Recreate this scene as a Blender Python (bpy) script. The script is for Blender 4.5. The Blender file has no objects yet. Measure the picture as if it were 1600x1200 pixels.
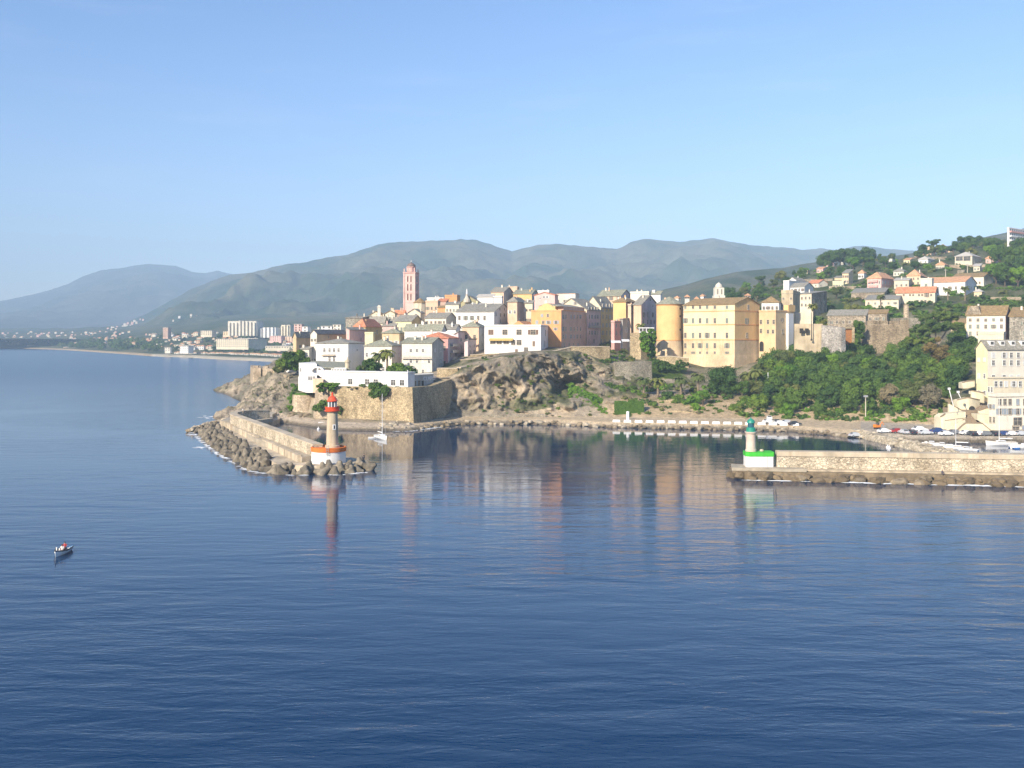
import bpy, bmesh, math, random
import numpy as np
from mathutils import Vector, Matrix, noise as mnoise
R = math.radians
random.seed(11)
scene = bpy.context.scene
C = scene.collection

# ------------------------------------------------------------------ camera, sky, sun, exposure
F, HY, HC = 1570.0, 527.0, 30.0          # focal length in photo pixels, horizon row, eye height
cam = bpy.data.objects.new("camera", bpy.data.cameras.new("camera"))
C.objects.link(cam)
cam.location = (0, 0, HC); cam.rotation_euler = (R(90), 0, 0)
cam.data.sensor_width = 36; cam.data.lens = F / 1600 * 36
cam.data.shift_y = -(600 - HY) / 1600
cam.data.clip_start = 1; cam.data.clip_end = 40000
scene.camera = cam

SUN_AZ, SUN_EL = 37.0, 28.0              # degrees to the left of straight behind the camera, height
world = bpy.data.worlds.new("World"); scene.world = world; world.use_nodes = True
wn = world.node_tree.nodes; wl = world.node_tree.links
bg = wn["Background"]
sky = wn.new("ShaderNodeTexSky"); sky.sky_type = 'NISHITA'; sky.sun_disc = False
sky.sun_elevation = R(SUN_EL); sky.sun_rotation = R(180 + SUN_AZ)
sky.air_density = 1.0; sky.dust_density = 0.35; sky.ozone_density = 3.0; sky.altitude = 0
# a trace of thin cirrus in the sky
_tc = wn.new("ShaderNodeTexCoord"); _mp = wn.new("ShaderNodeMapping"); _mp.inputs["Rotation"].default_value = (0, R(14), 0); _mp.inputs["Scale"].default_value = (5, 2, 34)
wl.new(_tc.outputs["Generated"], _mp.inputs[0])
_no = wn.new("ShaderNodeTexNoise"); _no.inputs["Scale"].default_value = 1.3; _no.inputs["Detail"].default_value = 7; _no.inputs["Roughness"].default_value = 0.62
wl.new(_mp.outputs[0], _no.inputs["Vector"])
_rp = wn.new("ShaderNodeValToRGB"); _rp.color_ramp.elements[0].position = 0.52; _rp.color_ramp.elements[0].color = (0,0,0,1)
_rp.color_ramp.elements[1].position = 0.80; _rp.color_ramp.elements[1].color = (0.09,0.09,0.09,1); wl.new(_no.outputs["Fac"], _rp.inputs[0])
_mx = wn.new("ShaderNodeMix"); _mx.data_type = 'RGBA'; wl.new(_rp.outputs[0], _mx.inputs[0]); wl.new(sky.outputs[0], _mx.inputs[6]); _mx.inputs[7].default_value = (6.5, 7.0, 7.6, 1)
_hs = wn.new("ShaderNodeHueSaturation"); _hs.inputs["Saturation"].default_value = 1.22
_tn = wn.new("ShaderNodeMix"); _tn.data_type = 'RGBA'; _tn.blend_type = 'MULTIPLY'; _tn.inputs[0].default_value = 1; _tn.inputs[7].default_value = (1.055, 0.972, 1.03, 1)
wl.new(_mx.outputs[2], _tn.inputs[6]); wl.new(_tn.outputs[2], _hs.inputs["Color"])
wl.new(_hs.outputs[0], bg.inputs[0]); bg.inputs[1].default_value = 0.112
sun = bpy.data.objects.new("sun", bpy.data.lights.new("sun", 'SUN')); C.objects.link(sun)
sun.data.energy = 5.0; sun.data.angle = R(0.5); sun.data.color = (1.0, 0.90, 0.74)
_a, _e = R(SUN_AZ), R(SUN_EL)
_sd = Vector((-math.sin(_a) * math.cos(_e), -math.cos(_a) * math.cos(_e), math.sin(_e)))
sun.rotation_euler = _sd.to_track_quat('Z', 'Y').to_euler(); sun.location = _sd * 500
scene.view_settings.view_transform = 'Standard'; scene.view_settings.look = 'None'
scene.view_settings.exposure = 0.80; scene.view_settings.gamma = 1
scene.view_settings.use_curve_mapping = False
scene.render.engine = 'CYCLES'
cy = scene.cycles
cy.use_denoising = True; cy.max_bounces = 6; cy.diffuse_bounces = 2; cy.glossy_bounces = 3
cy.transmission_bounces = 2; cy.volume_bounces = 0; cy.transparent_max_bounces = 8
cy.sample_clamp_indirect = 4; cy.caustics_reflective = False; cy.caustics_refractive = False

# ------------------------------------------------------------------ helpers
def X(px, d): return (px - 800) / F * d
def Zp(py, d): return HC - (py - HY) / F * d
def P(px, py, d): return Vector((X(px, d), d, Zp(py, d)))
def Dz(py, z): return (HC - z) * F / (py - HY)      # depth of a point at height z seen on row py

def tag(o, label=None, cat=None, group=None, kind=None):
    if label: o["label"] = label
    if cat: o["category"] = cat
    if group: o["group"] = group
    if kind: o["kind"] = kind
    return o
def link(o, parent=None):
    C.objects.link(o)
    if parent is not None: o.parent = parent
    return o
def empty(name, loc, rz=0):
    o = bpy.data.objects.new(name, None); o.location = loc; o.rotation_euler = (0, 0, rz)
    o.empty_display_size = 0.5
    return link(o)
def mesh_obj(name, me, mats, parent=None):
    o = bpy.data.objects.new(name, me)
    if not me.materials:
        for m in (mats if isinstance(mats, (list, tuple)) else [mats]): me.materials.append(m)
    return link(o, parent)
def copy_tree(o, parent=None):
    c = o.copy(); C.objects.link(c)
    c.parent = parent
    for ch in list(o.children): copy_tree(ch, c)
    return c

class MB:
    """collects faces and links them as ONE mesh object"""
    def __init__(s): s.v = []; s.f = []; s.m = []
    def add(s, vs, fs, mi=0):
        n = len(s.v); s.v += [tuple(p) for p in vs]
        for f in fs: s.f.append(tuple(i + n for i in f)); s.m.append(mi)
    def box(s, x0, x1, y0, y1, z0, z1, mi=0):
        s.add([(x0,y0,z0),(x1,y0,z0),(x1,y1,z0),(x0,y1,z0),(x0,y0,z1),(x1,y0,z1),(x1,y1,z1),(x0,y1,z1)],
              [(0,3,2,1),(4,5,6,7),(0,1,5,4),(1,2,6,5),(2,3,7,6),(3,0,4,7)], mi)
    def prism(s, poly, z0, z1, mi=0, inset=0.0):
        n = len(poly); cx = sum(p[0] for p in poly)/n; cy_ = sum(p[1] for p in poly)/n
        a = sum(poly[i][0]*poly[(i+1)%n][1]-poly[(i+1)%n][0]*poly[i][1] for i in range(n))
        if a < 0: poly = poly[::-1]
        k = 1 - inset
        vs = [(p[0], p[1], z0) for p in poly] + [(cx+(p[0]-cx)*k, cy_+(p[1]-cy_)*k, z1) for p in poly]
        s.add(vs, [tuple(range(n-1,-1,-1)), tuple(range(n, 2*n))] + [(i,(i+1)%n,n+(i+1)%n,n+i) for i in range(n)], mi)
    def lathe(s, prof, n=20, c=(0,0,0), mi=0, a0=0, a1=2*math.pi):
        vs = []; full = abs(a1-a0-2*math.pi) < 1e-6
        m = n if full else n+1
        for r, z in prof:
            for i in range(m):
                t = a0+(a1-a0)*i/n; vs.append((c[0]+r*math.cos(t), c[1]+r*math.sin(t), c[2]+z))
        fs = []
        for j in range(len(prof)-1):
            for i in range(n):
                k = (i+1) % m
                fs.append((j*m+i, j*m+k, (j+1)*m+k, (j+1)*m+i))
        if full: fs += [tuple(range(m-1,-1,-1)), tuple(range((len(prof)-1)*m, len(prof)*m))]
        s.add(vs, fs, mi)
    def tube(s, a, b, r0, r1=None, n=8, mi=0):
        a, b = Vector(a), Vector(b); r1 = r0 if r1 is None else r1
        q = (b-a).to_track_quat('Z', 'Y').to_matrix()
        vs = [a + q @ Vector((r0*math.cos(2*math.pi*i/n), r0*math.sin(2*math.pi*i/n), 0)) for i in range(n)]
        vs += [b + q @ Vector((r1*math.cos(2*math.pi*i/n), r1*math.sin(2*math.pi*i/n), 0)) for i in range(n)]
        s.add(vs, [tuple(range(n-1,-1,-1)), tuple(range(n,2*n))] + [(i,(i+1)%n,n+(i+1)%n,n+i) for i in range(n)], mi)
    def mesh(s, name, mats, smooth=False):
        me = bpy.data.meshes.new(name); me.from_pydata(s.v, [], s.f)
        for m in (mats if isinstance(mats, (list, tuple)) else [mats]): me.materials.append(m)
        me.polygons.foreach_set("material_index", s.m)
        if smooth: me.polygons.foreach_set("use_smooth", [True]*len(s.f))
        me.update(); return me
    def build(s, name, mats, parent=None, smooth=False):
        return mesh_obj(name, s.mesh(name, mats, smooth), mats, parent)

def smooth_by_angle(me, ang=35):
    bm = bmesh.new(); bm.from_mesh(me)
    for f in bm.faces: f.smooth = True
    for e in bm.edges:
        e.smooth = len(e.link_faces) == 2 and e.calc_face_angle(3.2) < R(ang)
    bm.to_mesh(me); bm.free(); return me

def offset_strip(pts, th):
    """closed outline of a polyline of given thickness"""
    L, Rr = [], []
    for i, p in enumerate(pts):
        a = Vector(pts[max(i-1,0)]); b = Vector(pts[min(i+1,len(pts)-1)])
        t = (b-a).normalized(); n = Vector((-t.y, t.x))
        L.append(Vector(p)+n*th/2); Rr.append(Vector(p)-n*th/2)
    return L, Rr
def strip_wall(mb, pts, th, z0, z1, mi=0, batter=0.0):
    """solid wall along a polyline; z0/z1 may be lists; batter widens the base"""
    n = len(pts)
    z0 = z0 if isinstance(z0,(list,tuple)) else [z0]*n
    z1 = z1 if isinstance(z1,(list,tuple)) else [z1]*n
    L, Q = offset_strip(pts, th); L2, Q2 = offset_strip(pts, th+2*batter)
    vs = []
    for i in range(n):
        vs += [(L2[i].x,L2[i].y,z0[i]),(Q2[i].x,Q2[i].y,z0[i]),(Q[i].x,Q[i].y,z1[i]),(L[i].x,L[i].y,z1[i])]
    fs = [(0,3,2,1), (4*n-4,4*n-3,4*n-2,4*n-1)]
    for i in range(n-1):
        a, b = 4*i, 4*i+4
        for k in range(4): fs.append((a+k, a+(k+1)%4, b+(k+1)%4, b+k))
    mb.add(vs, [f[::-1] for f in fs], mi)

def skin_mesh(name, verts, edges, radii, root=0, sub=1):
    me = bpy.data.meshes.new(name+"_skel"); me.from_pydata(verts, edges, [])
    o = bpy.data.objects.new(name+"_skel", me); C.objects.link(o)
    mod = o.modifiers.new("s", 'SKIN'); mod.use_smooth_shade = True
    for i, sv in enumerate(me.skin_vertices[0].data):
        r = radii[i]; sv.radius = (r, r); sv.use_root = (i == root)
    if sub:
        m2 = o.modifiers.new("u", 'SUBSURF'); m2.levels = sub; m2.render_levels = sub
    dg = bpy.context.evaluated_depsgraph_get(); dg.update()
    out = bpy.data.meshes.new_from_object(o.evaluated_get(dg)); out.name = name
    bpy.data.objects.remove(o); bpy.data.meshes.remove(me)
    return out

# value noise on numpy arrays
def _h(ix, iy, seed):
    n = (ix.astype(np.int64)*374761393 + iy.astype(np.int64)*668265263 + seed*974711) & 0x7fffffff
    n = ((n ^ (n >> 13)) * 1274126177) & 0x7fffffff
    return ((n ^ (n >> 16)) & 0xffff) / 65535.0
def vnoise(x, y, seed=0):
    ix, iy = np.floor(x), np.floor(y); fx, fy = x-ix, y-iy
    fx = fx*fx*(3-2*fx); fy = fy*fy*(3-2*fy)
    a, b = _h(ix,iy,seed), _h(ix+1,iy,seed); c, d = _h(ix,iy+1,seed), _h(ix+1,iy+1,seed)
    return a+(b-a)*fx+(c-a)*fy+(a-b-c+d)*fx*fy
def fbm(x, y, oct=4, seed=0):
    s = 0; a = 1; t = 0
    for i in range(oct):
        s = s+a*(vnoise(x, y, seed+i*17)*2-1); t += a; a *= 0.5; x = x*2.03+11.3; y = y*2.03-7.1
    return s/t
def ridged(x, y, oct=4, seed=0):
    s = 0; a = 1; t = 0
    for i in range(oct):
        s = s+a*(1-np.abs(vnoise(x, y, seed+i*17)*2-1)); t += a; a *= 0.5; x = x*2.07+5.3; y = y*2.07-3.1
    return s/t

# ------------------------------------------------------------------ materials
def nodes(name):
    m = bpy.data.materials.new(name); m.use_nodes = True
    nt = m.node_tree; return m, nt, nt.nodes["Principled BSDF"]
def N(nt, t, **kw):
    n = nt.nodes.new(t)
    for k, v in kw.items():
        if k in n.inputs: n.inputs[k].default_value = v
        else: setattr(n, k, v)
    return n
def mapping(nt, scale, obj=False):
    mp = N(nt, "ShaderNodeMapping"); mp.inputs["Scale"].default_value = scale
    if obj: nt.links.new(N(nt, "ShaderNodeTexCoord").outputs["Object"], mp.inputs[0])
    else: nt.links.new(N(nt, "ShaderNodeNewGeometry").outputs["Position"], mp.inputs[0])
    return mp.outputs[0]
def noise_node(nt, vec, scale, detail=4, rough=0.6):
    n = N(nt, "ShaderNodeTexNoise"); n.inputs["Scale"].default_value = scale
    n.inputs["Detail"].default_value = detail; n.inputs["Roughness"].default_value = rough
    nt.links.new(vec, n.inputs["Vector"]); return n.outputs["Fac"]
def ramp(nt, fac, stops):
    r = N(nt, "ShaderNodeValToRGB"); e = r.color_ramp.elements
    while len(e) < len(stops): e.new(0.5)
    for el, (p, c) in zip(e, stops):
        el.position = p; el.color = (*c, 1) if len(c) == 3 else c
    nt.links.new(fac, r.inputs[0]); return r.outputs[0]
def mix(nt, mode, a, b, fac=1.0):
    n = N(nt, "ShaderNodeMix", data_type='RGBA', blend_type=mode)
    for sock, v in ((n.inputs[6], a), (n.inputs[7], b), (n.inputs[0], fac)):
        if isinstance(v, (int, float)): sock.default_value = v
        elif isinstance(v, (tuple, list)): sock.default_value = (*v, 1)
        else: nt.links.new(v, sock)
    return n.outputs[2]
def g(v): return (v, v, v)
def bump(nt, b, height, strength, dist):
    n = N(nt, "ShaderNodeBump"); n.inputs["Strength"].default_value = strength; n.inputs["Distance"].default_value = dist
    nt.links.new(height, n.inputs["Height"]); nt.links.new(n.outputs[0], b.inputs["Normal"])

MAT = {}
def plain(name, col, rough=0.6, var=0.15, sc=1.5, metal=0.0, obj_random=0.0):
    if name in MAT: return MAT[name]
    m, nt, b = nodes(name)
    f = noise_node(nt, mapping(nt, (1,1,1)), sc)
    c = mix(nt, 'MULTIPLY', col, ramp(nt, f, [(0.3, g(1-var)), (0.7, g(1+var*0.3))]))
    if obj_random:
        oi = N(nt, "ShaderNodeObjectInfo")
        c = mix(nt, 'MULTIPLY', c, ramp(nt, oi.outputs["Random"], [(0, g(1-obj_random)), (1, g(1))]))
    nt.links.new(c, b.inputs["Base Color"]); b.inputs["Roughness"].default_value = rough
    b.inputs["Metallic"].default_value = metal
    MAT[name] = m; return m
def plaster(name, col, stain=0.35):
    """painted render with rain streaks, blotches and patched areas"""
    if name in MAT: return MAT[name]
    m, nt, b = nodes(name); stain = min(0.8, stain*1.45)
    big = noise_node(nt, mapping(nt, (1,1,1)), 0.16, 5, 0.65)
    strk = noise_node(nt, mapping(nt, (1.1, 1.1, 0.10)), 0.9, 5, 0.7)
    fine = noise_node(nt, mapping(nt, (1,1,1)), 2.5, 3)
    dirty = tuple(c*k for c, k in zip(col, (0.72, 0.66, 0.58)))
    c = mix(nt, 'MIX', col, dirty, ramp(nt, strk, [(0.48, g(0)), (0.72, g(stain))]))
    c = mix(nt, 'MULTIPLY', c, ramp(nt, big, [(0.3, g(1-stain*0.55)), (0.62, g(1))]))
    c = mix(nt, 'MULTIPLY', c, ramp(nt, fine, [(0.3, g(0.93)), (0.7, g(1.0))]))
    nt.links.new(c, b.inputs["Base Color"]); b.inputs["Roughness"].default_value = 0.9
    b.inputs["Specular IOR Level"].default_value = 0.2
    bump(nt, b, fine, 0.3, 0.05)
    MAT[name] = m; return m
def masonry(name, col, scale=0.9, contrast=0.5, moss=0.0, strength=0.8):
    """rubble stone: cells of different tone, dark joints, stains"""
    if name in MAT: return MAT[name]
    m, nt, b = nodes(name)
    vec = mapping(nt, (1, 1, 1.5))
    v = N(nt, "ShaderNodeTexVoronoi"); v.inputs["Scale"].default_value = scale; nt.links.new(vec, v.inputs["Vector"])
    v2 = N(nt, "ShaderNodeTexVoronoi", feature='DISTANCE_TO_EDGE'); v2.inputs["Scale"].default_value = scale
    nt.links.new(vec, v2.inputs["Vector"])
    sep = N(nt, "ShaderNodeSeparateColor"); nt.links.new(v.outputs["Color"], sep.inputs[0])
    cell = ramp(nt, sep.outputs[0], [(0, tuple(c*(1-contrast*0.7) for c in col)), (0.5, col), (1, tuple(min(0.8, c*(1+contrast*0.45)) for c in col))])
    joint = ramp(nt, v2.outputs["Distance"], [(0.0, g(0.5)), (0.10, g(1))])
    big = noise_node(nt, mapping(nt, (1,1,0.5)), 0.22, 6, 0.7)
    c = mix(nt, 'MULTIPLY', cell, joint)
    c = mix(nt, 'MULTIPLY', c, ramp(nt, big, [(0.32, (0.5,0.47,0.43)), (0.55, g(1.0)), (0.75, (1.1,1.06,1.0))]))
    if moss:
        mo = noise_node(nt, mapping(nt, (1,1,1)), 0.35, 6, 0.75)
        c = mix(nt, 'MIX', c, (0.07, 0.085, 0.03), ramp(nt, mo, [(0.56, g(0)), (0.66, g(moss))]))
    ck = N(nt, "ShaderNodeTexVoronoi", feature='DISTANCE_TO_EDGE'); ck.inputs["Scale"].default_value = 0.55*scale
    wv = N(nt, "ShaderNodeVectorMath", operation='ADD'); nt.links.new(mapping(nt, (1, 1, 1.6)), wv.inputs[0])
    nz = N(nt, "ShaderNodeTexNoise"); nz.inputs["Scale"].default_value = 0.8*scale; nt.links.new(mapping(nt, (1,1,1)), nz.inputs["Vector"]); nt.links.new(nz.outputs["Color"], wv.inputs[1])
    nt.links.new(wv.outputs[0], ck.inputs["Vector"])
    crk = ramp(nt, ck.outputs["Distance"], [(0.0, g(0.62)), (0.10, g(1.0))]); c = mix(nt, 'MULTIPLY', c, crk)
    nt.links.new(c, b.inputs["Base Color"]); b.inputs["Roughness"].default_value = 0.95
    b.inputs["Specular IOR Level"].default_value = 0.15
    bump(nt, b, joint, strength, 0.12)
    MAT[name] = m; return m
def roofing(name, col, lichen=0.3):
    if name in MAT: return MAT[name]
    m, nt, b = nodes(name)
    big = noise_node(nt, mapping(nt, (1,1,1)), 0.5, 5, 0.7)
    v = N(nt, "ShaderNodeTexVoronoi"); v.inputs["Scale"].default_value = 2.2
    nt.links.new(mapping(nt, (1,1,1)), v.inputs["Vector"])
    sep = N(nt, "ShaderNodeSeparateColor"); nt.links.new(v.outputs["Color"], sep.inputs[0])
    c = ramp(nt, sep.outputs[0], [(0, tuple(x*0.65 for x in col)), (0.6, col), (1, tuple(x*1.3 for x in col))])
    c = mix(nt, 'MIX', c, (0.24, 0.21, 0.10), ramp(nt, big, [(0.5, g(0)), (0.7, g(lichen))]))
    nt.links.new(c, b.inputs["Base Color"]); b.inputs["Roughness"].default_value = 0.85
    bump(nt, b, sep.outputs[0], 0.6, 0.08)
    MAT[name] = m; return m
def foliage(name, col, col2, trans=0.0):
    if name in MAT: return MAT[name]
    m, nt, b = nodes(name)
    f = noise_node(nt, mapping(nt, (1,1,1)), 0.55, 4, 0.7)
    c = ramp(nt, f, [(0.35, col), (0.65, col2)])
    oi = N(nt, "ShaderNodeObjectInfo")
    c = mix(nt, 'MULTIPLY', c, ramp(nt, oi.outputs["Random"], [(0, (0.62,0.66,0.6)), (0.5, (1.0,0.95,0.85)), (1, (1.35,1.15,0.8))]))
    nt.links.new(c, b.inputs["Base Color"]); b.inputs["Roughness"].default_value = 0.75
    b.inputs["Specular IOR Level"].default_value = 0.2
    MAT[name] = m; return m
def ground_mat(name, scale=1.0, bstr=0.7, var=0.45):
    """real ground colours stored per vertex, broken up by stone and soil texture"""
    m, nt, b = nodes(name)
    at = N(nt, "ShaderNodeAttribute"); at.attribute_name = "Col"
    f1 = noise_node(nt, mapping(nt, (1,1,1)), 0.45*scale, 8, 0.72)
    f2 = noise_node(nt, mapping(nt, (1,1,1)), 1.9*scale, 6, 0.7)
    c = mix(nt, 'MULTIPLY', at.outputs["Color"], ramp(nt, f1, [(0.33, g(1-var)), (0.66, g(1.15))]))
    c = mix(nt, 'MULTIPLY', c, ramp(nt, f2, [(0.35, g(1-var*0.6)), (0.65, g(1.1))]))
    nt.links.new(c, b.inputs["Base Color"]); b.inputs["Roughness"].default_value = 0.95
    b.inputs["Specular IOR Level"].default_value = 0.1
    h = mix(nt, 'ADD', f1, f2, 0.6)
    bump(nt, b, h, bstr, 1.2/scale)
    MAT[name] = m; return m

GLASS = plain("window_glass", (0.105, 0.098, 0.09), 0.15, 0.45, 0.6)
TRIM_W = plain("white_trim", (0.78, 0.76, 0.72), 0.7, 0.1)
TRIM_S = plain("stone_trim", (0.55, 0.48, 0.38), 0.85, 0.2)
SHUT = {"g": plain("shutter_green_grey", (0.16, 0.2, 0.17), 0.6), "b": plain("shutter_brown", (0.16, 0.09, 0.055), 0.6),
        "w": plain("shutter_pale", (0.6, 0.6, 0.58), 0.6), "s": plain("shutter_grey_blue", (0.28, 0.33, 0.38), 0.6)}
W = {
 'white': plaster("plaster_white", (0.82, 0.80, 0.76), 0.18), 'cream': plaster("plaster_cream", (0.76, 0.67, 0.50), 0.3),
 'pale': plaster("plaster_pale_cream", (0.78, 0.72, 0.60), 0.25), 'yellow': plaster("plaster_yellow", (0.80, 0.73, 0.45), 0.25),
 'ochre': plaster("plaster_ochre", (0.72, 0.52, 0.25), 0.35), 'tan': plaster("plaster_tan", (0.68, 0.52, 0.32), 0.3),
 'orange': plaster("plaster_orange", (0.77, 0.39, 0.17), 0.25), 'peach': plaster("plaster_peach", (0.78, 0.55, 0.38), 0.3),
 'pink': plaster("plaster_pink", (0.78, 0.51, 0.45), 0.25), 'rose': plaster("plaster_rose", (0.74, 0.40, 0.35), 0.3),
 'mauve': plaster("plaster_mauve", (0.72, 0.58, 0.56), 0.4), 'brown': plaster("plaster_brown", (0.67, 0.46, 0.35), 0.4),
 'grey': plaster("plaster_grey", (0.56, 0.53, 0.48), 0.45), 'gold': plaster("plaster_golden", (0.82, 0.53, 0.24), 0.25),
 'goldpale': plaster("plaster_pale_golden", (0.83, 0.64, 0.41), 0.25), 'greenish': plaster("plaster_grey_olive", (0.42, 0.38, 0.22), 0.4),
 'apricot': plaster('plaster_apricot', (0.72, 0.53, 0.31), 0.3), 'worn': plaster('plaster_worn_tan', (0.60, 0.49, 0.33), 0.6),
 'stone': masonry("house_rubble", (0.46, 0.38, 0.28), 1.4, 0.5), 'greystone': masonry("house_grey_rubble", (0.42, 0.38, 0.31), 1.4, 0.5),
}
ROOF = {'grey': roofing("roof_grey_slab", (0.29, 0.265, 0.215)), 'dark': roofing("roof_dark_slab", (0.19, 0.18, 0.165), 0.2),
        'green': roofing("roof_grey_green", (0.28, 0.275, 0.20), 0.3), 'red': roofing("roof_red_tile", (0.60, 0.23, 0.12), 0.15),
        'orange': roofing("roof_orange_tile", (0.64, 0.34, 0.18), 0.15), 'brown': roofing("roof_brown_slab", (0.30, 0.20, 0.09), 0.4),
        'pale': plain("roof_pale_terrace", (0.5, 0.46, 0.4), 0.9)}
STONE = masonry("rampart_stone", (0.56, 0.44, 0.27), 1.7, 0.4, 0.3)
STONE_G = masonry("rampart_grey_stone", (0.42, 0.37, 0.28), 1.7, 0.35, 0.45)
STONE_P = masonry("rampart_pink_stone", (0.60, 0.48, 0.34), 1.5, 0.25)
STONE_B = masonry("bastion_brown_stone", (0.42, 0.33, 0.22), 1.7, 0.4, 0.3)
JETTY = masonry("jetty_stone", (0.68, 0.58, 0.43), 1.5, 0.32)
CONC = plain("weathered_concrete", (0.42, 0.36, 0.27), 0.9, 0.4, 0.5)
COPING = plaster("pale_coping", (0.62, 0.52, 0.38), 0.6)
TETRA = plain("tetrapod_concrete", (0.27, 0.225, 0.16), 0.9, 0.6, 1.1, obj_random=0.45)
BOULD = plain("dark_boulder", (0.22, 0.16, 0.09), 0.85, 0.5, 0.7, obj_random=0.4)
BOULD_P = plain("pale_boulder", (0.56, 0.47, 0.34), 0.9, 0.4, 0.8, obj_random=0.35)
DRUM_W = plaster("lighthouse_white_paint", (0.82, 0.80, 0.77), 0.30)
WHITE_P = plain("white_paint", (0.82, 0.81, 0.79), 0.6, 0.1, 0.6)
RED_P = plain("red_lighthouse_paint", (0.72, 0.09, 0.03), 0.4, 0.15)
ORANGE_P = plaster("orange_band_paint", (0.78, 0.20, 0.04), 0.35)
GREEN_L = plain("green_lantern_paint", (0.02, 0.26, 0.17), 0.4, 0.2)
GREEN_B = plaster("bright_green_band", (0.07, 0.52, 0.05), 0.35)
LTOWER = plaster("lighthouse_stone", (0.62, 0.52, 0.37), 0.4)
LTOWER_P = plaster("pale_lighthouse_stone", (0.66, 0.54, 0.44), 0.5)
METAL = plain("grey_metal", (0.3, 0.31, 0.32), 0.5, 0.1)
BLACK = plain("dark_rubber", (0.025, 0.025, 0.028), 0.7, 0.2)
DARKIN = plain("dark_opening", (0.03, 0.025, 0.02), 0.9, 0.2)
BARK = plain("tree_bark", (0.13, 0.095, 0.065), 0.95, 0.4, 2)
BARK_P = plain("palm_bark", (0.24, 0.18, 0.12), 0.95, 0.4, 2)
LEAF = {
 'a': foliage("leaf_mid_green", (0.058, 0.115, 0.019), (0.111, 0.189, 0.034)),
 'b': foliage("leaf_dark_green", (0.033, 0.074, 0.018), (0.072, 0.135, 0.030)),
 'c': foliage("leaf_olive", (0.085, 0.115, 0.030), (0.156, 0.176, 0.054)),
 'd': foliage("leaf_bright", (0.072, 0.162, 0.018), (0.130, 0.257, 0.030)),
 'e': foliage("leaf_rusty", (0.130, 0.101, 0.036), (0.195, 0.149, 0.054)),
 'f': foliage("leaf_grey", (0.130, 0.121, 0.084), (0.208, 0.189, 0.132)),
 'u': foliage("leaf_pine_green", (0.075, 0.125, 0.024), (0.12, 0.175, 0.045)),
 'p': foliage("palm_frond", (0.078, 0.115, 0.030), (0.156, 0.176, 0.060)),
}
IVY = foliage("ivy_leaf", (0.06, 0.13, 0.015), (0.11, 0.20, 0.03))

# ------------------------------------------------------------------ ground as real heights over (bearing, distance)
class Field:
    """height field on a fan of bearings; rows are interpolated between control profiles"""
    def __init__(s, cols, div, step):
        keys = sorted(cols); s.k0, s.k1 = keys[0], keys[-1]
        n = len(cols[keys[0]]); s.kx = np.array(keys, float)
        s.cd = np.array([[p[0] for p in cols[k]] for k in keys], float)
        s.cz = np.array([[p[1] for p in cols[k]] for k in keys], float)
        s.px = np.arange(s.k0, s.k1+0.1, step)
        par = []
        for i, m in enumerate(div): par += [i+j/m for j in range(m)]
        par.append(n-1); s.par = np.array(par)
        D = np.array([np.interp(s.px, s.kx, s.cd[:, i]) for i in range(n)])
        Z = np.array([np.interp(s.px, s.kx, s.cz[:, i]) for i in range(n)])
        i0 = np.minimum(s.par.astype(int), n-2); fr = (s.par-i0)[:, None]
        s.D = D[i0]*(1-fr)+D[i0+1]*fr; s.Z = Z[i0]*(1-fr)+Z[i0+1]*fr
        s.PX = np.broadcast_to(s.px, s.D.shape)
        s.Xw = (s.PX-800)/F*s.D; s.Yw = s.D.copy()
    def z(s, px, d):
        px = min(max(px, s.k0), s.k1)
        dd = [np.interp(px, s.kx, s.cd[:, i]) for i in range(s.cd.shape[1])]
        zz = [np.interp(px, s.kx, s.cz[:, i]) for i in range(s.cd.shape[1])]
        return float(np.interp(d, dd, zz))
    def at(s, x, y): return s.z(x/y*F+800, y)
    def hit(s, px, py, d0=None, d1=None):
        """distance at which the line of sight through (px, py) meets the ground"""
        dd = np.linspace(d0 or s.cd.min(), d1 or s.cd.max(), 700)
        prof_d = [np.interp(px, s.kx, s.cd[:, i]) for i in range(s.cd.shape[1])]
        prof_z = [np.interp(px, s.kx, s.cz[:, i]) for i in range(s.cd.shape[1])]
        h = np.interp(dd, prof_d, prof_z)-(HC-(py-HY)/F*dd)
        k = np.where(h > 0)[0]
        return float(dd[k[0]]) if len(k) else None
    def build(s, name, mat, col, kind="structure"):
        nr, nc = s.D.shape
        co = np.stack([s.Xw, s.Yw, s.Z], -1).reshape(-1, 3)
        idx = np.arange(nr*nc).reshape(nr, nc)
        q = np.stack([idx[:-1,:-1], idx[:-1,1:], idx[1:,1:], idx[1:,:-1]], -1).reshape(-1, 4)
        me = bpy.data.meshes.new(name)
        me.vertices.add(len(co)); me.vertices.foreach_set("co", co.ravel())
        me.loops.add(q.size); me.loops.foreach_set("vertex_index", q.ravel().astype(np.int32))
        me.polygons.add(len(q)); me.polygons.foreach_set("loop_start", np.arange(0, q.size, 4, dtype=np.int32))
        me.polygons.foreach_set("loop_total", np.full(len(q), 4, dtype=np.int32))
        me.polygons.foreach_set("use_smooth", np.ones(len(q), bool))
        me.update(); me.validate()
        at = me.color_attributes.new("Col", 'FLOAT_COLOR', 'POINT')
        rgba = np.ones((len(co), 4), np.float32); rgba[:, :3] = col.reshape(-1, 3)
        at.data.foreach_set("color", rgba.ravel())
        o = mesh_obj(name, me, mat); o["kind"] = kind; return o

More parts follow.
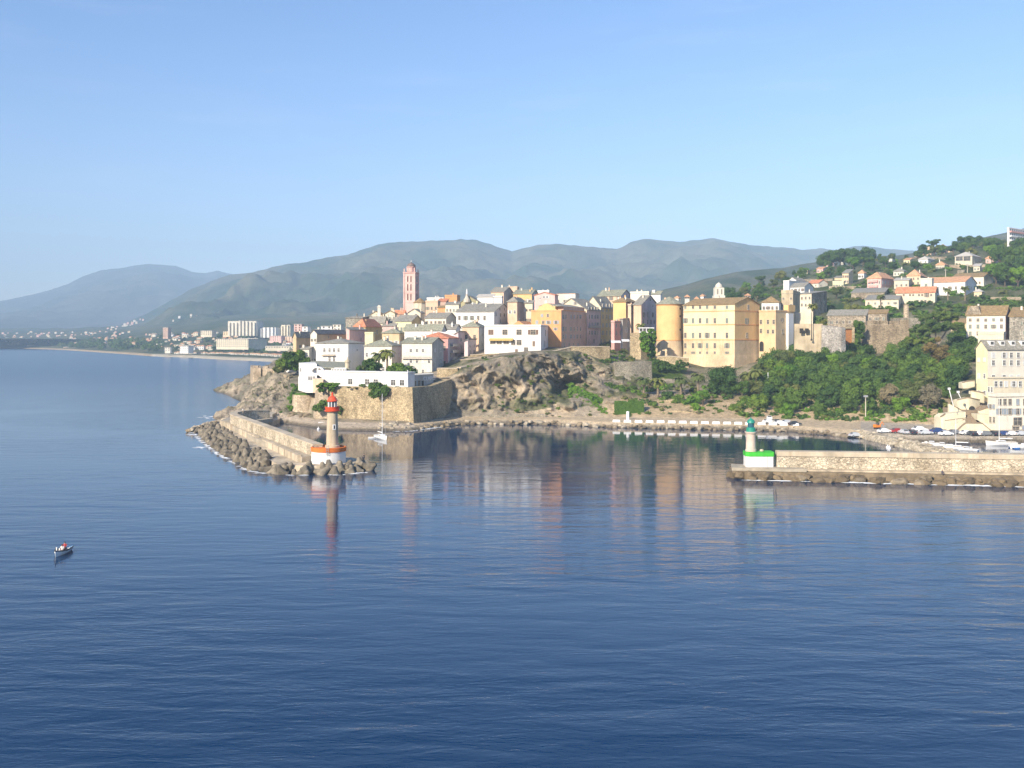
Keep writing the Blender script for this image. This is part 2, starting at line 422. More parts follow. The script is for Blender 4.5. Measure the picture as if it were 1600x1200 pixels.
NEAR = {
 320: [(350,-3),(360,-3),(372,-3),(384,-3),(400,-3),(440,-3),(470,-3),(500,-3),(540,-3),(570,-3),(600,-3),(700,-3),(800,-3),(1000,-3)],
 338: [(362,-2),(368,.3),(372,1),(378,1.2),(384,.3),(392,-2),(430,-2.5),(500,-2.5),(538,-2),(552,.3),(562,1.2),(575,.3),(590,-3),(800,-3)],
 375: [(356,-2),(364,.4),(372,2),(382,2.8),(400,2.5),(425,.8),(460,-.5),(482,.5),(520,3),(550,4.5),(570,4.5),(600,4),(640,-2),(900,-3)],
 395: [(352,-2),(360,.4),(368,1.8),(380,3),(410,4),(440,4.8),(470,5.5),(496,6.5),(512,8),(540,9),(570,9),(620,8),(680,-2),(900,-3)],
 430: [(345,-2),(352,.3),(357,1.2),(366,2),(385,4),(410,6),(440,8.5),(462,10),(480,12.5),(560,15),(620,14),(700,10),(780,2),(950,-3)],
 455: [(340,-2),(348,.3),(352,1.2),(358,2),(366,3.5),(376,8),(385,9.5),(400,11.5),(430,13.5),(520,19),(620,22),(720,12),(800,3),(950,2)],
 476: [(332,-2),(340,.3),(344,1.2),(352,1.9),(366,3.0),(376,7.2),(384,10.5),(394,12.5),(430,14.5),(520,22),(620,25),(730,13),(825,4),(975,3)],
 500: [(322,-2),(331,.3),(336,1.2),(344,1.8),(349,2.4),(352.5,8.5),(366,11.5),(385,13.4),(430,15.5),(520,25),(620,28),(740,14),(850,5),(1000,4)],
 530: [(316,-2),(325,.3),(328,1.2),(333,1.9),(344,2.4),(347.5,12.3),(352,13),(380,14.2),(440,18),(540,30),(630,34),(740,18),(880,5),(1050,4)],
 630: [(312,-2),(321,.3),(324,1.2),(327,1.8),(334,2.3),(337,12.3),(342,13),(370,14.5),(440,20),(550,37),(640,42),(740,26),(880,8),(1050,5)],
 645: [(314,-2),(323,.3),(326,1.2),(331,1.6),(336,2),(339.5,12.3),(345,13.2),(372,15),(440,21),(550,37),(640,42),(740,27),(880,8),(1050,5)],
 690: [(332,-2),(340,.3),(343,1.3),(350,1.6),(357,2.2),(360.5,12.5),(366,14),(382,17),(440,23),(555,38),(640,43),(740,28),(880,8),(1050,5)],
 725: [(338,-2),(346,.3),(349,1.4),(357,1.7),(361,5),(369,17),(374,18.5),(392,20.5),(440,25),(555,39),(640,44),(740,30),(890,9),(1050,5)],
 780: [(340,-2),(347,.3),(350,1.4),(358,1.7),(361,5),(374,21.5),(380,22.5),(400,23),(450,27),(555,40),(645,45),(740,31),(890,9),(1050,5)],
 830: [(340,-2),(347,.3),(350,1.4),(358,1.8),(361,5),(375,23),(382,24),(405,24.5),(455,28),(555,41),(650,46),(745,32),(890,9),(1050,5)],
 870: [(339,-2),(345,0.3),(346.5,1.5),(358,1.8),(366,6.5),(380,11),(387,24.3),(408,25),(455,29),(555,41),(650,46),(745,33),(890,10),(1050,5)],
 905: [(335,-2),(341,0.2),(342,1.5),(356,1.8),(368,7),(384,13),(393,24.3),(410,25),(455,26),(555,41),(650,46),(750,34),(900,12),(1050,8)],
 940: [(330,-2),(336,0.2),(337,1.5),(355,1.8),(370,7),(384,11),(394,19.5),(412,24),(455,26),(560,41),(650,45),(750,36),(900,16),(1050,10)],
 990: [(327,-2),(333,0.2),(334,1.5),(353,2.0),(364,6.3),(386,10.5),(394,18),(414,21),(455,25),(560,40),(650,45),(760,38),(900,24),(1080,15)],
 1030: [(325,-2),(331,0.2),(332,1.6),(350,2),(364,6),(390,11),(403,15.5),(414,20.3),(450,22),(560,38),(650,45),(770,42),(900,32),(1100,20)],
 1100: [(321,-2),(327,0.2),(328,1.6),(346,2),(362,6),(388,11),(404,14.5),(414,17),(450,21),(560,37),(660,46),(780,50),(920,46),(1120,30)],
 1170: [(317,-2),(324,0.2),(325,1.6),(345,2),(358,6),(386,12.5),(404,17),(420,20),(455,24),(560,40),(660,52),(800,66),(930,72),(1130,48)],
 1240: [(313,-2),(320,0.2),(321,1.6),(345,2),(358,6),(390,13.5),(412,18.5),(430,21),(460,26),(560,45),(650,58),(800,76),(950,88),(1130,60)],
 1290: [(304,-2),(310,.3),(313,1.6),(338,2),(352,6),(388,14),(415,20.5),(432,24),(462,30),(560,47),(650,61),(800,81),(960,98),(1130,75)],
 1330: [(296,-2),(302,.3),(304,1.6),(334,2),(346,6),(385,14.5),(412,21.5),(432,26),(465,33),(560,49),(650,63),(800,83),(960,100),(1130,80)],
 1430: [(284,-2.5),(286,-.5),(286.6,1.6),(325,1.8),(336,6),(375,15),(408,22),(432,27),(470,36),(560,53),(650,69),(800,91),(960,106),(1130,85)],
 1480: [(284,-2.5),(286,-.5),(286.6,1.6),(320,1.8),(330,6),(370,15),(405,22),(432,27),(470,37),(560,54),(650,71),(800,95),(960,111),(1130,90)],
 1520: [(284,-2.5),(286,-.5),(286.6,1.6),(318,1.8),(324,7),(350,14),(395,22),(432,27),(470,37),(560,55),(650,72),(800,97),(960,118),(1130,95)],
 1600: [(284,-2.5),(286,-.5),(286.6,1.6),(320,1.8),(328,7),(350,14),(395,22),(432,28),(470,38),(560,56),(650,74),(800,98),(960,118),(1130,100)],
 1850: [(284,-2.5),(286,-.5),(286.6,1.6),(320,1.8),(328,7),(350,14),(395,22),(432,28),(470,38),(560,56),(650,76),(800,102),(960,124),(1130,105)],
}
near = Field(NEAR, [2,2,4,14,24,50,10,8,8,8,8,8,6], 2.0)
def make_near():
    f = near; par = f.par[:, None]+0*f.D
    wx, wy, wz = f.Xw, f.Yw, f.Z
    steep = np.clip(np.gradient(f.Z, axis=0)/np.maximum(np.gradient(f.D, axis=0), 0.05), 0, 3)
    land = f.Z > 2.1
    crag = ((par > 3.2) & (par < 7.2)).astype(float)
    cliff = np.clip((f.PX-694)/30, 0, 1)*np.clip((1010-f.PX)/60, 0, 1)*np.clip((par-3.3)/0.5, 0, 1)*np.clip((6.3-par)/0.5, 0, 1)
    shore = np.clip((470-f.PX)/30, 0, 1)*(f.Z > 0.2)
    # crags push in and out of the slope
    n1 = ridged(wx/11+wz/15, wz/9+wx/31, 5, 3)-0.62
    n2 = fbm(wx/3.4, wz/2.6, 4, 9); n3 = fbm(wx/30, wz/22, 2, 4)
    n4 = ridged(wx/2.6, wz/2.2+wx/9, 4, 15)-0.6
    n5 = ridged((wx+wz*0.8)/6.0, (wz-wx*0.4)/14.0, 4, 27)-0.6
    f.Yw = f.Yw-cliff*(n1*15+n2*2.4+n3*6+n4*4.0+n5*9+(ridged(wx/1.3+wz*0.5, wz/1.15, 3, 33)-0.6)*1.7)
    f.Xw = f.Xw+cliff*fbm(wx/5, wz/4+40, 3, 21)*2.0
    f.Z = f.Z+cliff*fbm(wx/4, wy/4, 3, 5)*1.2
    f.Z = f.Z+shore*((ridged(wx/9, wy/12, 4, 8)-0.55)*4.5+(ridged(wx/3.2+wz/5, wy/4.5, 4, 18)-0.6)*3.2)*np.clip(f.Z/2, 0.2, 1)
    # the cave under the overhang
    cx = np.exp(-(((f.PX-884)/20)**2+((wz-(10.5+(f.PX-884)*0.07))/3.6)**2)**2)
    f.Yw = f.Yw+cx*11*cliff; 
    # small unevenness of the soil
    gen = (land & (par < 13)).astype(float)*np.clip(f.D/350-0.9, 0.15, 1)
    f.Z = f.Z+gen*fbm(wx/14, wy/14, 4, 31)*np.where(par > 8, 2.2, 0.7)*(1-cliff)
    rock = np.array((0.66, 0.53, 0.37)); rock2 = np.array((0.37, 0.315, 0.235)); dirt = np.array((0.76, 0.56, 0.33))
    sand = np.array((0.76, 0.62, 0.46)); road = np.array((0.80, 0.62, 0.40)); scrub = np.array((0.06, 0.105, 0.024))
    dry = np.array((0.22, 0.19, 0.08)); asph = np.array((0.66, 0.56, 0.43)); grass = np.array((0.10, 0.16, 0.03))
    k = np.clip(fbm(wx/12, wz/8, 4, 2)*1.6+0.5, 0, 1)[..., None]
    col = rock*(1-k)+rock2*k
    veg = np.clip(fbm(wx/9, wy/9+wz/7, 5, 12)*2.6+0.25, 0, 1)
    slope_green = np.clip((f.PX-1120)/60, 0, 1)*np.clip((par-3.9)/0.5, 0, 1)*0.95
    mid_green = np.clip((f.PX-930)/40, 0, 1)*np.clip((par-5.9)/0.4, 0, 1)*0.85
    hill = np.clip((par-7.5), 0, 1)*np.clip((f.PX-1100)/60, 0, 1)
    w = np.clip(np.maximum.reduce([veg*0.75*((par > 3.6) & (f.PX > 640)), slope_green*(0.4+0.6*veg), mid_green*(0.3+0.7*veg), hill*(0.72+0.35*veg)]), 0, 1)
    w = np.where((f.PX < 640) & (par > 3.2), veg*0.45, w)[..., None]
    gcol = scrub*(1-k*0.35)+dry*(k*0.35)
    col = col*(1-w)+gcol*w
    bank = (np.clip((f.PX-930)/40, 0, 1)*np.clip((par-2.9)/0.2, 0, 1)*np.clip((4.6-par)/0.5, 0, 1))[..., None]
    col = col*(1-bank*0.8)+dirt*bank*0.8
    lawn = (np.clip((f.PX-1005)/8, 0, 1)*np.clip((1075-f.PX)/10, 0, 1)*((par > 5.6) & (par < 7.2)))[..., None]
    col = col*(1-lawn)+grass*lawn
    flat = ((par >= 1.6) & (par <= 3.05))[..., None]
    pave = np.where((f.PX < 648)[..., None], sand, np.where((f.PX > 1345)[..., None], asph, road))
    col = np.where(flat & (f.PX > 425)[..., None], pave, col)
    wet = (f.Z < 0.7)[..., None]; col = np.where(wet, col*0.45, col)
    return f.build("terrain", ground_mat("hill_ground", 1.3, 1.0, 0.5), np.clip(col, 0.01, 0.8))
make_near()

# ---- the coast plain, the middle hill and the mountains
SH = [(-400, 4200), (-100, 3250), (0, 2770), (60, 2560), (100, 2355), (160, 1960), (200, 1760), (240, 1580), (300, 1470), (350, 1345), (420, 1239), (500, 1150), (600, 1060), (760, 1060), (1300, 1060)]
shore_px = np.array([a for a, _ in SH], float); shore_d = np.array([b for _, b in SH], float)
cols = {}
for p in range(-400, 1301, 20):
    s0 = float(np.interp(p, shore_px, shore_d)); e = max(2900, s0+2200)
    k = 0.030 if p < 200 else 0.030+0.018*min(1, (p-200)/150)
    cols[p] = [(s0-14, -2), (s0, 0.4), (s0+16, 2.0), (s0+60, 3.5), (s0+260, 9), (s0+700, 6+700*k), (s0+1300, 6+1300*k), (e, 6+(e-s0)*k)]
plain_f = Field(cols, [1,1,2,5,8,8,8], 5.0)
def make_plain():
    f = plain_f
    par = f.par[:, None]+0*f.D
    f.Z = f.Z+np.where(par > 3, 1, 0)*fbm(f.Xw/160, f.Yw/160, 4, 3)*6
    v = np.clip(fbm(f.Xw/90, f.Yw/140, 5, 6)*2+0.5, 0, 1)[..., None]
    col = np.array((0.05, 0.075, 0.03))*(1-v)+np.array((0.13, 0.125, 0.06))*v
    col = np.where((par < 2.6)[..., None], np.where((f.PX < 240)[..., None], np.array((0.42, 0.32, 0.2)), np.array((0.55, 0.47, 0.34))), col)
    f.build("coastal_plain", ground_mat("plain_ground", 0.12, 0.3, 0.3), col)
make_plain()

def ridge_field(name, sil, d_foot, d_ridge, z_foot, p0, p1, amp, seed, colA, colB, shape=1.15, behind=1.12, step=6.0, rough=1.0, rows=70, mat=None, rocky=0.5):
    sp = np.array([a for a, _ in sil], float); sy = np.array([b for _, b in sil], float)
    cols = {}
    for p in range(p0, p1+1, int(step)):
        zr = HC-(float(np.interp(p, sp, sy))-HY)/F*d_ridge
        cols[p] = [(d_foot, z_foot), (d_ridge, max(zr, z_foot)), (d_ridge*behind, z_foot)]
    f = Field(cols, [rows, 14], step)
    s = np.clip((f.D-d_foot)/(d_ridge-d_foot), 0, 1)
    ridge_z = np.array([max(HC-(float(np.interp(p, sp, sy))-HY)/F*d_ridge, z_foot) for p in f.px])[None, :]
    base = z_foot+(ridge_z-z_foot)*(s**shape)
    back = f.D > d_ridge
    base = np.where(back, f.Z, base)
    L = (d_ridge-d_foot)
    nz = ridged(f.Xw/(L*0.30), f.Yw/(L*0.42)+seed, 6, seed)-0.6
    nz2 = fbm(f.Xw/(L*0.10), f.Yw/(L*0.10), 5, seed+3)
    nz3 = ridged(f.Xw/(L*0.11)+nz2*0.6, f.Yw/(L*0.16), 5, seed+14)-0.6
    env = np.clip(s*(1.02-s)*4, 0.06, 1)*np.clip((ridge_z-z_foot)/300, 0.1, 1)
    f.Z = base+(nz*amp+nz3*amp*0.62+nz2*amp*0.28*rough)*env+(nz2*amp*0.035+fbm(f.Xw/(L*0.02), f.Yw/(L*0.03), 3, seed+8)*amp*0.03)*np.clip((ridge_z-z_foot)/300, 0.1, 1)
    k = np.clip(fbm(f.Xw/(L*0.07), f.Yw/(L*0.1), 6, seed+5)*1.8+0.45, 0, 1)[..., None]
    rk = (np.clip(ridged(f.Xw/(L*0.05), f.Z/(L*0.02), 5, seed+9)*3.2-2.25, 0, 1)*rocky)[..., None]
    col = np.array(colA)*(1-k)+np.array(colB)*k
    col = col*(1-rk)+np.array((0.30, 0.27, 0.21))*rk
    f.build(name, mat, col)
    return f
MOUNT = ground_mat("mountain_ground", 0.02, 0.35, 0.35)
MIDG = ground_mat("scrub_hill_ground", 0.10, 0.5, 0.4)
SIL_NEAR = [(-100,526),(140,522),(180,512),(230,490),(270,468),(300,452),(330,440),(360,431),(395,425),(430,417),(480,410),(540,397),(590,381),(610,378),(640,378),(680,376),(720,373),(745,375),(775,385),(800,394),(815,389),(840,382),(870,380),(910,385),(945,389),(965,391),(985,381),(1010,374),(1040,376),(1060,378),(1085,376),(1115,373),(1140,379),(1170,383),(1200,386),(1230,388),(1255,390),(1280,388),(1310,391),(1350,386),(1380,391),(1420,394),(1500,390),(1600,392),(1900,400)]
SIL_FAR = [(-250,492),(-100,482),(0,470),(60,458),(105,444),(130,432),(145,427),(160,422),(185,420),(205,416),(230,413),(262,416),(275,417),(300,425),(320,427),(340,423),(352,426),(370,430),(430,436),(600,450),(900,470)]
SIL_MID = [(840,500),(940,476),(1000,463),(1040,452),(1075,444),(1100,436),(1150,425),(1180,422),(1220,419),(1260,412),(1290,407),(1340,402),(1400,399),(1440,394),(1470,388),(1500,380),(1540,371),(1575,363),(1600,357),(1700,335),(1900,310)]
far_mountain = ridge_field("far_mountains", SIL_FAR, 5200, 9000, 40, -250, 900, 150, 5, (0.055,0.065,0.04), (0.10,0.10,0.07), 1.25, 1.08, 5.0, mat=MOUNT)
mountain = ridge_field("mountains", SIL_NEAR, 2600, 5200, 25, -100, 1900, 190, 23, (0.032,0.058,0.02), (0.12,0.115,0.06), 1.3, 1.08, 4.0, rows=110, mat=MOUNT, rocky=0.3)
mid_hill = ridge_field("green_hills", SIL_MID, 1130, 1900, 14, 840, 1900, 38, 41, (0.05,0.075,0.022), (0.13,0.12,0.05), 1.0, 1.10, 5.0, rows=60, mat=MIDG, rocky=0.4)

# ------------------------------------------------------------------ water
def make_water():
    m, nt, b = nodes("sea_water")
    b.inputs["Base Color"].default_value = (0.0003, 0.0225, 0.070, 1)
    b.inputs["Roughness"].default_value = 0.04; b.inputs["IOR"].default_value = 1.33
    pos = N(nt, "ShaderNodeNewGeometry").outputs["Position"]
    def layer(sx, sy, rot, detail=3, rough=0.55, dist=0.0):
        mp = N(nt, "ShaderNodeMapping"); mp.inputs["Rotation"].default_value = (0, 0, R(rot)); mp.inputs["Scale"].default_value = (sx, sy, 1)
        nt.links.new(pos, mp.inputs[0])
        n = N(nt, "ShaderNodeTexNoise"); n.inputs["Scale"].default_value = 1; n.inputs["Detail"].default_value = detail
        n.inputs["Roughness"].default_value = rough; n.inputs["Distortion"].default_value = dist
        nt.links.new(mp.outputs[0], n.inputs["Vector"]); return n.outputs["Fac"]
    def math_(op, a, c):
        n = N(nt, "ShaderNodeMath", operation=op)
        for i, v in enumerate((a, c)):
            if isinstance(v, (int, float)): n.inputs[i].default_value = v
            else: nt.links.new(v, n.inputs[i])
        return n.outputs[0]
    swell = layer(0.045, 0.13, 12, 2)
    wave = layer(0.20, 0.55, -9, 4, 0.6, 0.4)
    chop = layer(0.85, 2.0, 14, 3, 0.55, 0.3)
    band_ = layer(0.085, 0.24, 5, 1.6, 0.5, 0.5)
    h = math_('ADD', math_('ADD', math_('MULTIPLY', swell, 0.6), math_('MULTIPLY', band_, 0.62)), math_('ADD', math_('MULTIPLY', wave, 0.34), math_('MULTIPLY', chop, 0.085)))
    # calm inside the harbour and in slicks, rougher outside
    sep = N(nt, "ShaderNodeSeparateXYZ"); nt.links.new(pos, sep.inputs[0])
    def mr(v, a, c, lo, hi):
        n = N(nt, "ShaderNodeMapRange", interpolation_type='SMOOTHSTEP')
        n.inputs[1].default_value = a; n.inputs[2].default_value = c; n.inputs[3].default_value = lo; n.inputs[4].default_value = hi
        nt.links.new(v, n.inputs[0]); return n.outputs[0]
    wob = math_('MULTIPLY', math_('SUBTRACT', layer(0.03, 0.05, 20, 4, 0.6, 0.8), 0.5), 90)
    inner = math_('MULTIPLY', mr(math_('ADD', sep.outputs[1], wob), 205, 285, 0, 1), mr(sep.outputs[0], -75, -50, 0, 1))
    slick = ramp(nt, layer(0.006, 0.011, 8, 4, 0.6, 1.2), [(0.45, g(0)), (0.60, g(1))])
    st = math_('SUBTRACT', 1.0, math_('MULTIPLY', inner, 0.72))
    st = math_('MULTIPLY', st, math_('SUBTRACT', 1.0, math_('MULTIPLY', slick, 0.6)))
    bp = N(nt, "ShaderNodeBump"); bp.inputs["Distance"].default_value = 0.55
    nt.links.new(math_('MULTIPLY', st, mr(sep.outputs[1], 85, 180, 0.62, 0.31)), bp.inputs["Strength"]); nt.links.new(h, bp.inputs["Height"])
    nt.links.new(bp.outputs[0], b.inputs["Normal"])
    ro = math_('ADD', 0.03, math_('MULTIPLY', math_('SUBTRACT', 1.0, inner), mr(sep.outputs[1], 100, 900, 0.03, 0.20))); nt.links.new(ro, b.inputs["Roughness"])
    mb = MB(); xs = [-9500, -3000, -1000, -400, 400, 1000, 3000, 9500]; ys = [-500, 60, 200, 400, 900, 2000, 4500, 10300]
    vs = [(x, y, 0) for y in ys for x in xs]
    mb.add(vs, [(j*8+i, j*8+i+1, (j+1)*8+i+1, (j+1)*8+i) for j in range(7) for i in range(7)])
    o = mb.build("water", m); o["kind"] = "structure"
make_water()

# ------------------------------------------------------------------ buildings
_win = {}
def window_mesh(w, h, sh, state, arch=False):
    key = (round(w,2), round(h,2), sh, state, arch)
    if key in _win: return _win[key]
    mb = MB(); t = 0.13
    mb.box(-w/2, w/2, -0.02, 0.25, 0, h, 1)                              # pane
    mb.box(-w/2-t, -w/2, -0.10, 0.25, -t, h+t, 0); mb.box(w/2, w/2+t, -0.10, 0.25, -t, h+t, 0)
    mb.box(-w/2, w/2, -0.09, 0.25, h, h+t, 0); mb.box(-w/2-0.06, w/2+0.06, -0.18, 0.25, -t-0.05, -0.001, 0)
    mb.box(-0.035, 0.035, -0.05, -0.021, 0, h, 0); mb.box(-w/2, w/2, -0.045, -0.021, h*0.6, h*0.6+0.06, 0)
    if state == 1:
        for s in (-1, 1): mb.box(s*(w/2+t+0.02) if s > 0 else -(w/2+t+0.02)-w*0.48, (w/2+t+0.02)+w*0.48 if s > 0 else -(w/2+t+0.02), -0.08, 0.10, 0, h, 2)
    elif state == 2:
        mb.box(-w/2+0.02, -0.05, -0.075, -0.051, 0.02, h-0.02, 2); mb.box(0.05, w/2-0.02, -0.075, -0.051, 0.02, h-0.02, 2)
    me = mb.mesh("window", [TRIM_S if sh != 'w' else TRIM_W, GLASS, SHUT[sh]])
    _win[key] = me; return me

def add_window(root, name, lx, ly, lz, face, w, h, sh='g', state=0):
    o = bpy.data.objects.new(name, window_mesh(w, h, sh, state)); link(o, root)
    o.location = (lx, ly, lz)
    o.rotation_euler = (0, 0, {'f': 0, 's': R(90), 'l': R(-90)}[face])
    return o

def roof_mesh(name, kind, L1, L2, ze, h, mat, over=0.45, th=0.28):
    a, b = L1/2+over, L2/2+over
    if kind == 'hip':
        r = max(0.0, abs(L1-L2)/2); z1 = ze+h
        if L1 >= L2: rid = [(-r, 0, z1), (r, 0, z1)]
        else: rid = [(0, -r, z1), (0, r, z1)]
        v = [(-a,-b,ze),(a,-b,ze),(a,b,ze),(-a,b,ze)]
        if r < 0.05: v.append((0,0,z1)); f = [(0,1,4),(1,2,4),(2,3,4),(3,0,4)]
        else:
            v += rid
            f = [(0,1,5,4),(1,2,5),(2,3,4,5),(3,0,4)] if L1 >= L2 else [(0,1,4),(1,2,5,4),(2,3,5),(3,0,4,5)]
    elif kind == 'gable_l':
        s = h/(L2/2); zl = ze-over*s
        v = [(-a,-b,zl),(a,-b,zl),(a,0,ze+h),(-a,0,ze+h),(a,b,zl),(-a,b,zl)]; f = [(0,1,2,3),(3,2,4,5)]
    elif kind == 'gable_f':
        s = h/(L1/2); zl = ze-over*s
        v = [(-a,-b,zl),(0,-b,ze+h),(0,b,ze+h),(-a,b,zl),(a,-b,zl),(a,b,zl)]; f = [(0,1,2,3),(1,4,5,2)]
    elif kind == 'shed':
        v = [(-a,-b,ze),(a,-b,ze),(a,b,ze+h),(-a,b,ze+h)]; f = [(0,1,2,3)]
    elif kind == 'shedl':                       # falls towards the left
        v = [(-a,-b,ze),(a,-b,ze+h),(a,b,ze+h),(-a,b,ze)]; f = [(0,1,2,3)]
    elif kind == 'shedr':
        v = [(-a,-b,ze+h),(a,-b,ze),(a,b,ze),(-a,b,ze+h)]; f = [(0,1,2,3)]
    bm = bmesh.new(); bv = [bm.verts.new((p[0], p[1], p[2]+th)) for p in v]
    for q in f: bm.faces.new([bv[i] for i in q])
    bm.normal_update()
    r_ = bmesh.ops.extrude_face_region(bm, geom=list(bm.faces))
    low = [e for e in r_["geom"] if isinstance(e, bmesh.types.BMVert)]
    bmesh.ops.translate(bm, vec=(0, 0, -th+0.02), verts=low)
    bmesh.ops.recalc_face_normals(bm, faces=list(bm.faces))
    me = bpy.data.meshes.new(name); bm.to_mesh(me); bm.free(); me.materials.append(mat); return me

def near_min(root, L1, L2):
    m = 1e9; M_ = Matrix.Rotation(root.rotation_euler.z, 3, 'Z')
    for sx in (-.5, 0, .5):
        for sy in (-.5, 0, .5):
            p = root.location + M_ @ Vector((sx*L1, sy*L2, 0)); m = min(m, near.at(p.x, p.y))
    return m

HN = [0]
def house(label, x0, x1, x2, ye, yb, d, t=18, roof='hip', yr=None, wall='cream', rf='grey', fw=None, sw=None, sh='g',
          ch=1, name='house', cat='house', group=None, L2=None, L1=None, wmix=0.4, gz=True, lower=None, side_wall=None, par=0.7):
    """A house from the photo columns of its front (x0..x1) and right side (x1..x2), eave and base rows at the near corner
       and its distance; fw/sw = (columns, rows, width, height) or a list of (column px, row px, w, h)."""
    HN[0] += 1; rnd = random.Random(HN[0]*7+1)
    if d >= 600 and x0 > 1195: d = near.hit((x0+x1)/2, yb, 470, 1000) or d
    if 860 < x1 < 1140 and t < 25: t = 26+(x1-860)*.03
    t = R(t); Cx, Cy = X(x1, d), d
    u = (-math.cos(t), math.sin(t)); v = (math.sin(t), math.cos(t))
    def solve(px, dr):
        k = (px-800)/F; return (k*Cy-Cx)/(dr[0]-k*dr[1])
    if L1 is None: L1 = max(1.5, abs(solve(x0, u)))
    if L2 is None:
        L2 = abs(solve(x2, v)) if x2 is not None and x2 != x1 else 9.0
        L2 = min(max(L2, 2.0), 32)
    ze = Zp(ye, d); zb = Zp(yb, d)
    cx = Cx+u[0]*L1/2+v[0]*L2/2; cyy = Cy+u[1]*L1/2+v[1]*L2/2
    root = empty(name, (cx, cyy, zb), -t)
    if gz:
        zb = min(zb, near_min(root, L1, L2)-0.6); root.location.z = zb
    tag(root, label, cat, group)
    H = ze-zb
    h = 0
    if roof != 'flat':
        mid = 0.5 if roof in ('hip', 'gable_l', 'gable_f') else (1.0 if roof == 'shed' else 0.0)
        dr = d+v[1]*L2*mid
        h = max(0.6, Zp(yr, dr)-ze) if yr is not None else 1.6
    wm = W[wall]
    mb = MB()
    a, b = L1/2, L2/2
    if roof == 'gable_l':
        vs = [(-a,-b,0),(a,-b,0),(a,b,0),(-a,b,0),(-a,-b,H),(a,-b,H),(a,b,H),(-a,b,H),(-a,0,H+h),(a,0,H+h)]
        mb.add(vs, [(0,3,2,1),(0,1,5,4),(1,2,6,9,5),(2,3,7,6),(3,0,4,8,7),(4,5,9,8),(8,9,6,7)])
    elif roof == 'gable_f':
        vs = [(-a,-b,0),(a,-b,0),(a,b,0),(-a,b,0),(-a,-b,H),(a,-b,H),(a,b,H),(-a,b,H),(0,-b,H+h),(0,b,H+h)]
        mb.add(vs, [(0,3,2,1),(0,1,5,8,4),(1,2,6,5),(2,3,7,9,6),(3,0,4,7),(4,8,9,7),(8,5,6,9)])
    elif roof in ('shed', 'shedl', 'shedr'):
        e = {'shed': (H,H,H+h,H+h), 'shedl': (H,H+h,H+h,H), 'shedr': (H+h,H,H,H+h)}[roof]
        vs = [(-a,-b,0),(a,-b,0),(a,b,0),(-a,b,0),(-a,-b,e[0]),(a,-b,e[1]),(a,b,e[2]),(-a,b,e[3])]
        mb.add(vs, [(0,3,2,1),(4,5,6,7),(0,1,5,4),(1,2,6,5),(2,3,7,6),(3,0,4,7)])
    else:
        mb.box(-a, a, -b, b, 0, H)
    mats = [wm]
    if lower:                                  # plinth storey in another stone
        zl = Zp(lower[0], d)-zb
        mb.v = [(p[0], p[1], zl) if p[2] == 0 else p for p in mb.v]
        lb = MB(); lb.box(-a, a, -b, b, 0, zl-.003); lb.build("plinth", lower[1], root)
    if side_wall:  # second plaster, mostly darker: some of the flank's shade is in its colour
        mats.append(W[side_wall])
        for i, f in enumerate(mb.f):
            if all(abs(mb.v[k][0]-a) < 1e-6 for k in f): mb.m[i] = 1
    mb.build("wall", mats, root)
    if roof == 'flat':
        r = MB(); r.box(-a-0.12, a+0.12, -b-0.12, b+0.12, H+0.004, H+0.22, 0)
        if par:
            for q in ((-a-.1, a+.1, -b-.1, -b+.15), (-a-.1, a+.1, b-.15, b+.1), (-a-.1, -a+.15, -b+.151, b-.151), (a-.15, a+.1, -b+.151, b-.151)):
                r.box(*q, H+0.221, H+0.22+par, 1)
        ro = r.build("roof", [ROOF[rf], wm], root)
    else:
        ro = mesh_obj("roof", roof_mesh("roof", roof, L1, L2, H, h, ROOF[rf]), ROOF[rf], root)
    for k in range(ch):
        m2 = MB(); w_ = rnd.uniform(.45, .8); x_ = rnd.uniform(-a*0.75, a*0.75); y_ = rnd.uniform(-b*0.6, b*0.3)
        if roof == 'gable_l' or roof == 'hip': zz = H+h*(1-min(1, abs(y_)/b))
        elif roof == 'gable_f': zz = H+h*(1-min(1, abs(x_)/a))
        else: zz = H+h*0.5
        hh = rnd.uniform(1.3, 2.0)
        m2.box(x_-w_/2, x_+w_/2, y_-w_/2.4, y_+w_/2.4, zz-0.8, zz+hh, 0); m2.box(x_-w_/2-.1, x_+w_/2+.1, y_-w_/2.4-.1, y_+w_/2.4+.1, zz+hh+.003, zz+hh+.15, 1)
        m2.build("chimney", [W['pale'] if rnd.random() < .6 else wm, ROOF['grey']], ro)
    def windows(spec, face):
        Lf = L1 if face == 'f' else L2
        if isinstance(spec, list):
            for (wx, wy, ww, wh) in spec:
                if face == 'f':
                    s_ = solve(wx, u); lx = a-s_; dd = d+u[1]*s_; pos = (lx, -b-0.001)
                else:
                    s_ = solve(wx, v); ly = -b+s_; dd = d+v[1]*s_; pos = (a+0.001, ly)
                st = 1 if rnd.random() < wmix*.6 else (2 if rnd.random() < wmix else 0)
                add_window(root, "window", pos[0], pos[1], Zp(wy, dd)-zb-wh/2, face, ww, wh, sh, st)
            return
        nc, nr, ww, wh = spec
        vis = ze-Zp(yb, d)
        for r_ in range(nr):
            for c_ in range(nc):
                if rnd.random() < 0.06: continue
                q = (c_+.5)/nc*Lf-Lf/2
                zz = H-vis*(r_+0.62)/(nr+0.15)-wh/2+rnd.uniform(-.08, .08)
                st = 1 if rnd.random() < wmix*.6 else (2 if rnd.random() < wmix else 0)
                hh = wh*(0.75 if r_ == 0 and nr > 2 else 1)
                if face == 'f': add_window(root, "window", q, -b-0.001, zz, 'f', ww, hh, sh, st)
                else: add_window(root, "window", a+0.001, q, zz, 's', ww, hh, sh, st)
    if fw: windows(fw, 'f')
    if sw: windows(sw, 's')
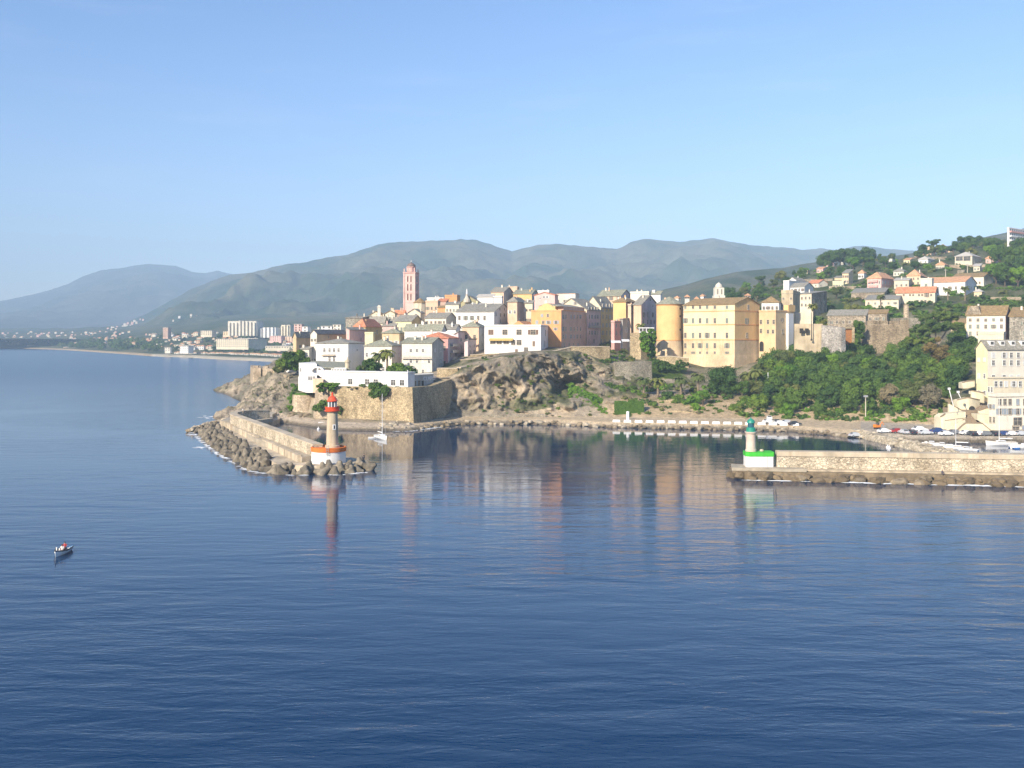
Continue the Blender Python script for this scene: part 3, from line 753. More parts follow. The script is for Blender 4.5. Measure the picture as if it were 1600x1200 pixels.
    return root, dict(L1=L1, L2=L2, H=H, zb=zb, t=t, solve=solve, u=u, v=v, d=d, a=a, b=b, h=h)

def balcony(root, D, x0, x1, py, depth=1.1, mat=TRIM_S):
    """balcony on the front between two photo columns"""
    a, b = D['a'], D['b']
    s0, s1 = D['solve'](x0, D['u']), D['solve'](x1, D['u'])
    z = Zp(py, D['d'])-D['zb']; mb = MB(); xa, xb = sorted((a-s0, a-s1))
    mb.box(xa, xb, -b-depth, -b-0.002, z-.2, z)
    mb.box(xa, xb, -b-depth, -b-depth+.08, z+.9, z+1.0, 1)
    n = max(3, int((xb-xa)/.5))
    for i in range(n+1):
        q = xa+(xb-xa-.06)*i/n; mb.box(q, q+.06, -b-depth, -b-depth+.07, z+.001, z+.899, 1)
    mb.build("balcony", [mat, METAL], root)
def side_balcony(root, D, f0, f1, py, depth=1.4, mat=TRIM_S):
    a, b = D['a'], D['b']; z = Zp(py, D['d'])-D['zb']; L2 = D['L2']; y0, y1 = -b+f0*L2, -b+f1*L2
    mb = MB(); mb.box(a+.002, a+depth, y0, y1, z-.2, z); mb.box(a+depth-.1, a+depth, y0, y1, z+.001, z+1.0, 0)
    mb.build("balcony", [mat, METAL], root)
def band(root, D, py, mat, hgt=0.35, proud=0.12, name="cornice"):
    a, b = D['a'], D['b']; z = Zp(py, D['d'])-D['zb']; p = proud; mb = MB()
    mb.box(-a-p, a+p, -b-p, -b-.003, z-hgt/2, z+hgt/2); mb.box(a+.003, a+p, -b, b+p, z-hgt/2, z+hgt/2)
    mb.build(name, mat, root)

# ---- old town, front rows
house("low tan house at the seaward end with pale end wall", 458,463,486, 525,556, 455, 14, 'gable_f', 519, 'tan','grey', None, (2,1,.8,1.2), ch=1)
house("small pale pink house squeezed beside the dark roofed ochre house", 470,483,488, 546,575, 425, 12, 'shed', 542, 'pale','grey', (2,1,.8,1.2))
r, D = house("narrow cream gabled house with tan flank behind the white balcony house", 485,495,553, 521,572, 428, 14, 'gable_f', 516, 'pale','dark', (2,3,.8,1.3), [(513,526,.8,.9),(529,526,.8,.9),(545,526,.8,.9)], side_wall='tan')
r, D = house("plain white house with grey hipped roof and one long balcony", 494,544,569, 537,592, 398, 14, 'hip', 530, 'white','grey', [(507,547,.9,1.5),(515,547,.9,1.5),(522,547,.9,1.5),(529,547,.9,1.5),(507,561,.9,1.8),(515,561,.9,1.8),(522,561,.9,1.8)], [(558,547,.8,.8)], 'w', 2)
balcony(r, D, 503, 524, 555, mat=W['tan'])
house("sloping pink shed-roofed house beside the red hipped ochre house", 545,546,572, 516,545, 440, 12, 'shedr', 512, 'pink','grey', None, [(564,530,.9,1.3)], ch=1)
r, D = house("ochre house with steep red hipped roof and tall windows", 553,571,597, 511,545, 465, 16, 'hip', 499, 'ochre','red', [(556,519,.9,2.4),(560,519,.9,2.4),(564,519,.9,2.4),(568,519,.9,2.4)], [(589,519,1.6,1.8),(580,526,1,1.4)], 'b', 1)
house("small yellow flat roofed annex below the red hipped ochre house", 570,583,586, 522,540, 445, 14, 'flat', None, 'yellow','grey', None, None, ch=0)
house("grey weathered stone house left of the red hipped roof", 540,566,580, 497,520, 520, 16, 'shed', 494, 'greystone','grey', (4,1,.8,1.2), (2,1,.8,1.2), ch=2)
r, D = house("cream house with grey hipped roof behind the palm pair", 569,612,627, 541,588, 398, 14, 'hip', 531, 'pale','green', (5,2,.9,1.6), (2,2,.8,1.4), 'w', 2)
r, D = house("big pale cream house with long balcony and grey shaded flank", 628,675,693, 536,590, 383, 13, 'gable_l', 528, 'pale','green', (5,3,.9,1.7), (2,3,.9,1.5), 'w', 3, side_wall='grey')
balcony(r, D, 629, 674, 560, .9)
r, D = house("pink house with red tiled roof and shaded mauve balconies", 655,700,716, 529,580, 402, 13, 'hip', 520, 'rose','red', (4,2,.9,1.6), (2,3,.9,1.7), 'b', 1, side_wall='mauve')
side_balcony(r, D, .2, .9, 541); side_balcony(r, D, .2, .9, 551); side_balcony(r, D, .2, .9, 562)
r, D = house("mauve weathered house with balconies between pink and beige houses", 714,716,742, 523,572, 416, 13, 'shedl', 518, 'mauve','grey', None, (3,4,.9,1.5), 'g', 2)
side_balcony(r, D, .1, .6, 551); side_balcony(r, D, .3, .9, 563)
house("small mauve lean-to house stepping up to the beige block", 728,731,744, 534,566, 409, 13, 'shedl', 530, 'mauve','dark', None, (2,3,.8,1.4), 'b', 0)
house("long white house with low grey roof above the red tiled pink house", 632,690,697, 516,545, 440, 13, 'gable_l', 507, 'white','green', (6,1,.8,1.3), (1,1,.8,1.2), 'g', 3)
house("short white house stepping up at the end of the long white one", 676,712,720, 514,545, 452, 13, 'gable_l', 507, 'white','grey', (4,1,.9,1.6), (1,1,.8,1.2), 'g', 2)
house("pale white block with plain wall beside the mauve house", 690,719,722, 522,545, 432, 13, 'flat', None, 'white','grey', (2,1,.8,1.2), None, ch=0)
house("bright yellow house with grey roof below the bell tower", 618,643,660, 502,525, 490, 15, 'gable_l', 493, 'yellow','grey', (4,1,1,1.9), (1,1,.8,1.2), 'g', 2, side_wall='ochre')
house("small ochre house with green-grey hipped roof and pale shutters", 597,624,633, 521,548, 442, 14, 'hip', 514, 'tan','green', (3,1,1,1.5), (2,1,.8,1.3), 'w', 1)
house("low pink house tucked between ochre and yellow houses", 598,618,620, 510,530, 470, 14, 'shed', 506, 'pink','grey', (3,1,.8,1.2), None, ch=1)
house("low house with dark slate roof and dark grey flank below the church", 664,697,713, 497,520, 500, 14, 'gable_l', 489, 'pale','grey', (5,2,.9,1.2), None, 'b', 2, side_wall='grey')
house("orange flat roofed house beside the church apse", 665,684,688, 472,505, 545, 14, 'flat', None, 'peach','grey', (3,2,.9,1.6), None, 'g', 1)
house("tall orange block standing above the church roofs", 695,714,719, 463,495, 575, 14, 'flat', None, 'orange','grey', None, (1,2,.8,1.2), ch=1)
house("low orange wall-fronted house right of the church apse", 684,700,703, 481,505, 540, 14, 'shed', 478, 'orange','brown', (2,1,.8,1.2), None, ch=1)
house("small brick red house between two orange houses", 684,697,701, 471,490, 560, 14, 'shed', 467, 'brown','red', (2,1,.8,1.0), None, ch=0)
house("small pale house with two floors under the tall orange block", 696,717,722, 476,506, 530, 14, 'shed', 472, 'pale','grey', (4,2,.8,1.3), None, ch=2)
house("white dome-topped cottage row behind the church", 667,693,696, 467,480, 590, 14, 'flat', None, 'white','pale', (4,1,.7,1), None, ch=3)
house("grey olive church facade with old rose window", 720,747,752, 472,505, 522, 14, 'gable_f', 463, 'greenish','grey', [(727,480,1.5,1.5),(738,478,1.1,1.1),(741,488,1,1.4)], None, ch=0, name='church', cat='church')
house("tiny pale yellow house with chimneys below the grey church", 734,754,757, 478,500, 508, 14, 'shed', 474, 'yellow','pale', (3,1,.7,1.1), None, ch=2)
house("large white house with grey roof and lavender shaded gable", 713,772,803, 487,520, 468, 15, 'gable_l', 475, 'white','grey', (6,2,1,1.9), [(775,491,.9,1.4),(782,492,.9,1.4),(788,492,.9,1.4),(792,492,.9,1.4),(797,492,.9,1.4),(781,483,.8,1),(788,483,.8,1),(782,502,.8,1.8),(796,502,.8,1.3)], 'g', 2)
house("beige house with wide grey-green roof beside the white quay-top house", 722,748,759, 511,565, 425, 13, 'hip', 503, 'peach','green', (2,2,1,1.7), (1,3,.8,1.3), 'g', 2, side_wall='grey')
r, D = house("broad white house on the cliff edge with orange pediment", 757,845,861, 510,556, 404, 12, 'flat', None, 'white','pale', [(767,519,2,2),(789,519,2,2),(811,519,2,2),(833,519,2,2),(770,535,2.2,1.2),(780,535,2,1.2),(791,535,2.2,1.2),(802,535,1.6,2),(811,535,1.9,2),(834,537,.9,2),(807,550,1,2.2),(822,546,1.6,1.6)], [(852,520,1,2.3),(851,537,1.1,2.2),(858,537,.9,2.2)], 'b', 0, wmix=0.15, par=0.5)
mb = MB(); a, b = D['a'], D['b']; s0, s1 = a-D['solve'](799, D['u']), a-D['solve'](821, D['u']); H = D['H']
mb.add([(s0,-b+.3,H+.3),(s1,-b+.3,H+.3),((s0+s1)/2,-b+.3,H+2.3),(s0,b-.5,H+.3),(s1,b-.5,H+.3),((s0+s1)/2,b-.5,H+2.3)], [(0,1,2),(3,5,4),(0,2,5,3),(1,4,5,2),(0,3,4,1)])
mb.build("pediment", W['orange'], r)
mb = MB(); s0, s1 = a-D['solve'](765, D['u']), a-D['solve'](802, D['u']); zz = Zp(532, 404)-D['zb']
mb.add([(s0,-b-.003,zz+.9),(s1,-b-.003,zz+.9),(s1,-b-1.6,zz),(s0,-b-1.6,zz),(s0,-b-.003,zz+.75),(s1,-b-.003,zz+.75),(s1,-b-1.6,zz-.12),(s0,-b-1.6,zz-.12)], [(0,3,2,1),(4,5,6,7),(0,4,7,3),(1,2,6,5),(3,7,6,2)])
mb.build("awning", plain("yellow_awning", (0.55,0.38,0.12), .8), r)
rows = [(495,2),(509,0),(519,0),(535,0)]
r, D = house("tall bright orange house with curved gable above the cliff", 830,877,915, 486,553, 418, 16, 'flat', None, 'orange','orange',
   [(847,493,.9,1.2),(856,493,.9,1.2),(839,503.5,1.1,1.4),(849,503.5,1.1,1.4),(857,503.5,1.1,1.4),(869,503.5,1.1,1.4),(868,514,.8,1.1)],
   [(x,y,.9,1.6) for y in (495,514,526) for x in (880,884,892,897,902,907)]+[(x,540,.9,1.9) for x in (882,889,896,903)], 's', 0, par=0.3, side_wall='brown')
a, b, H = D['a'], D['b'], D['H']; mb = MB(); n = 12
pts = [(-a*.72, 0), (-a*.6, .6)]+[(-a*.5+a*1.0*i/n, 1.2+1.9*math.sin(math.pi*i/n)) for i in range(n+1)]+[(a*.6, .6), (a*.72, 0)]
vs = [(p[0], -b+.2, H+.22+p[1]) for p in pts]+[(p[0], -b+.8, H+.22+p[1]) for p in pts]; m = len(pts)
mb.add(vs, [tuple(range(m)), tuple(range(2*m-1, m-1, -1))]+[(i, m+i, m+(i+1)%m, (i+1)%m) for i in range(m)]); mb.build("curved_gable", W['gold'], r)
mb = MB(); mb.box(-a*.55, a*.55, -b+.801, b-.6, H+.23, H+2.2, 0); mb.box(a*.551, a-.3, -b+3, b-.6, H+.23, H+2.0, 2)
s = 1.4; mb.add([(-a*.62,-b+.8,H+2.25),(a-.1,-b+.8,H+2.0),(a-.1,b-.3,H+2.0),(-a*.62,b-.3,H+2.25),(0,-b+.8,H+3.4),(0,b-.3,H+3.4)], [(0,4,5,3),(4,1,2,5),(0,1,4),(2,3,5),(0,3,2,1)], 1)
mb.build("attic", [W['gold'], ROOF['grey'], W['brown']], r)
r, D = house("tall mauve-grey apartment house with white shutters and cream gable", 868,917,938, 484,545, 446, 16, 'gable_f', 467, 'cream','grey', [(880,474,.8,1.1),(899,474,.8,1.2)],
   [(x,y,.9,1.7) for y in (483,495,507,520) for x in (921,925,930,934)]+[(x,533,.8,1.8) for x in (920,928)], 's', 2, side_wall='mauve')
for y in (511.5,): side_balcony(r, D, .1, .95, y, .7, METAL)
r, D = house("tall ochre-yellow apartment house with grey shutters", 914,939,960, 480,542, 463, 16, 'gable_f', 464, 'cream','grey', None,
   [(x,y,.9,1.8) for y in (478,484,495,508,520) for x in (942,948,953,957)]+[(x,534,.9,2.2) for x in (939.5,945,953)], 's', 1, side_wall='ochre')
house("small pink house at the foot of the ochre apartment house", 959,960,972, 504,535, 432, 16, 'flat', None, 'rose','grey', None, [(963,509,.8,1.5),(969,509,.8,1.5),(963,520,.8,2),(969,520,.8,2)], 'g', 1)
house("orange-brown house with sunlit upper wall and brown flank", 958,978,996, 472,525, 445, 16, 'hip', 466, 'gold','brown', None, (2,1,.8,1), ch=3, side_wall='brown')
house("grey cement block with white shutters behind the awnings", 971,973,997, 499,540, 438, 16, 'shed', 496, 'grey','grey', None, [(979,515,.9,2),(984,515,.9,2),(990,514,.9,2),(994,514,.9,2),(992,493,.8,1)], 'w', 0)
house("mauve gabled house beside the round orange tower", 990,1002,1028, 476,535, 440, 18, 'gable_l', 462, 'peach','grey', None,
   [(1006,492,.9,2.2),(1012,492,.9,2.2),(1020,492,.8,2),(1005,503,1,1.8),(1012,503,1,1.8),(1017,503,1,1.8),(1022,503,.9,1.5),(1016,468,.9,1.2),(1020,478,.7,1)], 'b', 1, side_wall='mauve')
house("grey weathered lower house joining the mauve gabled house", 984,986,1001, 478,535, 443, 18, 'flat', None, 'peach','grey', None, (1,3,.8,1.3), ch=1, side_wall='grey')
house("peach house with long grey roof on the skyline", 934,970,986, 462,485, 500, 16, 'gable_l', 453, 'peach','green', [(945,466,.9,1.8),(955,466,.9,1.8),(965,466,.9,1.8)], None, 'b', 2, side_wall='mauve')
house("white flat terrace house on the skyline left of the round tower", 985,1014,1017, 458,475, 480, 16, 'flat', None, 'pale','pale', None, None, ch=2)
house("low greenish white roof pavilion on the skyline", 1016,1032,1034, 460,475, 490, 16, 'shed', 455, 'white','green', None, None, ch=2)
house("tan tower house with tall pilasters on the skyline", 767,787,802, 456,490, 540, 15, 'gable_l', 449, 'peach','grey', (4,1,.9,2.6), None, 'b', 1, side_wall='grey')
house("brown flat roofed block behind the tan tower house", 793,808,811, 450,470, 570, 15, 'flat', None, 'peach','grey', (1,1,.8,1), None, ch=1)
house("orange house with grey roof and dark dormer end on the skyline", 802,831,841, 459,478, 545, 15, 'gable_l', 453, 'gold','green', (5,1,.8,1), [(835,461,1.2,2)], 'w', 3, side_wall='grey')
house("large pink house with shallow curved roof on the skyline", 835,867,872, 461,500, 520, 15, 'gable_f', 457, 'pink','red', [(850,464,.9,1.2),(855,464,.9,1.2),(844,466,.7,1),(845,482,.8,1.2),(853,472,.8,1.2)], None, 'w', 0)
house("cream house with small square windows on the skyline", 870,899,905, 459,480, 530, 15, 'flat', None, 'pale','orange', (6,1,.9,1.4), (1,1,.8,1.2), 'g', 0, par=0)
house("pale white terrace house left of the tan tower house", 746,770,773, 464,490, 525, 15, 'shed', 460, 'white','pale', (2,1,.7,.9), None, ch=0)
house("white lower wing under the tan tower house", 771,784,786, 465,490, 515, 15, 'flat', None, 'white','grey', None, None, ch=0)
house("tall brown house with peach upper floor and shaded flank", 793,808,823, 472,525, 475, 15, 'hip', 465, 'peach','grey', (2,2,.9,1.5), (2,3,.8,1.3), 'w', 1, side_wall='brown')
house("narrow cream house in the shaded lane beside the orange house", 820,832,834, 474,525, 480, 15, 'shed', 470, 'cream','grey', (2,3,.7,1.3), None, 'b', 1)
house("white terraced roof house behind the pink curved roof", 840,858,860, 456,470, 575, 15, 'flat', None, 'white','pale', None, None, ch=2)
house("small cream gable house at the foot of the bell tower", 637,657,663, 489,505, 530, 15, 'gable_f', 483, 'cream','grey', [(650,492,1.2,.8)], None, ch=1)
house("low tan house with stepped chimneys left of the bell tower", 602,617,620, 490,515, 515, 15, 'gable_f', 486, 'cream','brown', (2,1,.7,1), None, ch=3)
house("small house with rusty red roof left of the bell tower", 615,632,634, 489,505, 540, 15, 'gable_l', 485, 'brown','red', None, None, ch=2)
house("weathered cream house on the ridge with tall chimney stack beside it", 577,597,603, 493,515, 545, 15, 'gable_f', 487, 'cream','brown', (2,1,.8,1.1), None, ch=2)
house("grey roofed house below the weathered ridge house", 576,600,606, 504,525, 500, 15, 'gable_l', 495, 'cream','grey', (4,1,.8,1), None, ch=3)
house("grey roofed yellow house in front of the bell tower square", 600,618,622, 504,520, 505, 15, 'gable_l', 496, 'yellow','grey', (3,1,.8,1.2), None, ch=2)

# obelisk-like stack, statue pinnacle
o = MB(); q = P(592.5, 494, 535); zz = Zp(477, 535)-q.z
o.box(-.8,.8,-.8,.8,-6,zz-1.2); o.box(-1,1,-1,1,zz-1.197,zz-.6); o.box(-.6,.6,-.6,.6,zz-.598,zz)
ob = o.build("chimney_stack", W['pale']); ob.location = q; tag(ob, "tall lone pale chimney stack on the ridge left of the bell tower", "chimney stack")
q = P(729.5, 468, 522); root = empty("rooftop_statue", q); tag(root, "white statue standing on a stone pinnacle of the grey church", "statue")
m_ = MB(); m_.lathe([(1.9,-1.5),(1.7,0),(.9,1.2),(.55,2.2),(.7,2.4),(.5,2.7)], 10); m_.build("pedestal", TRIM_S, root)
m_ = MB(); m_.lathe([(.5,2.7),(.55,3.3),(.35,4.2),(.45,4.6),(.2,5.0),(.26,5.3),(.1,5.6)], 10); m_.build("figure", WHITE_P, root, True)

# ---- bell tower with cupola
def bell_tower():
    d = 560; w = 17/F*d*1.03; t = R(13)
    q = P(648, 492, d)
    cx = q.x - math.cos(t)*w/2 + math.sin(t)*w/2; cy_ = d + math.sin(t)*w/2 + math.cos(t)*w/2
    zb = near.at(cx, cy_)-1
    root = empty("bell_tower", (cx, cy_, zb), -t); tag(root, "tall pink square bell tower with domed lantern rising over the old town", "bell tower")
    H = Zp(425, d)-zb; a = w/2
    m_ = MB(); m_.box(-a, a, -a, a, 0, H); m_.build("shaft", [W['pink']], root)
    m_ = MB()
    for py in (425.5, 441, 457, 472):
        z = Zp(py, d)-zb; e = .55 if py < 430 else .18
        m_.box(-a-e, a+e, -a-e, a+e, z-.25+.01, z+.25)
    for sx in (-1, 1):
        for sy in (-1, 1): m_.box(sx*a-.35, sx*a+.35, sy*a-.35, sy*a+.35, Zp(490,d)-zb, H-.2)
    m_.build("cornice", W['pink'], root)
    for py in (437, 449.5, 464.5):
        z = Zp(py, d)-zb
        for xx in (-.95, .95):
            for face in 'fs':
                o = MB(); hh = 3.3; ww = .85
                n = 8; arc = [(-ww/2, -hh/2), (ww/2, -hh/2)]+[(ww/2*math.cos(math.pi*i/n), hh/2+ww/2*math.sin(math.pi*i/n)) for i in range(n+1)]
                k = len(arc); o.add([(p[0], -.04, p[1]) for p in arc]+[(p[0], .1, p[1]) for p in arc], [tuple(range(k))]+[(i, k+i, k+(i+1)%k, (i+1)%k) for i in range(k)], 0)
                o.box(-ww/2-.2, -ww/2, -.14, .1, -hh/2, hh/2+.3, 1); o.box(ww/2, ww/2+.2, -.14, .1, -hh/2, hh/2+.3, 1)
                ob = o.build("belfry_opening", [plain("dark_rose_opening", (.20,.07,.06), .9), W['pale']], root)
                ob.location = (xx, -a-.002, z) if face == 'f' else (a+.002, xx, z); ob.rotation_euler.z = 0 if face == 'f' else R(90)
    m_ = MB(); z0 = H+.3; z1 = Zp(416, d)-zb; m_.lathe([(a*.72, z0), (a*.72, z1-.4), (a*.86, z1-.3), (a*.86, z1)], 8)
    for i in range(8):
        t_ = math.pi/8+i*math.pi/4; m_.box(math.cos(t_)*a*.74-.2, math.cos(t_)*a*.74+.2, math.sin(t_)*a*.74-.2, math.sin(t_)*a*.74+.2, z0, z1-.41)
    m_.build("lantern_drum", W['pink'], root)
    m_ = MB(); zd = Zp(410, d)-zb; rr = a*.80; hh = zd-z1
    m_.lathe([(rr*math.cos(x*math.pi/16), z1+hh*math.sin(x*math.pi/16)) for x in range(0, 8)]+[(.35, zd), (.35, zd+.5), (.02, zd+.6)], 16); m_.build("dome", plain("dome_slate", (.20,.15,.13), .7, .3), root, True)
    m_ = MB(); m_.lathe([(.1, zd+.5), (.28, zd+.9), (.02, zd+1.5)], 8); m_.build("finial", WHITE_P, root)
    for sx in (-1, 1):
        for sy in (-1, 1):
            m_ = MB(); m_.lathe([(.35, H+.25), (.35, H+1.5), (.02, H+2.3)], 8, (sx*(a-.1), sy*(a-.1), 0)); m_.build("pinnacle", W['pink'], root)
bell_tower()
q = P(655, 486, 552); zb = near.at(q.x, q.y)-1
root = empty("church_apse", (q.x, q.y+5, zb)); tag(root, "rounded cream church apse with low dark roof at the bell tower foot", "church")
z1 = Zp(473, 552)-zb; z2 = Zp(465.5, 556)-zb; rr = 10/F*552
m_ = MB(); m_.lathe([(rr, 0), (rr, z1)], 10); m_.build("wall", W['cream'], root)
m_ = MB(); m_.lathe([(rr+.4, z1+.003), (rr+.4, z1+.3), (.1, z2)], 10); m_.build("roof", ROOF['brown'], root)

# ---- governors' palace: round tower and main block
def palace():
    d = 410; w_low = W['tan']
    fx = [1071, 1083, 1094, 1105, 1117, 1136]
    fw = [(x, y, 1.1, h) for y, h in ((480,1.3),(501,2.0),(524,2.1),(540,2.0)) for x in fx]+[(x, 551, .9, .9) for x in fx]
    root, D = house("long golden palace with grey ridge roof and rows of windows", 1068,1148,1187, 475,586, d, 47, 'gable_l', 465, 'goldpale','brown', fw,
        [(1169,480,1.1,1.9),(1167,502,1.1,2.4),(1167,524,1.2,2)], 'g', 1, name='palace', cat='palace', side_wall='gold', wmix=.3, lower=(531, plaster('palace_plinth', (.74,.56,.35), .5)))
    for py in (485.5, 507, 531): band(root, D, py, W['orange'], .4, .10)
    a, b = D['a'], D['b']; z = Zp(532, d)-D['zb']; m_ = MB()
    m_.add([(-a-.02,-b-.12,z),(a+.12,-b-.12,z),(a+.12,b,z),(-a-.02,b,z),(-a-.02,-b-2.2,0),(a+1.2,-b-2.2,0),(a+1.2,b,0),(-a-.02,b,0)], [(0,1,2,3),(4,7,6,5),(0,4,5,1),(1,5,6,2),(3,2,6,7),(0,3,7,4)])
    # openings stay visible on the sloping foot, so it starts below the small windows
    for i in range(0, 4): m_.v[i] = (m_.v[i][0], m_.v[i][1], Zp(555, d)-D['zb'])
    m_.build("sloping_base", plaster('palace_plinth', (.74,.56,.35), .5), root)
    # round tower
    d2 = 434; cx = X(1047, d2); r_ = 20.5/F*d2; zb = near.at(cx, d2)-2
    t2 = empty("round_tower", (cx, d2+r_*.25, zb)); tag(t2, "massive round orange tower with grey conical roof at the palace end", "tower")
    ze, zm = Zp(475, d2-r_)-zb, Zp(531, d2-r_)-zb
    m_ = MB(); m_.lathe([(r_, zm), (r_, ze)], 40); smooth_by_angle(m_.build("wall", W['gold'], t2).data)
    m_ = MB(); m_.lathe([(r_+1.1, 0), (r_+.06, zm-.4)], 40); smooth_by_angle(m_.build("base", plaster('palace_plinth', (.74,.56,.35), .5), t2).data)
    m_ = MB(); m_.lathe([(r_+.2, zm-.4), (r_+.2, zm)], 40); m_.lathe([(r_+.15, ze-.5), (r_+.35, ze)], 40); m_.build("cornice", W['orange'], t2)
    m_ = MB(); m_.lathe([(r_+.6, ze+.003), (r_+.6, ze+.2), (.3, Zp(463, d2)-zb)], 40); m_.build("roof", ROOF['green'], t2)
    for px, py in ((1061, 482), (1061, 494), (1061, 515)):
        s = (px-1047)/20.5; an = math.asin(s); o = MB(); o.box(-.35,.35,-.07,.3,-.4,.4)
        ob = o.build("window", DARKIN, t2); ob.location = (r_*math.sin(an), -r_*math.cos(an), Zp(py, d2-r_*.6)-zb); ob.rotation_euler.z = an
    m_ = MB(); m_.tube((0,0,0),(0,0,1.2),.5,.4,8); ob = m_.build("chimney", W['peach'], t2); ob.location = (-2, -1, Zp(466, d2)-zb-.9)
palace()
r, D = house("orange palace annex with square windows above the park", 1186,1212,1241, 487,560, 414, 47, 'flat', None, 'apricot','orange', [(1189,503,1,1.7),(1200,503,1,1.7),(1209,503,1,1.7),(1189,517,1,1.7),(1200,518,1,1.5),(1208,518,1,1.5)], [(1222,500,.9,1.3),(1223,518,1.1,1.7)], 'b', 0, name='palace_annex', cat='palace', wmix=.1, par=.5)
m_ = MB(); a, b = D['a'], D['b']; s0 = D['solve'](1228, D['v']); s1 = D['solve'](1236, D['v']); m_.box(a+.004, a+1.2, -b+s0, -b+s1, 0, D['H']-.6); m_.build("buttress", W['white'], r)
m_ = MB(); m_.box(a-D['L1']*.25, a+.3, b-5, b+.3, D['H']+.221, D['H']+3); m_.build("attic", W['gold'], r)
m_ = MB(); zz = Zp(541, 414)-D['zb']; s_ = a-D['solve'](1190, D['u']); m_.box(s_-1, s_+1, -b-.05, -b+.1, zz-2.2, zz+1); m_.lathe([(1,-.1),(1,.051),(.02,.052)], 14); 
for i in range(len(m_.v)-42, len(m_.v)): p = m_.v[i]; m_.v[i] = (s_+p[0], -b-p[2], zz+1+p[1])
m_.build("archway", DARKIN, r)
# belfry on the skyline behind the palace
q = P(1123, 468, 600); root = empty("small_belfry", (q.x, q.y, near.at(q.x, q.y)-1)); tag(root, "small white belfry with domed cap rising behind the palace roof", "belfry")
zb = root.location.z; m_ = MB(); w2 = 7/F*600; z0, z1, z2, z3 = (Zp(p, 600)-zb for p in (462, 450, 446, 441))
m_.box(-w2-.5, w2+.5, -w2-.5, w2+.5, 0, z0); m_.box(-w2, w2, -w2, w2, z0+.003, z1); m_.build("shaft", W['pale'], root)
m_ = MB(); m_.lathe([(w2*.98, z1+.003), (w2*1.1, z1+.5), (w2*.75, z1+.6), (w2*.75, z2), (w2*.6, z2+.7), (w2*.15, z3-.3), (.05, z3)], 8); m_.build("cap", W['pale'], root)
for xx in (-w2*.45, w2*.45):
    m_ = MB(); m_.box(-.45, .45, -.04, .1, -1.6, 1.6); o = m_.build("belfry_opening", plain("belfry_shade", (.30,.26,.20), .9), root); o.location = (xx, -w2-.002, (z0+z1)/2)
    o2 = o.copy(); C.objects.link(o2); o2.parent = root; o2.location = (w2+.002, xx, (z0+z1)/2); o2.rotation_euler.z = R(90)

# ---- hillside right
house("white flat roofed house peeping over the palace annex", 1190,1217,1221, 473,500, 470, 20, 'hip', 464, 'white','brown', (4,2,.9,1.4), None, 'b', 0)
house("roofless grey ruin behind the palace annex", 1221,1239,1250, 459,495, 478, 24, 'flat', None, 'worn','grey', (3,3,.8,1.2), (2,3,.8,1.2), ch=0, par=1.6)
house("old stone house with grey roof below the white villa group", 1244,1268,1292, 459,482, 520, 38, 'shed', 455, 'cream','grey', (4,2,.8,1.3), (3,1,.8,1.2), 'b', 1, side_wall='stone')
house("white gabled villa in front of the white villa group", 1235,1257,1271, 448,464, 620, 40, 'gable_l', 442, 'white','grey', (4,2,.9,1.6), (2,1,.9,1.5), 'b', 0)
house("white flat topped villa with small tower at the hill edge", 1224,1233,1262, 440,460, 640, 40, 'flat', None, 'white','pale', None, (4,1,.8,1.2), 'b', 1)
house("white gabled house right behind the flat topped villa", 1232,1244,1259, 438,455, 665, 40, 'gable_f', 434, 'white','grey', (2,1,.8,1.1), (2,1,.8,1.2), ch=1)
house("low white house with bright orange tile roof on the hill", 1262,1279,1293, 442,449, 660, 62, 'gable_l', 437, 'pale','red', (2,1,.7,.9), (2,1,.7,.9), ch=0)
house("yellow tower-like house half hidden on the hill", 1316,1326,1333, 427,444, 740, 30, 'shed', 421, 'goldpale','grey', (3,2,.9,1.4), (1,2,.8,1.2), 'b', 0)
house("low yellow house stepping down beside the yellow tower house", 1304,1316,1320, 434,443, 725, 30, 'shed', 431, 'goldpale','grey', (3,1,.9,1.3), None, 'b', 0)
house("pale yellow terrace wall house under the yellow tower house", 1301,1318,1320, 441,450, 705, 30, 'flat', None, 'yellow','pale', (4,1,.8,1), None, ch=0)
r, D = house("pink villa with orange hipped roof and coral balconies", 1355,1377,1398, 435,456, 600, 40, 'hip', 426, 'pink','orange', (4,2,.9,1.7), (5,2,.9,1.7), 'w', 1)
m_ = MB(); 
for zf in (.35, .72): m_.box(-D['a']+1, D['a']-2, -D['b']-1.1, -D['b']-.003, D['H']*zf, D['H']*zf+1.3)
m_.build("balcony", W['rose'], r)
house("orange hipped villa beside the cream flat house", 1417,1438,1452, 431,446, 625, 30, 'hip', 423, 'goldpale','orange', (3,2,.8,1.3), (2,1,.9,1.4), 'b', 1)
house("cream low house between the pink villa and orange hipped villa", 1397,1420,1424, 438,452, 610, 26, 'shed', 434, 'cream','pale', (3,1,.9,1.2), None, ch=1)
house("long cream house with bright red-orange roof above the bastion", 1400,1461,1464, 456,482, 530, 32, 'gable_l', 448, 'cream','red', [(x,461,.9,1) for x in (1412,1422,1427,1436,1441,1455)]+[(1448,461,1,2.2)]+[(x,471,1,1.6) for x in (1434,1440,1446)], None, 'b', 0)
r, D = house("big white villa with orange roof behind palms", 1442,1508,1526, 440,472, 552, 38, 'gable_l', 432, 'white','orange', (7,2,.9,1.5), (3,2,.9,1.4), 'b', 0)
house("white flat wing at the left of the big white villa", 1438,1456,1459, 437,470, 548, 32, 'flat', None, 'pale','pale', [(1447,446,1.2,1.6)], None, ch=1)
house("tall white house with brown roof at the right of the hill", 1488,1537,1552, 432,465, 585, 42, 'gable_l', 426, 'pale','brown', (4,2,.8,1.2), None, 'b', 0)
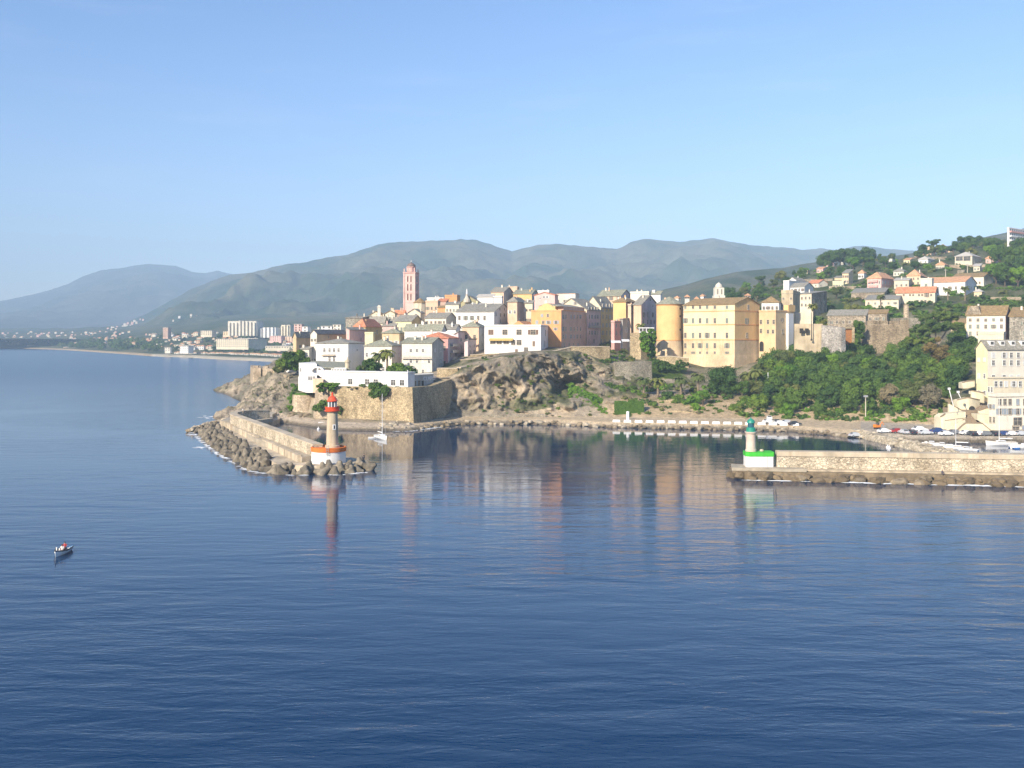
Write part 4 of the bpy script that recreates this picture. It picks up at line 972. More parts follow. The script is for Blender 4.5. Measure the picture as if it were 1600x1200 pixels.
r, D = house("cream villa with wide grey hipped roof and deep loggias", 1492,1519,1533, 400,415, 760, 40, 'hip', 394, 'cream','pale', [(1499,404,4.5,3),(1511,404,4.5,3)], (2,1,.9,1.5), 'b', 1)
house("white villa with grey hipped roof among hillside trees", 1435,1450,1461, 405,412, 800, 40, 'hip', 401, 'white','pale', (2,1,.9,1.1), (1,1,.9,1.1), ch=0)
house("orange-cream villa on the crest among pines", 1440,1455,1460, 387,399, 905, 34, 'flat', None, 'peach','orange', (3,1,1,1.5), None, ch=0)
house("small orange house left of the crest villa", 1429,1440,1443, 394,402, 880, 34, 'shed', 392, 'peach','orange', (2,1,1,1.3), None, ch=0)
house("pink house on the crest right of the pines", 1468,1476,1480, 385,392, 920, 34, 'hip', 382, 'pink','orange', (2,1,1,1.3), None, ch=0)
house("low orange house on the crest beside the pink one", 1479,1491,1495, 388,393, 925, 34, 'shed', 386, 'peach','orange', (3,1,1,1), None, ch=0)
house("small white house above the pink villa on the hill", 1382,1394,1399, 406,412, 840, 34, 'flat', None, 'pale','pale', (2,1,1,1.2), None, ch=0)
house("tiny pinkish house high on the wooded hill", 1291,1302,1304, 409,416, 820, 34, 'flat', None, 'pink','grey', (2,1,1,1.2), None, ch=0)
house("tiny cream house right of the pinkish house on the wooded hill", 1314,1320,1322, 409,414, 840, 34, 'flat', None, 'pale','grey', (2,1,.9,1), None, ch=0)
house("small cream house with dark window beside the electricity poles", 1521,1531,1534, 416,424, 740, 34, 'shed', 412, 'cream','pale', (2,1,.9,1.2), None, ch=0)
house("low grey stone house under the cream villa on the hill", 1496,1507,1509, 424,430, 690, 34, 'flat', None, 'stone','grey', (2,1,.8,.9), None, ch=0)
house("small orange garden house right of the white villas", 1522,1534,1538, 456,468, 545, 34, 'hip', 452, 'goldpale','pale', (2,1,.9,1.3), None, ch=1)
house("grey roofed stone barracks behind the bastion", 1293,1353,1356, 493,512, 455, 26, 'shed', 484, 'stone','grey', (6,1,.9,1.3), None, ch=0)
house("brown stone barracks roof stepping behind the bastion", 1354,1386,1388, 490,505, 470, 26, 'shed', 484, 'stone','brown', (3,1,.8,1.2), None, ch=0)
house("low terrace house with grey roof below the pink villa", 1330,1382,1388, 457,468, 560, 24, 'shed', 450, 'stone','grey', None, None, ch=0)
house("low grey roofed sheds left of the long red roofed house", 1352,1404,1408, 468,478, 520, 24, 'shed', 461, 'cream','grey', (5,1,.8,1), None, ch=0)
house("small grey roofed cream house above the pink villa's chimney", 1396,1412,1418, 424,431, 690, 34, 'hip', 419, 'pale','grey', (3,1,.9,1.2), None, ch=1)
house("small ruined pale house low on the left shoulder of the hill", 1252,1262,1266, 424,431, 760, 36, 'flat', None, 'worn','grey', (2,1,.9,1.1), None, ch=0)
house("tiny pink house left of the yellow tower house", 1276,1286,1290, 420,426, 790, 36, 'shed', 417, 'pink','orange', (2,1,.9,1.1), None, ch=0)
house("narrow white house between the pink villa and the yellow tower house", 1341,1350,1354, 427,436, 700, 34, 'hip', 422, 'white','orange', (2,1,.9,1.3), None, ch=0)
house("cream house with orange roof below the villa with loggias", 1462,1476,1482, 414,422, 720, 36, 'hip', 409, 'cream','orange', (3,1,.9,1.3), None, ch=1)
house("pale pink house half hidden right of the cream villa", 1540,1553,1560, 404,412, 740, 38, 'hip', 399, 'pink','orange', (2,1,.9,1.3), None, ch=0)
house("white cube house high at the right under the apartment block", 1556,1568,1574, 424,433, 690, 38, 'flat', None, 'white','pale', (2,1,.9,1.3), None, ch=0)
house("small yellow house on the slope under the crest villas", 1412,1422,1427, 406,412, 800, 34, 'shed', 403, 'yellow','orange', (2,1,.9,1.1), None, ch=0)
# right edge
r, D = house("pale stone house with brown roof and gable beside the umbrella pine", 1510,1571,1578, 492,527, 395, 33, 'gable_l', 478, 'pale','brown', (5,3,.9,1.5), (1,3,.8,1.3), 'g', 1, side_wall='rose')
m_ = MB(); a, b, H = D['a'], D['b'], D['H']; w2 = D['L1']*.2
m_.add([(-a,-b-.05,H),(-a+2*w2,-b-.05,H),(-a+1.5*w2,-b-.05,H+3.6),(-a+.5*w2,-b-.05,H+3.6),(-a,0,H),(-a+2*w2,0,H),(-a+1.5*w2,0,H+3.6),(-a+.5*w2,0,H+3.6)], [(0,1,2,3),(7,6,5,4),(3,2,6,7),(0,3,7,4),(1,5,6,2)])
m_.build("front_gable", W['stone'], r)
r, D = house("grey stone house with gable and brown roof at the right edge", 1577,1640,1650, 494,545, 388, 33, 'gable_l', 480, 'greystone','brown', (4,3,.9,1.6), None, 'g', 2)
house("low cream terrace wing under the pale stone house", 1528,1568,1571, 522,545, 380, 33, 'flat', None, 'cream','pale', (3,1,.9,1.3), None, ch=0)
house("small ochre house half hidden behind the umbrella pine", 1486,1512,1514, 505,530, 430, 30, 'shed', 498, 'tan','brown', (2,1,.8,1.2), None, ch=0)
r, D = house("large yellow-cream harbour house with slate mansard roof", 1525,1543,1680, 545,655, 335, 75, 'gable_f', 532, 'yellow','grey', (2,4,.9,1.5), [(x,y,1.1,1.7) for y in (555,567,590) for x in (1552,1569,1580,1591,1603)], 'w', 0, side_wall='pale', L2=46)
for k in range(7):
    m_ = MB(); yy = -D['b']+2.5+k*4.2; a = D['a']; h = D['h']; m_.box(a*.2, a*.72, yy-.9, yy+.9, D['H']+h*.35, D['H']+h*.95); m_.box(a*.721, a*.73, yy-.6, yy+.6, D['H']+h*.5, D['H']+h*.85, 1); m_.build("dormer", [W['white'], GLASS], r)
r, D = house("low cream harbour house with grey terrace roof above the stairs", 1543,1552,1680, 592,650, 318, 77, 'flat', None, 'cream','grey', (2,2,.9,1.6), [(x,y,1.1,1.7) for y in (600,) for x in (1556,1564,1572,1584,1594)], 'w', 0, L2=36, par=.3)
r, D = house("pale pink harbour front house with balcony rail and shop openings", 1545,1556,1690, 621,690, 306, 77, 'flat', None, 'pale','grey', (2,3,.9,1.7), [(x,y,1.1,1.8) for y in (628,643) for x in (1562,1570,1578,1590,1601)]+[(1590,659,3,2.6),(1587,671,2.4,2.4),(1602,671,2.4,2.4)], 's', 0, L2=36, par=.9, side_wall='pale')
# apartment tower on the hill
r, D = house("tall white apartment block with red balconies high on the hill", 1575,1577,1640, 357,402, 880, 50, 'flat', None, 'white','pale', None, None, ch=0, name='apartment_block', cat='apartment block', L2=30)
for k in range(6):
    m_ = MB(); zz = D['H']-2.6-k*3.3; m_.box(D['a']+.003, D['a']+1.4, -D['b']+.6, D['b'], zz-.2, zz+1.0, 0); 
    for j in range(8): m_.box(D['a']+.01, D['a']+.06, -D['b']+1+j*3.6, -D['b']+3+j*3.6, zz+1.1, zz+2.6, 1)
    m_.build("balcony", [W['rose'] if k in (0, 3) else W['white'], GLASS], r)

# ------------------------------------------------------------------ ramparts and walls
def XY(px, d): return (X(px, d), d)
def wall_thing(name, label, pts, th, z0, z1, mat, cat='wall', batter=0.0, coping=None):
    """pts = [(px, d)...]"""
    root = empty(name, (0, 0, 0)); tag(root, label, cat)
    q = [XY(*p) for p in pts]; c = Vector((sum(p[0] for p in q)/len(q), sum(p[1] for p in q)/len(q), 0))
    zb = min(z0) if isinstance(z0, (list, tuple)) else z0
    root.location = (c.x, c.y, zb)
    q = [(p[0]-c.x, p[1]-c.y) for p in q]
    f = lambda z: [v-zb for v in z] if isinstance(z, (list, tuple)) else z-zb
    m_ = MB(); strip_wall(m_, q, th, f(z0), f(z1), 0, batter); m_.build("masonry", mat, root)
    if coping:
        m_ = MB(); zz = f(z1); zz = zz if isinstance(zz, list) else [zz]*len(q)
        strip_wall(m_, q, th+.35, [v+.004 for v in zz], [v+.3 for v in zz]); m_.build("coping", coping, root)
    return root
def zt(py, d): return Zp(py, d)
# seafront rampart below the white club, with its shaded return wall
wall_thing("rampart_wall", "long tan stone rampart wall under the white club, turning back into shade by the cliff", [(514,347),(560,343),(600,339),(641,334),(668,348),(700,362)], 3.0, [.5,.5,.5,.5,.5,1], [zt(603,347),zt(604,343),zt(604.5,339),zt(605,334),zt(603,348),zt(592,362)], STONE, batter=1.0)
wall_thing("curved_wall_end", "rounded stone wall end with ivy beside the round seaward tower", [(498,351),(502,347),(508,345),(514,350)], 2.4, 1.0, [zt(611,352),zt(607,347),zt(606,345),zt(606,350)], STONE_P, batter=0.8)
def round_tower_small():
    d = 366; cx = X(476, d); r_ = 21/F*d; root = empty("sea_tower", (cx, d+r_*.6, 1.5)); tag(root, "low round stone sea tower with grass on top above the beach", "tower")
    z1 = zt(617, d)-1.5; m_ = MB(); m_.lathe([(r_*1.25, 0), (r_*1.03, z1*.55), (r_, z1)], 32); smooth_by_angle(m_.build("wall", STONE_P, root).data)
    m_ = MB(); m_.lathe([(r_*.96, z1+.003), (r_*.8, z1+.5), (.1, z1+.8)], 20); m_.build("grass_top", IVY, root, True)
round_tower_small()
def bastion_sea():
    root = empty("seaward_bastion", (X(420, 505), 505, 4)); tag(root, "pinkish stone seaward bastion on the rocks at the far point", "bastion")
    def poly(pts): return [(X(p, d)-root.location.x, d-root.location.y) for p, d in pts]
    m_ = MB(); m_.prism(poly([(391,512),(395,498),(408,497),(408,540),(391,545)]), 0-2, zt(574.5,500)-4, 0, .02); m_.build("tower_wall", STONE_P, root)
    m_ = MB(); m_.prism(poly([(408.2,499),(426,488),(426,540),(408.2,540)]), -2, zt(576,492)-4, 0, .02); m_.build("curtain_wall", STONE_P, root)
    m_ = MB(); m_.prism(poly([(426.2,484),(436,474),(440,510),(426.2,530)]), -3, zt(577,480)-4, 0, .02); m_.build("flank_wall", STONE, root)
    m_ = MB(); m_.prism(poly([(438,466),(452,420),(456,422),(444,480)]), -3, zt(586,440)-4, 0, .02); m_.build("lower_wall", STONE, root)
    for (px, d) in ((400,505),(416,500),(430,490),(434,488)):
        m_ = MB(); q = poly([(px,d)])[0]; z = (zt(574.5,500) if px < 408 else zt(576,492) if px < 426 else zt(577,480))-4
        m_.box(q[0]-1.2, q[0]+1.2, q[1]-1, q[1]+1, z+.003, z+.9); m_.build("merlon", STONE_P, root)
bastion_sea()
wall_thing("terrace_wall", "square block of terrace wall between the club and the cliff", [(684,372),(700,371),(716,370)], 2.0, 8, zt(576,371), STONE, coping=COPING)
wall_thing("terrace_wall", "low parapet with sunlit corner above the shaded rampart", [(660,362),(690,364),(716,368)], 1.2, 8, [zt(593,362),zt(591,364),zt(590,368)], STONE_G, coping=COPING)
wall_thing("terrace_wall", "rising terrace wall climbing to the cliff top lawn", [(717,372),(740,380),(780,384)], 1.6, 12, [zt(575,372),zt(571,380),zt(565,384)], STONE, coping=COPING)
wall_thing("terrace_wall", "low pale garden wall below the mauve house", [(718,398),(760,399),(800,396)], .9, 17, [zt(563,398),zt(559,399),zt(556,396)], STONE, coping=COPING)
wall_thing("terrace_wall", "second garden wall with hedge under the beige house", [(735,405),(780,404)], .8, 17, [zt(555,405),zt(553,404)], STONE, coping=COPING)
wall_thing("cliff_parapet", "grey parapet wall climbing from the white house to the orange house", [(848,394),(870,397),(893,400)], 1.0, 19, [zt(553,394),zt(548,397),zt(542.5,400)], STONE_G, coping=COPING)
wall_thing("cliff_parapet", "sunlit rampart top below the tall mauve and ochre houses", [(893,399),(920,400),(952,402)], 1.2, 15, zt(542,400), STONE, coping=COPING)
wall_thing("rampart_wall", "plain grey rampart wall above the palm terrace", [(960,389),(985,390),(1016,393)], 2.4, 7, [zt(566,389),zt(565,390),zt(564,393)], STONE_G, batter=.8)
wall_thing("rampart_wall", "small pale bastion wall under the glass pavilion", [(986,418),(1000,416),(1010,419)], 2.0, 15, zt(520,417), STONE, batter=.6)
wall_thing("garden_wall", "low golden wall at the foot of the round orange tower", [(1016,417),(1046,414),(1076,412)], .8, 16, [zt(558,417),zt(557,414),zt(560,412)], STONE, coping=COPING)
wall_thing("terrace_wall", "small terrace wall under the palms beside the ivy wall", [(1006,366),(1030,366),(1060,365)], 1.0, 3, [zt(627,366),zt(626,366),zt(623,365)], STONE)
wall_thing("terrace_wall", "golden retaining wall with ledges behind the white barriers", [(1000,357),(1060,355),(1090,352)], 1.0, 1, [zt(645,357),zt(641,355),zt(645,352)], STONE)
wall_thing("quay_wall", "low wall block at the foot of the dark cliff", [(752,356),(775,356),(852,357)], 1.0, 1, [zt(648,356),zt(648,356),zt(647,357)], STONE_G)
wall_thing("rampart_wall", "old golden rampart wall with two dark windows beside the palace annex", [(1241,412),(1262,411),(1285,410)], 2.0, 14, zt(506,411), W['worn'], batter=.3)
r = bpy.data.objects[ [o.name for o in C.objects if o.name.startswith("rampart_wall")][-1] ]
for px in (1251, 1259.5):
    o = MB(); o.box(-.7,.7,-.06,.5,-1,1); ob = o.build("window", DARKIN, r); p = P(px, 517, 410); ob.location = (p.x-r.location.x, p.y-r.location.y-1.35, p.z-r.location.z)
wall_thing("rampart_wall", "grey white patched rampart wall left of the arched gate", [(1285.5,409),(1300,406),(1318,400)], 2.0, 13, [zt(508,409),zt(510,406),zt(512,400)], masonry("whitewashed_wall", (.52,.48,.43), 1.2, .3), batter=.3)
wall_thing("lamp_rampart", "jagged old house wall beside the tall mast over the park", [(1243,432),(1270,430)], 6.0, 18, [zt(489,432),zt(487,430)], W['cream'], batter=0)
for lab, x0, x1, py in (("long pale retaining wall stepping across the slope under the pink villa", 1336, 1402, 458), ("pale terrace wall on the bank right of the white villas", 1548, 1612, 470), ("low stone terrace wall on the left shoulder of the hill", 1238, 1300, 440),
                        ("broken pale terrace wall below the yellow tower house", 1296, 1344, 452), ("long terrace wall below the cream villa with loggias", 1484, 1540, 418), ("short retaining wall under the crest villas", 1428, 1478, 405)):
    ds = [near.hit(p, py, 450, 980) or 700 for p in (x0, (x0+x1)/2, x1)]; zz = [near.z(p, d_) for p, d_ in zip((x0, (x0+x1)/2, x1), ds)]
    wall_thing("terrace_wall", lab, list(zip((x0, (x0+x1)/2, x1), ds)), 1.0, [z_-3 for z_ in zz], [z_+1.6 for z_ in zz], STONE_P, coping=COPING)
def gate():
    root = empty("rampart_gate", (X(1326, 412), 412, 16)); tag(root, "arched gateway with brown door between rampart and bastion", "gate")
    w = 7.5/F*412; z1 = zt(511, 412)-16; zd = zt(534, 412)-16; m_ = MB()
    m_.box(-w*1.25, -w*.78, 0, 1.5, 0, z1); m_.box(w*.78, w*1.25, 0, 1.5, 0, z1); m_.box(-w*.779, w*.779, 0, 1.5, z1-.6, z1-.001); m_.build("arch", STONE, root)
    m_ = MB(); m_.box(-w*.779, w*.779, .8, 1.2, 0, z1-.601); m_.build("door", plain("rusty_door", (.38,.16,.05), .8, .4), root)
gate()
def bastion():
    root = empty("brown_bastion", (X(1382, 425), 425, 19)); tag(root, "big brown sloping stone bastion with embrasures above the park trees", "bastion")
    z1 = zt(507, 418)-19
    base = [(-10.8,-8.5),(7.6,-9.5),(9.5,14),(-12,14)]; m_ = MB()
    top = [(-9.3,-6.2),(7.4,-7.4),(9.2,14),(-9.5,14)]
    m_.add([(p[0],p[1],-8) for p in base]+[(p[0],p[1],z1) for p in top], [(3,2,1,0),(4,5,6,7)]+[(i,(i+1)%4,4+(i+1)%4,4+i) for i in range(4)]); m_.build("sloping_wall", STONE_B, root)
    m_ = MB(); strip_wall(m_, [(-9.4,-6.0),(7.4,-7.2),(9.2,14)], .5, z1-.25, z1+.05); m_.build("string_course", STONE_P, root)
    for i, (x0, x1) in enumerate(((-9.3,-5.2),(-4.4,-1.0),(-.2,3.2),(4.0,7.3))):
        m_ = MB(); f = lambda x: -6.2-(x+9.3)*1.2/16.7
        m_.prism([(x0,f(x0)+.1),(x1,f(x1)+.1),(x1,f(x1)+1.4),(x0,f(x0)+1.4)], z1+.06, z1+1.5+(.5 if i == 3 else 0)); m_.build("merlon", STONE_B, root)
    t = empty("watch_turret", (X(1416, 440), 440, zt(496, 440))); tag(t, "small stone watch turret standing behind the brown bastion", "turret")
    m_ = MB(); hh = zt(477, 440)-zt(496, 440); m_.lathe([(1.25,-8),(1.2,0),(1.1,hh),(1.25,hh+.01),(1.25,hh+.3)], 12); m_.build("shaft", STONE_P, t)
    m_ = MB(); m_.box(-5,5,-3,5,-9,-.2); m_.build("guardhouse", STONE_G, t)
bastion()

# ---- white club building on the rampart
def club():
    d = 349; root = empty("club_building", (X(560, d), d, zt(604, d))); tag(root, "long low white club building with row of square windows on the rampart", "building")
    ox, oy, oz = root.location
    pl = lambda px, dd: (X(px, dd)-ox, dd-oy)
    A, B = pl(503, 355), pl(636, 340); ux = Vector((B[0]-A[0], B[1]-A[1])); L = ux.length; ux.normalize(); nx = Vector((-ux.y, ux.x))
    H = zt(582.5, 348)-oz+.2
    def quad(s0, s1, w0, w1, z0, z1, mi=0, m_=None):
        ps = [A[0]+ux.x*s+nx.x*w for s, w in ((s0,w0),(s1,w0),(s1,w1),(s0,w1))]; qs = [A[1]+ux.y*s+nx.y*w for s, w in ((s0,w0),(s1,w0),(s1,w1),(s0,w1))]
        m_.prism(list(zip(ps, qs)), z0, z1, mi)
    m_ = MB(); quad(0, L, 0, 5, -.8, H, 0, m_); m_.build("wall", W['white'], root)
    m_ = MB(); quad(-.3, L+.3, -.35, 5.3, H+.004, H+.3, 0, m_); m_.build("roof", W['white'], root)
    n = 10; an = math.atan2(ux.y, ux.x)
    for i in range(n):
        s = L*(i+.35)/n+.3; o = bpy.data.objects.new("window", window_mesh(1.75, 1.9, 'w', 2 if i in (0, 1, 2, 4, 7) else 0)); link(o, root)
        o.location = (A[0]+ux.x*s, A[1]+ux.y*s, .75); o.rotation_euler.z = an
    # left pavilion with its bowed porch and pinkish end
    m_ = MB(); P1, P2, P3, P4 = pl(466, 372), pl(478, 356), pl(503, 354.5), pl(498, 385)
    m_.prism([P1,P2,P3,P4], -2.5, zt(590,362)-oz); m_.build("wing_wall", W['white'], root)
    m_ = MB(); q1, q2, q3, q4 = pl(467, 373.5), pl(477.5, 357), pl(520, 358), pl(512, 390)
    m_.prism([q1,q2,pl(495,357),pl(492,388)], zt(589.9,362)-oz, zt(568,362)-oz); m_.build("pavilion_wall", W['white'], root)
    m_ = MB(); m_.prism([pl(497,366),pl(543,360),pl(546,385),pl(500,392)], H+.31, zt(577.5,362)-oz); m_.build("upper_wall", W['cream'], root)
    e0, e1 = zt(575,360)-oz, zt(566.5,372)-oz
    m_ = MB(); c0, c1, c2, c3 = pl(478,360), pl(546,356), pl(540,384), pl(486,388)
    m_.add([(*c0,e0+.5),(*c1,e0),(*c2,e1),(*c3,e1+.3),(*c0,e0+.15),(*c1,e0-.35),(*c2,e1-.35),(*c3,e1-.05)], [(0,1,2,3),(7,6,5,4),(0,4,5,1),(1,5,6,2),(2,6,7,3),(3,7,4,0)]); m_.build("green_roof", ROOF['green'], root)
    m_ = MB(); m_.prism([pl(517.5,358),pl(541,355),pl(541,362),pl(518,364)], H+.31, zt(574.5,358)-oz); m_.build("upper_pavilion", W['white'], root)
    for px in (520, 524, 528.5, 533, 537.5):
        o = bpy.data.objects.new("window", window_mesh(.75, .95, 'w', 0)); link(o, root); q = pl(px, 357.6-(px-517.5)*.128); o.location = (q[0], q[1]-.02, zt(581.5, 357)-oz+.2); o.rotation_euler.z = an
    m_ = MB(); cxy = pl(496, 356.3); rr = 8.5/F*356
    for i in range(10):
        t0, t1 = math.pi*i/10, math.pi*(i+1)/10; zc = H+.3; ro, ri = rr+.45, rr-.35
        v4 = [(ro*math.cos(t0), ro*math.sin(t0)), (ro*math.cos(t1), ro*math.sin(t1)), (ri*math.cos(t1), ri*math.sin(t1)), (ri*math.cos(t0), ri*math.sin(t0))]
        m_.add([(cxy[0]+a_, cxy[1]-.8, zc+b_*.62) for a_, b_ in v4]+[(cxy[0]+a_, cxy[1]+1.2, zc+b_*.62) for a_, b_ in v4], [(0,1,2,3),(7,6,5,4),(0,4,5,1),(1,5,6,2),(2,6,7,3),(3,7,4,0)])
    m_.build("porch_arch", W['white'], root)
    for px, py in ((470.5, 578), (484, 591), (487.5, 591), (491.5, 591)):
        o = bpy.data.objects.new("window", window_mesh(.7, 1.3, 'w', 0)); link(o, root); dd = 367.2 if px < 475 else 356.2-(px-478)*.06; q = pl(px, dd); o.location = (q[0]-.15, q[1]-.2, zt(py, dd)-oz-.65); o.rotation_euler.z = R(-35) if px < 475 else -.05
    m_ = MB(); m_.prism([pl(489,351),pl(505,350),pl(505,354),pl(489,354.2)], -2.2, zt(592,351)-oz); m_.build("porch_wall", W['peach'], root)
    # grey shaded wing with lettering
    g_ = empty("restaurant_wing", (X(640, 343), 343, zt(606, 343))); tag(g_, "low grey wing with white lettering beside the flagpole on the rampart", "building")
    ox, oy, oz = g_.location
    a_, b_, c_, e_ = pl(636.6, 341.0), pl(677, 355.5), pl(674, 366), pl(634, 352)
    zt1 = zt(586, 350)-oz; m_ = MB(); m_.prism([a_,b_,c_,e_], -1, zt1); m_.build("wall", W['grey'], g_)
    m_ = MB(); m_.prism([(a_[0]-.2,a_[1]-.3),(b_[0]+.3,b_[1]-.2),c_,e_], zt1+.003, zt1+.25); m_.build("roof", W['pale'], g_)
    dv = Vector((b_[0]-a_[0], b_[1]-a_[1])); Lg = dv.length; dv.normalize(); ang = math.atan2(dv.y, dv.x)
    fc = bpy.data.curves.new("lettering", 'FONT'); fc.body = "CLARO"; fc.size = 1.9; fc.extrude = .06; fc.align_x = 'LEFT'
    to = bpy.data.objects.new("lettering_tmp", fc); C.objects.link(to); dg = bpy.context.evaluated_depsgraph_get(); dg.update()
    tm = bpy.data.meshes.new_from_object(to.evaluated_get(dg)); bpy.data.objects.remove(to); tm.materials.clear(); tm.materials.append(WHITE_P)
    lt = mesh_obj("lettering", tm, WHITE_P, g_); s = Lg*.60; lt.location = (a_[0]+dv.x*s+dv.y*.08, a_[1]+dv.y*s-dv.x*.08, zt1-1.9); lt.rotation_euler = (R(90), 0, ang); lt.scale = (1.25, 1, 1)
    for s, st in ((.12, 0), (.28, 1), (.44, 0)):
        o = bpy.data.objects.new("window", window_mesh(1.5, 1.8, 's', st)); link(o, g_); o.location = (a_[0]+dv.x*Lg*s, a_[1]+dv.y*Lg*s, .5); o.rotation_euler.z = ang
    m_ = MB(); m_.box(-.6,.6,-.05,.2,0,2.1); o = m_.build("door", DARKIN, g_); o.location = (a_[0]+dv.x*Lg*.58, a_[1]+dv.y*Lg*.58, 0.05); o.rotation_euler.z = ang
club()
def pole(name, label, cat, px, py0, py1, d, r_=.09, mat=None, lean=0.0, head=None, px1=None):
    b_ = P(px, py1, d); root = empty(name, b_); tag(root, label, cat); h = Zp(py0, d)-b_.z
    m_ = MB(); dx = ((px1-px)/F*d if px1 else 0); m_.tube((0,0,-.4), (dx,0,h), r_*1.3, r_*.8, 8); m_.box(-.3,.3,-.3,.3,-.6,.05); m_.build("post", mat or METAL, root)
    if head:
        m_ = MB()
        if head == 'lamp': m_.box(-.1,1.3,-.06,.06,h-.05,h+.07); m_.box(.7,1.5,-.15,.15,h-.17,h-.051); m_.build("lamp_head", METAL, root)
        if head == 'flood': m_.box(-.7,.7,-.3,.1,h-.1,h+.5); m_.build("lamp_head", METAL, root)
        if head == 'cross': m_.box(-1.2,1.2,-.08,.08,h-1.0,h-.8); m_.box(-.8,.8,-.08,.08,h-.5,h-.35); m_.build("crossarm", METAL, root)
        if head == 'ball': m_.lathe([(.02,h-.1),(.22,h+.05),(.22,h+.2),(.02,h+.35)], 8); m_.build("finial", mat or METAL, root)
    return root
pole("flagpole", "white flagpole at the corner of the club rampart", "flagpole", 637, 580, 606, 337, .13, WHITE_P, head='ball')
pole("street_lamp", "tall grey lamp post among the park trees", "lamp post", 1352.5, 620, 653, 335, .16, TRIM_S, head='flood')
pole("mast_pole", "leaning white pole beside the stairs", "pole", 1483, 636, 606, 305, .12, WHITE_P, px1=1490).rotation_euler = (0, 0, 0)
pole("mast_pole", "short leaning white pole behind the stairs", "pole", 1497, 622, 611, 312, .12, WHITE_P, px1=1501)
pole("utility_pole", "pale utility pole with crossarms above the white villas", "utility pole", 1477.5, 420, 433, 600, .2, TRIM_S, head='cross')
pole("utility_pole", "tall pale utility pole left of the small cream house", "utility pole", 1511.5, 412, 428, 600, .2, TRIM_S, head='cross')
pole("tall_mast", "tall thin dark mast beside the ragged rampart house", "mast", 1268, 488, 530, 408, .14, BLACK)
pole("lamp_post", "thin white post at the hem of the park woods", "post", 1200, 582, 602, 372, .14, WHITE_P)
pole("lamp_post", "slim pale lamp post inside the park woods", "post", 1310, 604, 617, 365, .12, TRIM_S)
pole("lamp_post", "short dark post by the golden retaining wall", "post", 1135, 632, 646, 355, .14, BARK)
# stubby stone column on the club
q = P(543, 583, 358); root = empty("stone_column", q); tag(root, "round tan stone column with cap behind the club roof", "column")
m_ = MB(); h1, h2, h3 = (zt(p, 358)-q.z for p in (566, 562, 557)); m_.lathe([(.95,-2),(.9,0),(.8,h1)], 12); m_.build("shaft", LTOWER, root)
m_ = MB(); m_.lathe([(1.1,h1+.003),(1.15,h1+.5),(.75,h1+.6),(.7,h2),(.2,h2+.2),(.12,h3)], 12); m_.build("cap", LTOWER, root)
# glass pavilion, cafe awnings
q = P(1010, 520, 420); root = empty("glass_pavilion", q); tag(root, "small white framed glass pavilion on the bastion wall", "pavilion")
w2, h = 11/F*420, zt(513, 420)-q.z
m_ = MB(); m_.box(-w2-.3, w2+.3, -.2, 3, h, h+.35); [m_.box(-w2+i*w2/2-.12, -w2+i*w2/2+.12, 0, .24, -.5, h-.003) for i in range(5)]; m_.box(-w2, w2, .03, .21, .0, .5); m_.build("frame", WHITE_P, root)
m_ = MB(); m_.box(-w2, w2, .30, .36, -.5, h-.003); m_.build("glazing", GLASS, root)
for i, (px, py, w_) in enumerate(((963,534,7.5),(978,532,6))):
    q = P(px, py+5, 420+i*2); root = empty("cafe_awning", q); tag(root, ("wide white cafe awning below the pink house","smaller white cafe awning beside the grey block")[i], "awning")
    w2 = w_/F*420; h = 5/F*420; m_ = MB(); m_.add([(-w2,0,h-.3),(w2,0,h-.3),(w2,3,h+.5),(-w2,3,h+.5),(-w2,0,h-.42),(w2,0,h-.42),(w2,3,h+.38),(-w2,3,h+.38)], [(0,1,2,3),(7,6,5,4),(0,4,5,1),(1,5,6,2),(2,6,7,3),(3,7,4,0)]); m_.build("canvas", WHITE_P, root)
    m_ = MB(); [m_.tube((x,.1,-1.5),(x,.1,h-.43),.06) for x in (-w2+.2, w2-.2)]; m_.build("frame", METAL, root)

